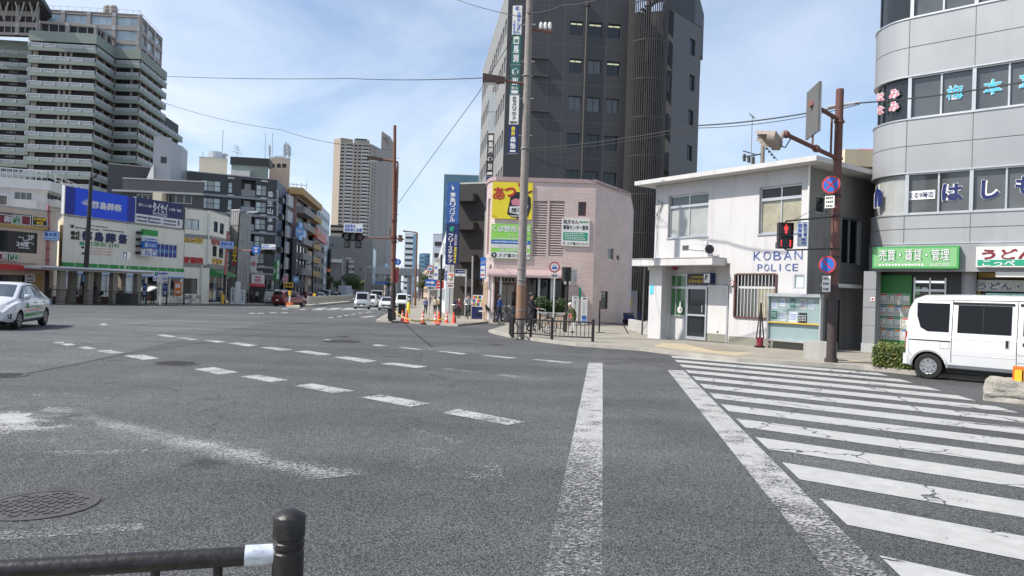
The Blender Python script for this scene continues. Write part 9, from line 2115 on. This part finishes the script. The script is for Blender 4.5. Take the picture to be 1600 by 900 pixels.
bicycle('bicycle of the purple rider before the bus shelter',116,475,200,'steel_grey',Y=61)
person('person in dark navy riding a bicycle right of the tall street lamp',145.5,475,30,185,'navy_cloth','dark_cloth','ride',Y=60,H=1.72)
bicycle('bicycle of the navy rider with a rear basket before the shelter',145.5,475,185,'dark_frame',child='trim_black',Y=60)
person('person in black under a white parasol behind the railing',238.5,475,26,200,'dark_cloth','dark_cloth','push',Y=62,H=1.55,skirt='coat')
p=D(236,451.5,62);t=thing('parasol','white parasol held over the person in black','parasol',p);a=MB();n=10;ax=Vector((-.35,-.25,.9)).normalized();a.lathe(p-ax*.10,[(.52,0),(.47,.10),(.32,.22),(.14,.30),(.01,.33)],'white_cloth',n,ax);a.build('canopy',parent=t,smooth=20);a=MB();a.tube([p+ax*.25,p-ax*.75],.012,'dark_frame',6);a.build('shaft',parent=t)
bicycle('parked bicycle before the corner pharmacy window',301,467.5,10,'dark_frame',Y=74);bicycle('black bicycle parked at the right end of the store front',283,470,30,'dark_frame',Y=66);bicycle('bicycle with blue frame parked left of the pharmacy window',292.5,468,80,'pale_blue_sign',Y=72)
person('person in a beige top and jeans standing by the pharmacy corner pole',345,476,23,150,'tan_cloth','denim','stand',Y=77,H=1.66)
a=MB();p=D(348,470,76.5);p.z=zg(76)+KH;a.box(p+Vector((-.15,-.1,.4)),p+Vector((.15,.1,1.0)),'gold_lit');a.box(p+Vector((-.1,-.08,0)),p+Vector((.1,.08,.4)),'gold_lit');tag(a.build('yellow_marker'),'yellow marker cover at the foot of the pharmacy corner pole','marker')
person('person in navy with a pale bag right of the white lettered boards',375.5,474,20,-80,'navy_cloth','dark_cloth','walk',Y=86,H=1.6)
for k,(x,col,lab)in enumerate(((386,'dark_cloth','leftmost of three dark figures under the red awning'),(393,'brown_cloth','middle one of three dark figures under the red awning, in brown'),(401,'grey_cloth','rightmost of three figures under the red awning, in grey'))):person(lab,x,473,19,60*k,col,'dark_cloth','stand',Y=91+k,H=1.62)
bicycle('bicycle parked under the white shop board',414,472,60,'steel_grey',Y=93)
t=thing('banner','orange and white standing banner before the store','banner',D(277,470,70));F=face_at(D(278,453,70),10.5*70/1110,15);z0_,z1_=D(278,462,70).z,D(278,441,70).z;a=MB();a.fbox(F,0,F.W,z0_,z1_,-.02,0,'orange');a.bars(F,.1,F.W-.1,z0_+.15,z0_+.5,.006,'white',3);a.bars(F,.1,F.W-.1,z0_+.75,z1_-.15,.006,'white',2);a.build('cloth',parent=t);a=MB();a.cyl(F.pt(0,zg(70)+KH,-.03),F.pt(0,z1_+.1,-.03),.02,'white_metal',n=6);a.build('pole',parent=t)
for x,lab in((226,'blue and white banner left of the bus stop board'),(258,'dark blue banner right of the bus stop board')):
 t=thing('banner',lab,'banner',D(x,470,69));F=face_at(D(x,453,69),6*69/1110,15);z0_,z1_=D(x,464,69).z,D(x,443,69).z;a=MB();a.fbox(F,0,F.W,z0_,z1_,-.02,0,'navy');a.bars(F,.08,F.W-.08,z0_+.2,z0_+.6,.006,'white',2);a.bars(F,.08,F.W-.08,z0_+.8,z1_-.2,.006,'pale_blue_sign',2);a.build('cloth',parent=t);a=MB();a.cyl(F.pt(0,zg(69)+KH,-.03),F.pt(0,z1_+.1,-.03),.02,'white_metal',n=6);a.build('pole',parent=t)
t=thing('bus_stop_board','grey bus stop board on a white post before the store','sign',D(250.5,475,61));a=MB();b_=D(250.5,475,61);a.cyl((b_.x,b_.y,zg(61)+KH),D(251,431,61),.06,'white_metal',n=8);a.build('post',parent=t);a=MB();F=face_at(D(250,437,60.9),9*61/1110,10);a.fbox(F,0,F.W,D(250,442,61).z,D(250,431.5,61).z,-.06,0,'steel_grey');a.build('board',parent=t)
for x0,x1,y0,mt,lab in((737,755.5,460,'navy','dark blue vending machine with lit shelves beside the pink building'),):
 Yk=49;F=face_at(D((x0+x1)/2,480,Yk),(x1-x0)*Yk/1110,-8);z0_=zg(Yk)+KH;z1_=D(746,y0,Yk).z;t=thing('vending_machine',lab,'vending machine',F.pt(F.W/2,z0_));a=MB();a.fbox(F,0,F.W,z0_,z1_,-.7,0,mt);a.build('cabinet',parent=t);a=MB();zm=z0_+(z1_-z0_)*.5
 a.fbox(F,.04,F.W-.04,zm,z1_-.05,0,.02,'off_white')
 for r_ in range(3):
  for c_ in range(7):u=.08+c_*(F.W-.14)/7;z=zm+.06+r_*(z1_-zm-.1)/3;a.fbox(F,u,u+.08,z,z+.2,.02,.03,['red','teal','gold_lit','black','blue_sign','white','orange'][(c_+r_*3)%7])
 a.build('display',parent=t);a=MB();a.fbox(F,.3,F.W-.2,z0_+.25,z0_+.4,0,.02,'black');a.fbox(F,.5,.8,z0_+.5,z0_+.6,0,.015,'white');a.build('hatch',parent=t)
# ================================================================ TREES AND PLANTS
def leaves(a,c,r,n,size,mats,sq=1.0):
 for k in range(n):
  while True:
   q=Vector((rnd.uniform(-1,1),rnd.uniform(-1,1),rnd.uniform(-1,1)))
   if q.length<1 and q.length>rnd.random()*.8:break
  p=Vector(c)+Vector((q.x*r,q.y*r,q.z*r*sq));x=Vector((rnd.gauss(0,1),rnd.gauss(0,1),rnd.gauss(0,.7))).normalized();y=x.orthogonal().normalized();s_=size*rnd.uniform(.6,1.3)
  a.face([p-x*s_,p+y*s_*.55,p+x*s_,p-y*s_*.55],mats[k%len(mats)])
def tree(label,px,by,Y,ytop,rpx,n=1500,mats=('leaf_a','leaf_b','leaf_a','leaf_c')):
 p=D(px,by,Y);z0=zg(Y);zt=D(px,ytop,Y).z;r=rpx*Y/1110;t=thing('street_tree',label,'tree',(p.x,Y,z0));H=zt-z0;a=MB();a.tube([(p.x,Y,z0),(p.x+.05,Y,z0+H*.25),(p.x-.05,Y+.1,z0+H*.5)],.02*H+.05,'bark',8)
 cs=[]
 for k in range(9):
  f=k*2.4;q=Vector((p.x+math.cos(f)*r*.62*rnd.uniform(.5,1),Y+math.sin(f)*r*.62,z0+H*rnd.uniform(.48,.86)));cs.append(q);a.tube([(p.x,Y,z0+H*.3),Vector((p.x,Y,z0+H*.45)).lerp(q,.5),q],.05+.003*H,'bark',5)
 a.build('trunk',parent=t);a=MB()
 for q in cs:leaves(a,q,r*rnd.uniform(.35,.55),n//9,.028*r+.10,mats,.8)
 a.build('crown',parent=t)
tree('round green street tree left of the grey warehouse corner',526,466,190,432,9)
tree('largest green street tree before the grey warehouse',549,466,172,427,16,2600)
tree('yellowish street tree right of the largest one before the warehouse',562,464,185,436,9,1400,('leaf_c','leaf_b','leaf_y','leaf_a'))
tree('thin street tree behind the red-topped building',515,464,205,428,7,900)
tree('dark street tree on the right pavement below the viaduct',660,466,190,424,11,2200,('leaf_a','leaf_a','leaf_b'))
tree('dark street tree left of the corner pole under the viaduct',607,460,280,432,9,1000,('leaf_a','leaf_b'))
tree('second dark street tree farther down the right pavement',673,466,240,430,9,1200,('leaf_a','leaf_b'))
Yk=41;F=Facade(D(841,495,Yk),D(888,495,Yk));z0_=zg(Yk)+KH;zr_=D(865,490.5,Yk).z;t=thing('planter','pale stone planter before the pink building','planter',F.pt(0,z0_));a=MB();a.fbox(F,0,F.W,z0_,zr_,-.9,0,'beige_wall');a.fbox(F,-.04,F.W+.04,zr_,zr_+.08,-.94,.04,'stone_pale');a.build('box',parent=t)
t=thing('shrub','dark green shrub filling the stone planter','shrub',F.pt(F.W/2,zr_,-.4));a=MB();zt_=D(865,460,Yk).z
for k in range(8):c=F.pt(F.W*(.1+.8*rnd.random()),zr_+.1,-.45);a.tube([c,c+Vector((rnd.uniform(-.2,.2),0,.6))],.02,'bark',5)
a.build('stems',parent=t);a=MB()
for k in range(12):u=F.W*(k+.5)/12;leaves(a,F.pt(u,lerp(zr_,zt_,rnd.uniform(.3,.62)),-.45+rnd.uniform(-.15,.15)),rnd.uniform(.28,.45),330,.05,('leaf_dark','leaf_a','leaf_dark','leaf_b'),1.1)  # canopy shade over the planter put into darker leaf colours
a.build('foliage',parent=t)
t=thing('scooter','dark scooter parked in the gap left of the police box','scooter',G(990,508,KH));p=t.location.copy();a=MB();a.hexa([p+Vector((-.65,-.15,.35)),p+Vector((.1,-.15,.3)),p+Vector((.1,.15,.3)),p+Vector((-.65,.15,.35)),p+Vector((-.7,-.12,.72)),p+Vector((-.05,-.1,.68)),p+Vector((-.05,.1,.68)),p+Vector((-.7,.12,.72))],'navy');a.hexa([p+Vector((.35,-.18,.3)),p+Vector((.5,-.18,.3)),p+Vector((.5,.18,.3)),p+Vector((.35,.18,.3)),p+Vector((.25,-.12,.95)),p+Vector((.36,-.12,.95)),p+Vector((.36,.12,.95)),p+Vector((.25,.12,.95))],'navy');a.box(p+Vector((.05,-.14,.25)),p+Vector((.4,.14,.31)),'trim_black');a.build('body',parent=t,smooth=40)
a=MB();a.tube([p+Vector((.28,-.3,1.0)),p+Vector((.3,0,1.02)),p+Vector((.28,.3,1.0))],.018,'trim_black',6);a.build('handlebar',parent=t);a=MB();a.box(p+Vector((-.68,-.13,.72)),p+Vector((-.05,.13,.80)),'trim_black');a.build('seat',parent=t)
for x in(-.5,.55):a=MB();a.cyl(p+Vector((x,-.05,.23)),p+Vector((x,.05,.23)),.23,'rubber',n=20);a.build('wheel',parent=t,smooth=40)
lamp=G(1003,523,KH);a=MB();a.cyl(lamp,D(1008,412,lamp.y),.04,'iron',n=8);h_=D(1009,411,lamp.y);a.box(h_+Vector((-.25,-.1,0)),h_+Vector((.25,.1,.12)),'white_metal');tag(a.build('gate_lamp'),'thin dark post with white lamp left of the police box','lamp post')
t=thing('vending_machine','grey cabinet with a lit yellow panel left of the police box','vending machine',G(985,500,KH));p=t.location;F=face_at(p,20*p.y/1110,0);a=MB();a.fbox(F,0,F.W,p.z,D(985,454,p.y).z,-.6,0,'stone_grey');a.build('cabinet',parent=t);a=MB();r_=F.rect(980,467,988,480);a.fbox(F,*r_,0,.02,'mustard');a.build('panel',parent=t)
a=MB();F=Facade(D(982,492,36),D(1016,503,31));a.fbox(F,0,F.W,zg(33)+KH,zg(33)+KH+.55,-.2,0,'concrete');tag(a.build('low_wall'),'low pale wall between the pink building and the police box','wall')
t=thing('wheelchair_bar','slim black frame stand at the right end of the corner railing','stand',G(936,520,KH));p=t.location;a=MB();a.tube([p,p+Vector((0,0,1.45))],.035,'matte_black',7);a.tube([p+Vector((-.15,-.1,0)),p+Vector((.25,.1,0))],.03,'matte_black',6);a.tube([p+Vector((0,0,.45)),p+Vector((1.1,.3,.42)),p+Vector((1.35,.3,.0))],.025,'matte_black',6);a.build('frame',parent=t)
GRP={'person':'people on the pavements','bicycle':'bicycles along the pavements','car':'cars in the street','traffic_cone':'cones along the pavement edge','street_tree':'street trees','manhole_cover':'manhole covers in the road','street_lamp':'street lamps','road_sign':'round road signs','far_building':'far towers in the avenue gap','cable':'overhead cables','shop_sign':'shop signs along the street','shop_house':'shop houses along the avenue','restaurant_sign':'signs on the restaurant','pedestrian_signal':'pedestrian signals','traffic_signal':'vehicle signals','street_name_sign':'street name signs','caution_plate':'caution plates','sign_column':'sign columns on the charcoal office','banner':'banners before the store','upright_board':'upright lettered boards','street_railing':'street railings','slatted_box':'black slatted boxes','marker_post':'median marker posts','sign_post':'sign posts','utility_pole':'utility poles','signal_pole':'signal poles','lorry':'lorries','vending_machine':'vending machines','concrete_block':'concrete blocks','billboard':'roof and wall billboards','post':'grey posts before the brown block','plate_sign':'small plates','grey_sign_back':'signs seen from behind'}
import re as _re
for o in bpy.data.objects:
 if o.parent is None and o.get('category')and not o.get('group'):
  g_=GRP.get(_re.sub(r'[.][0-9]+$','',o.name))
  if g_:o['group']=g_
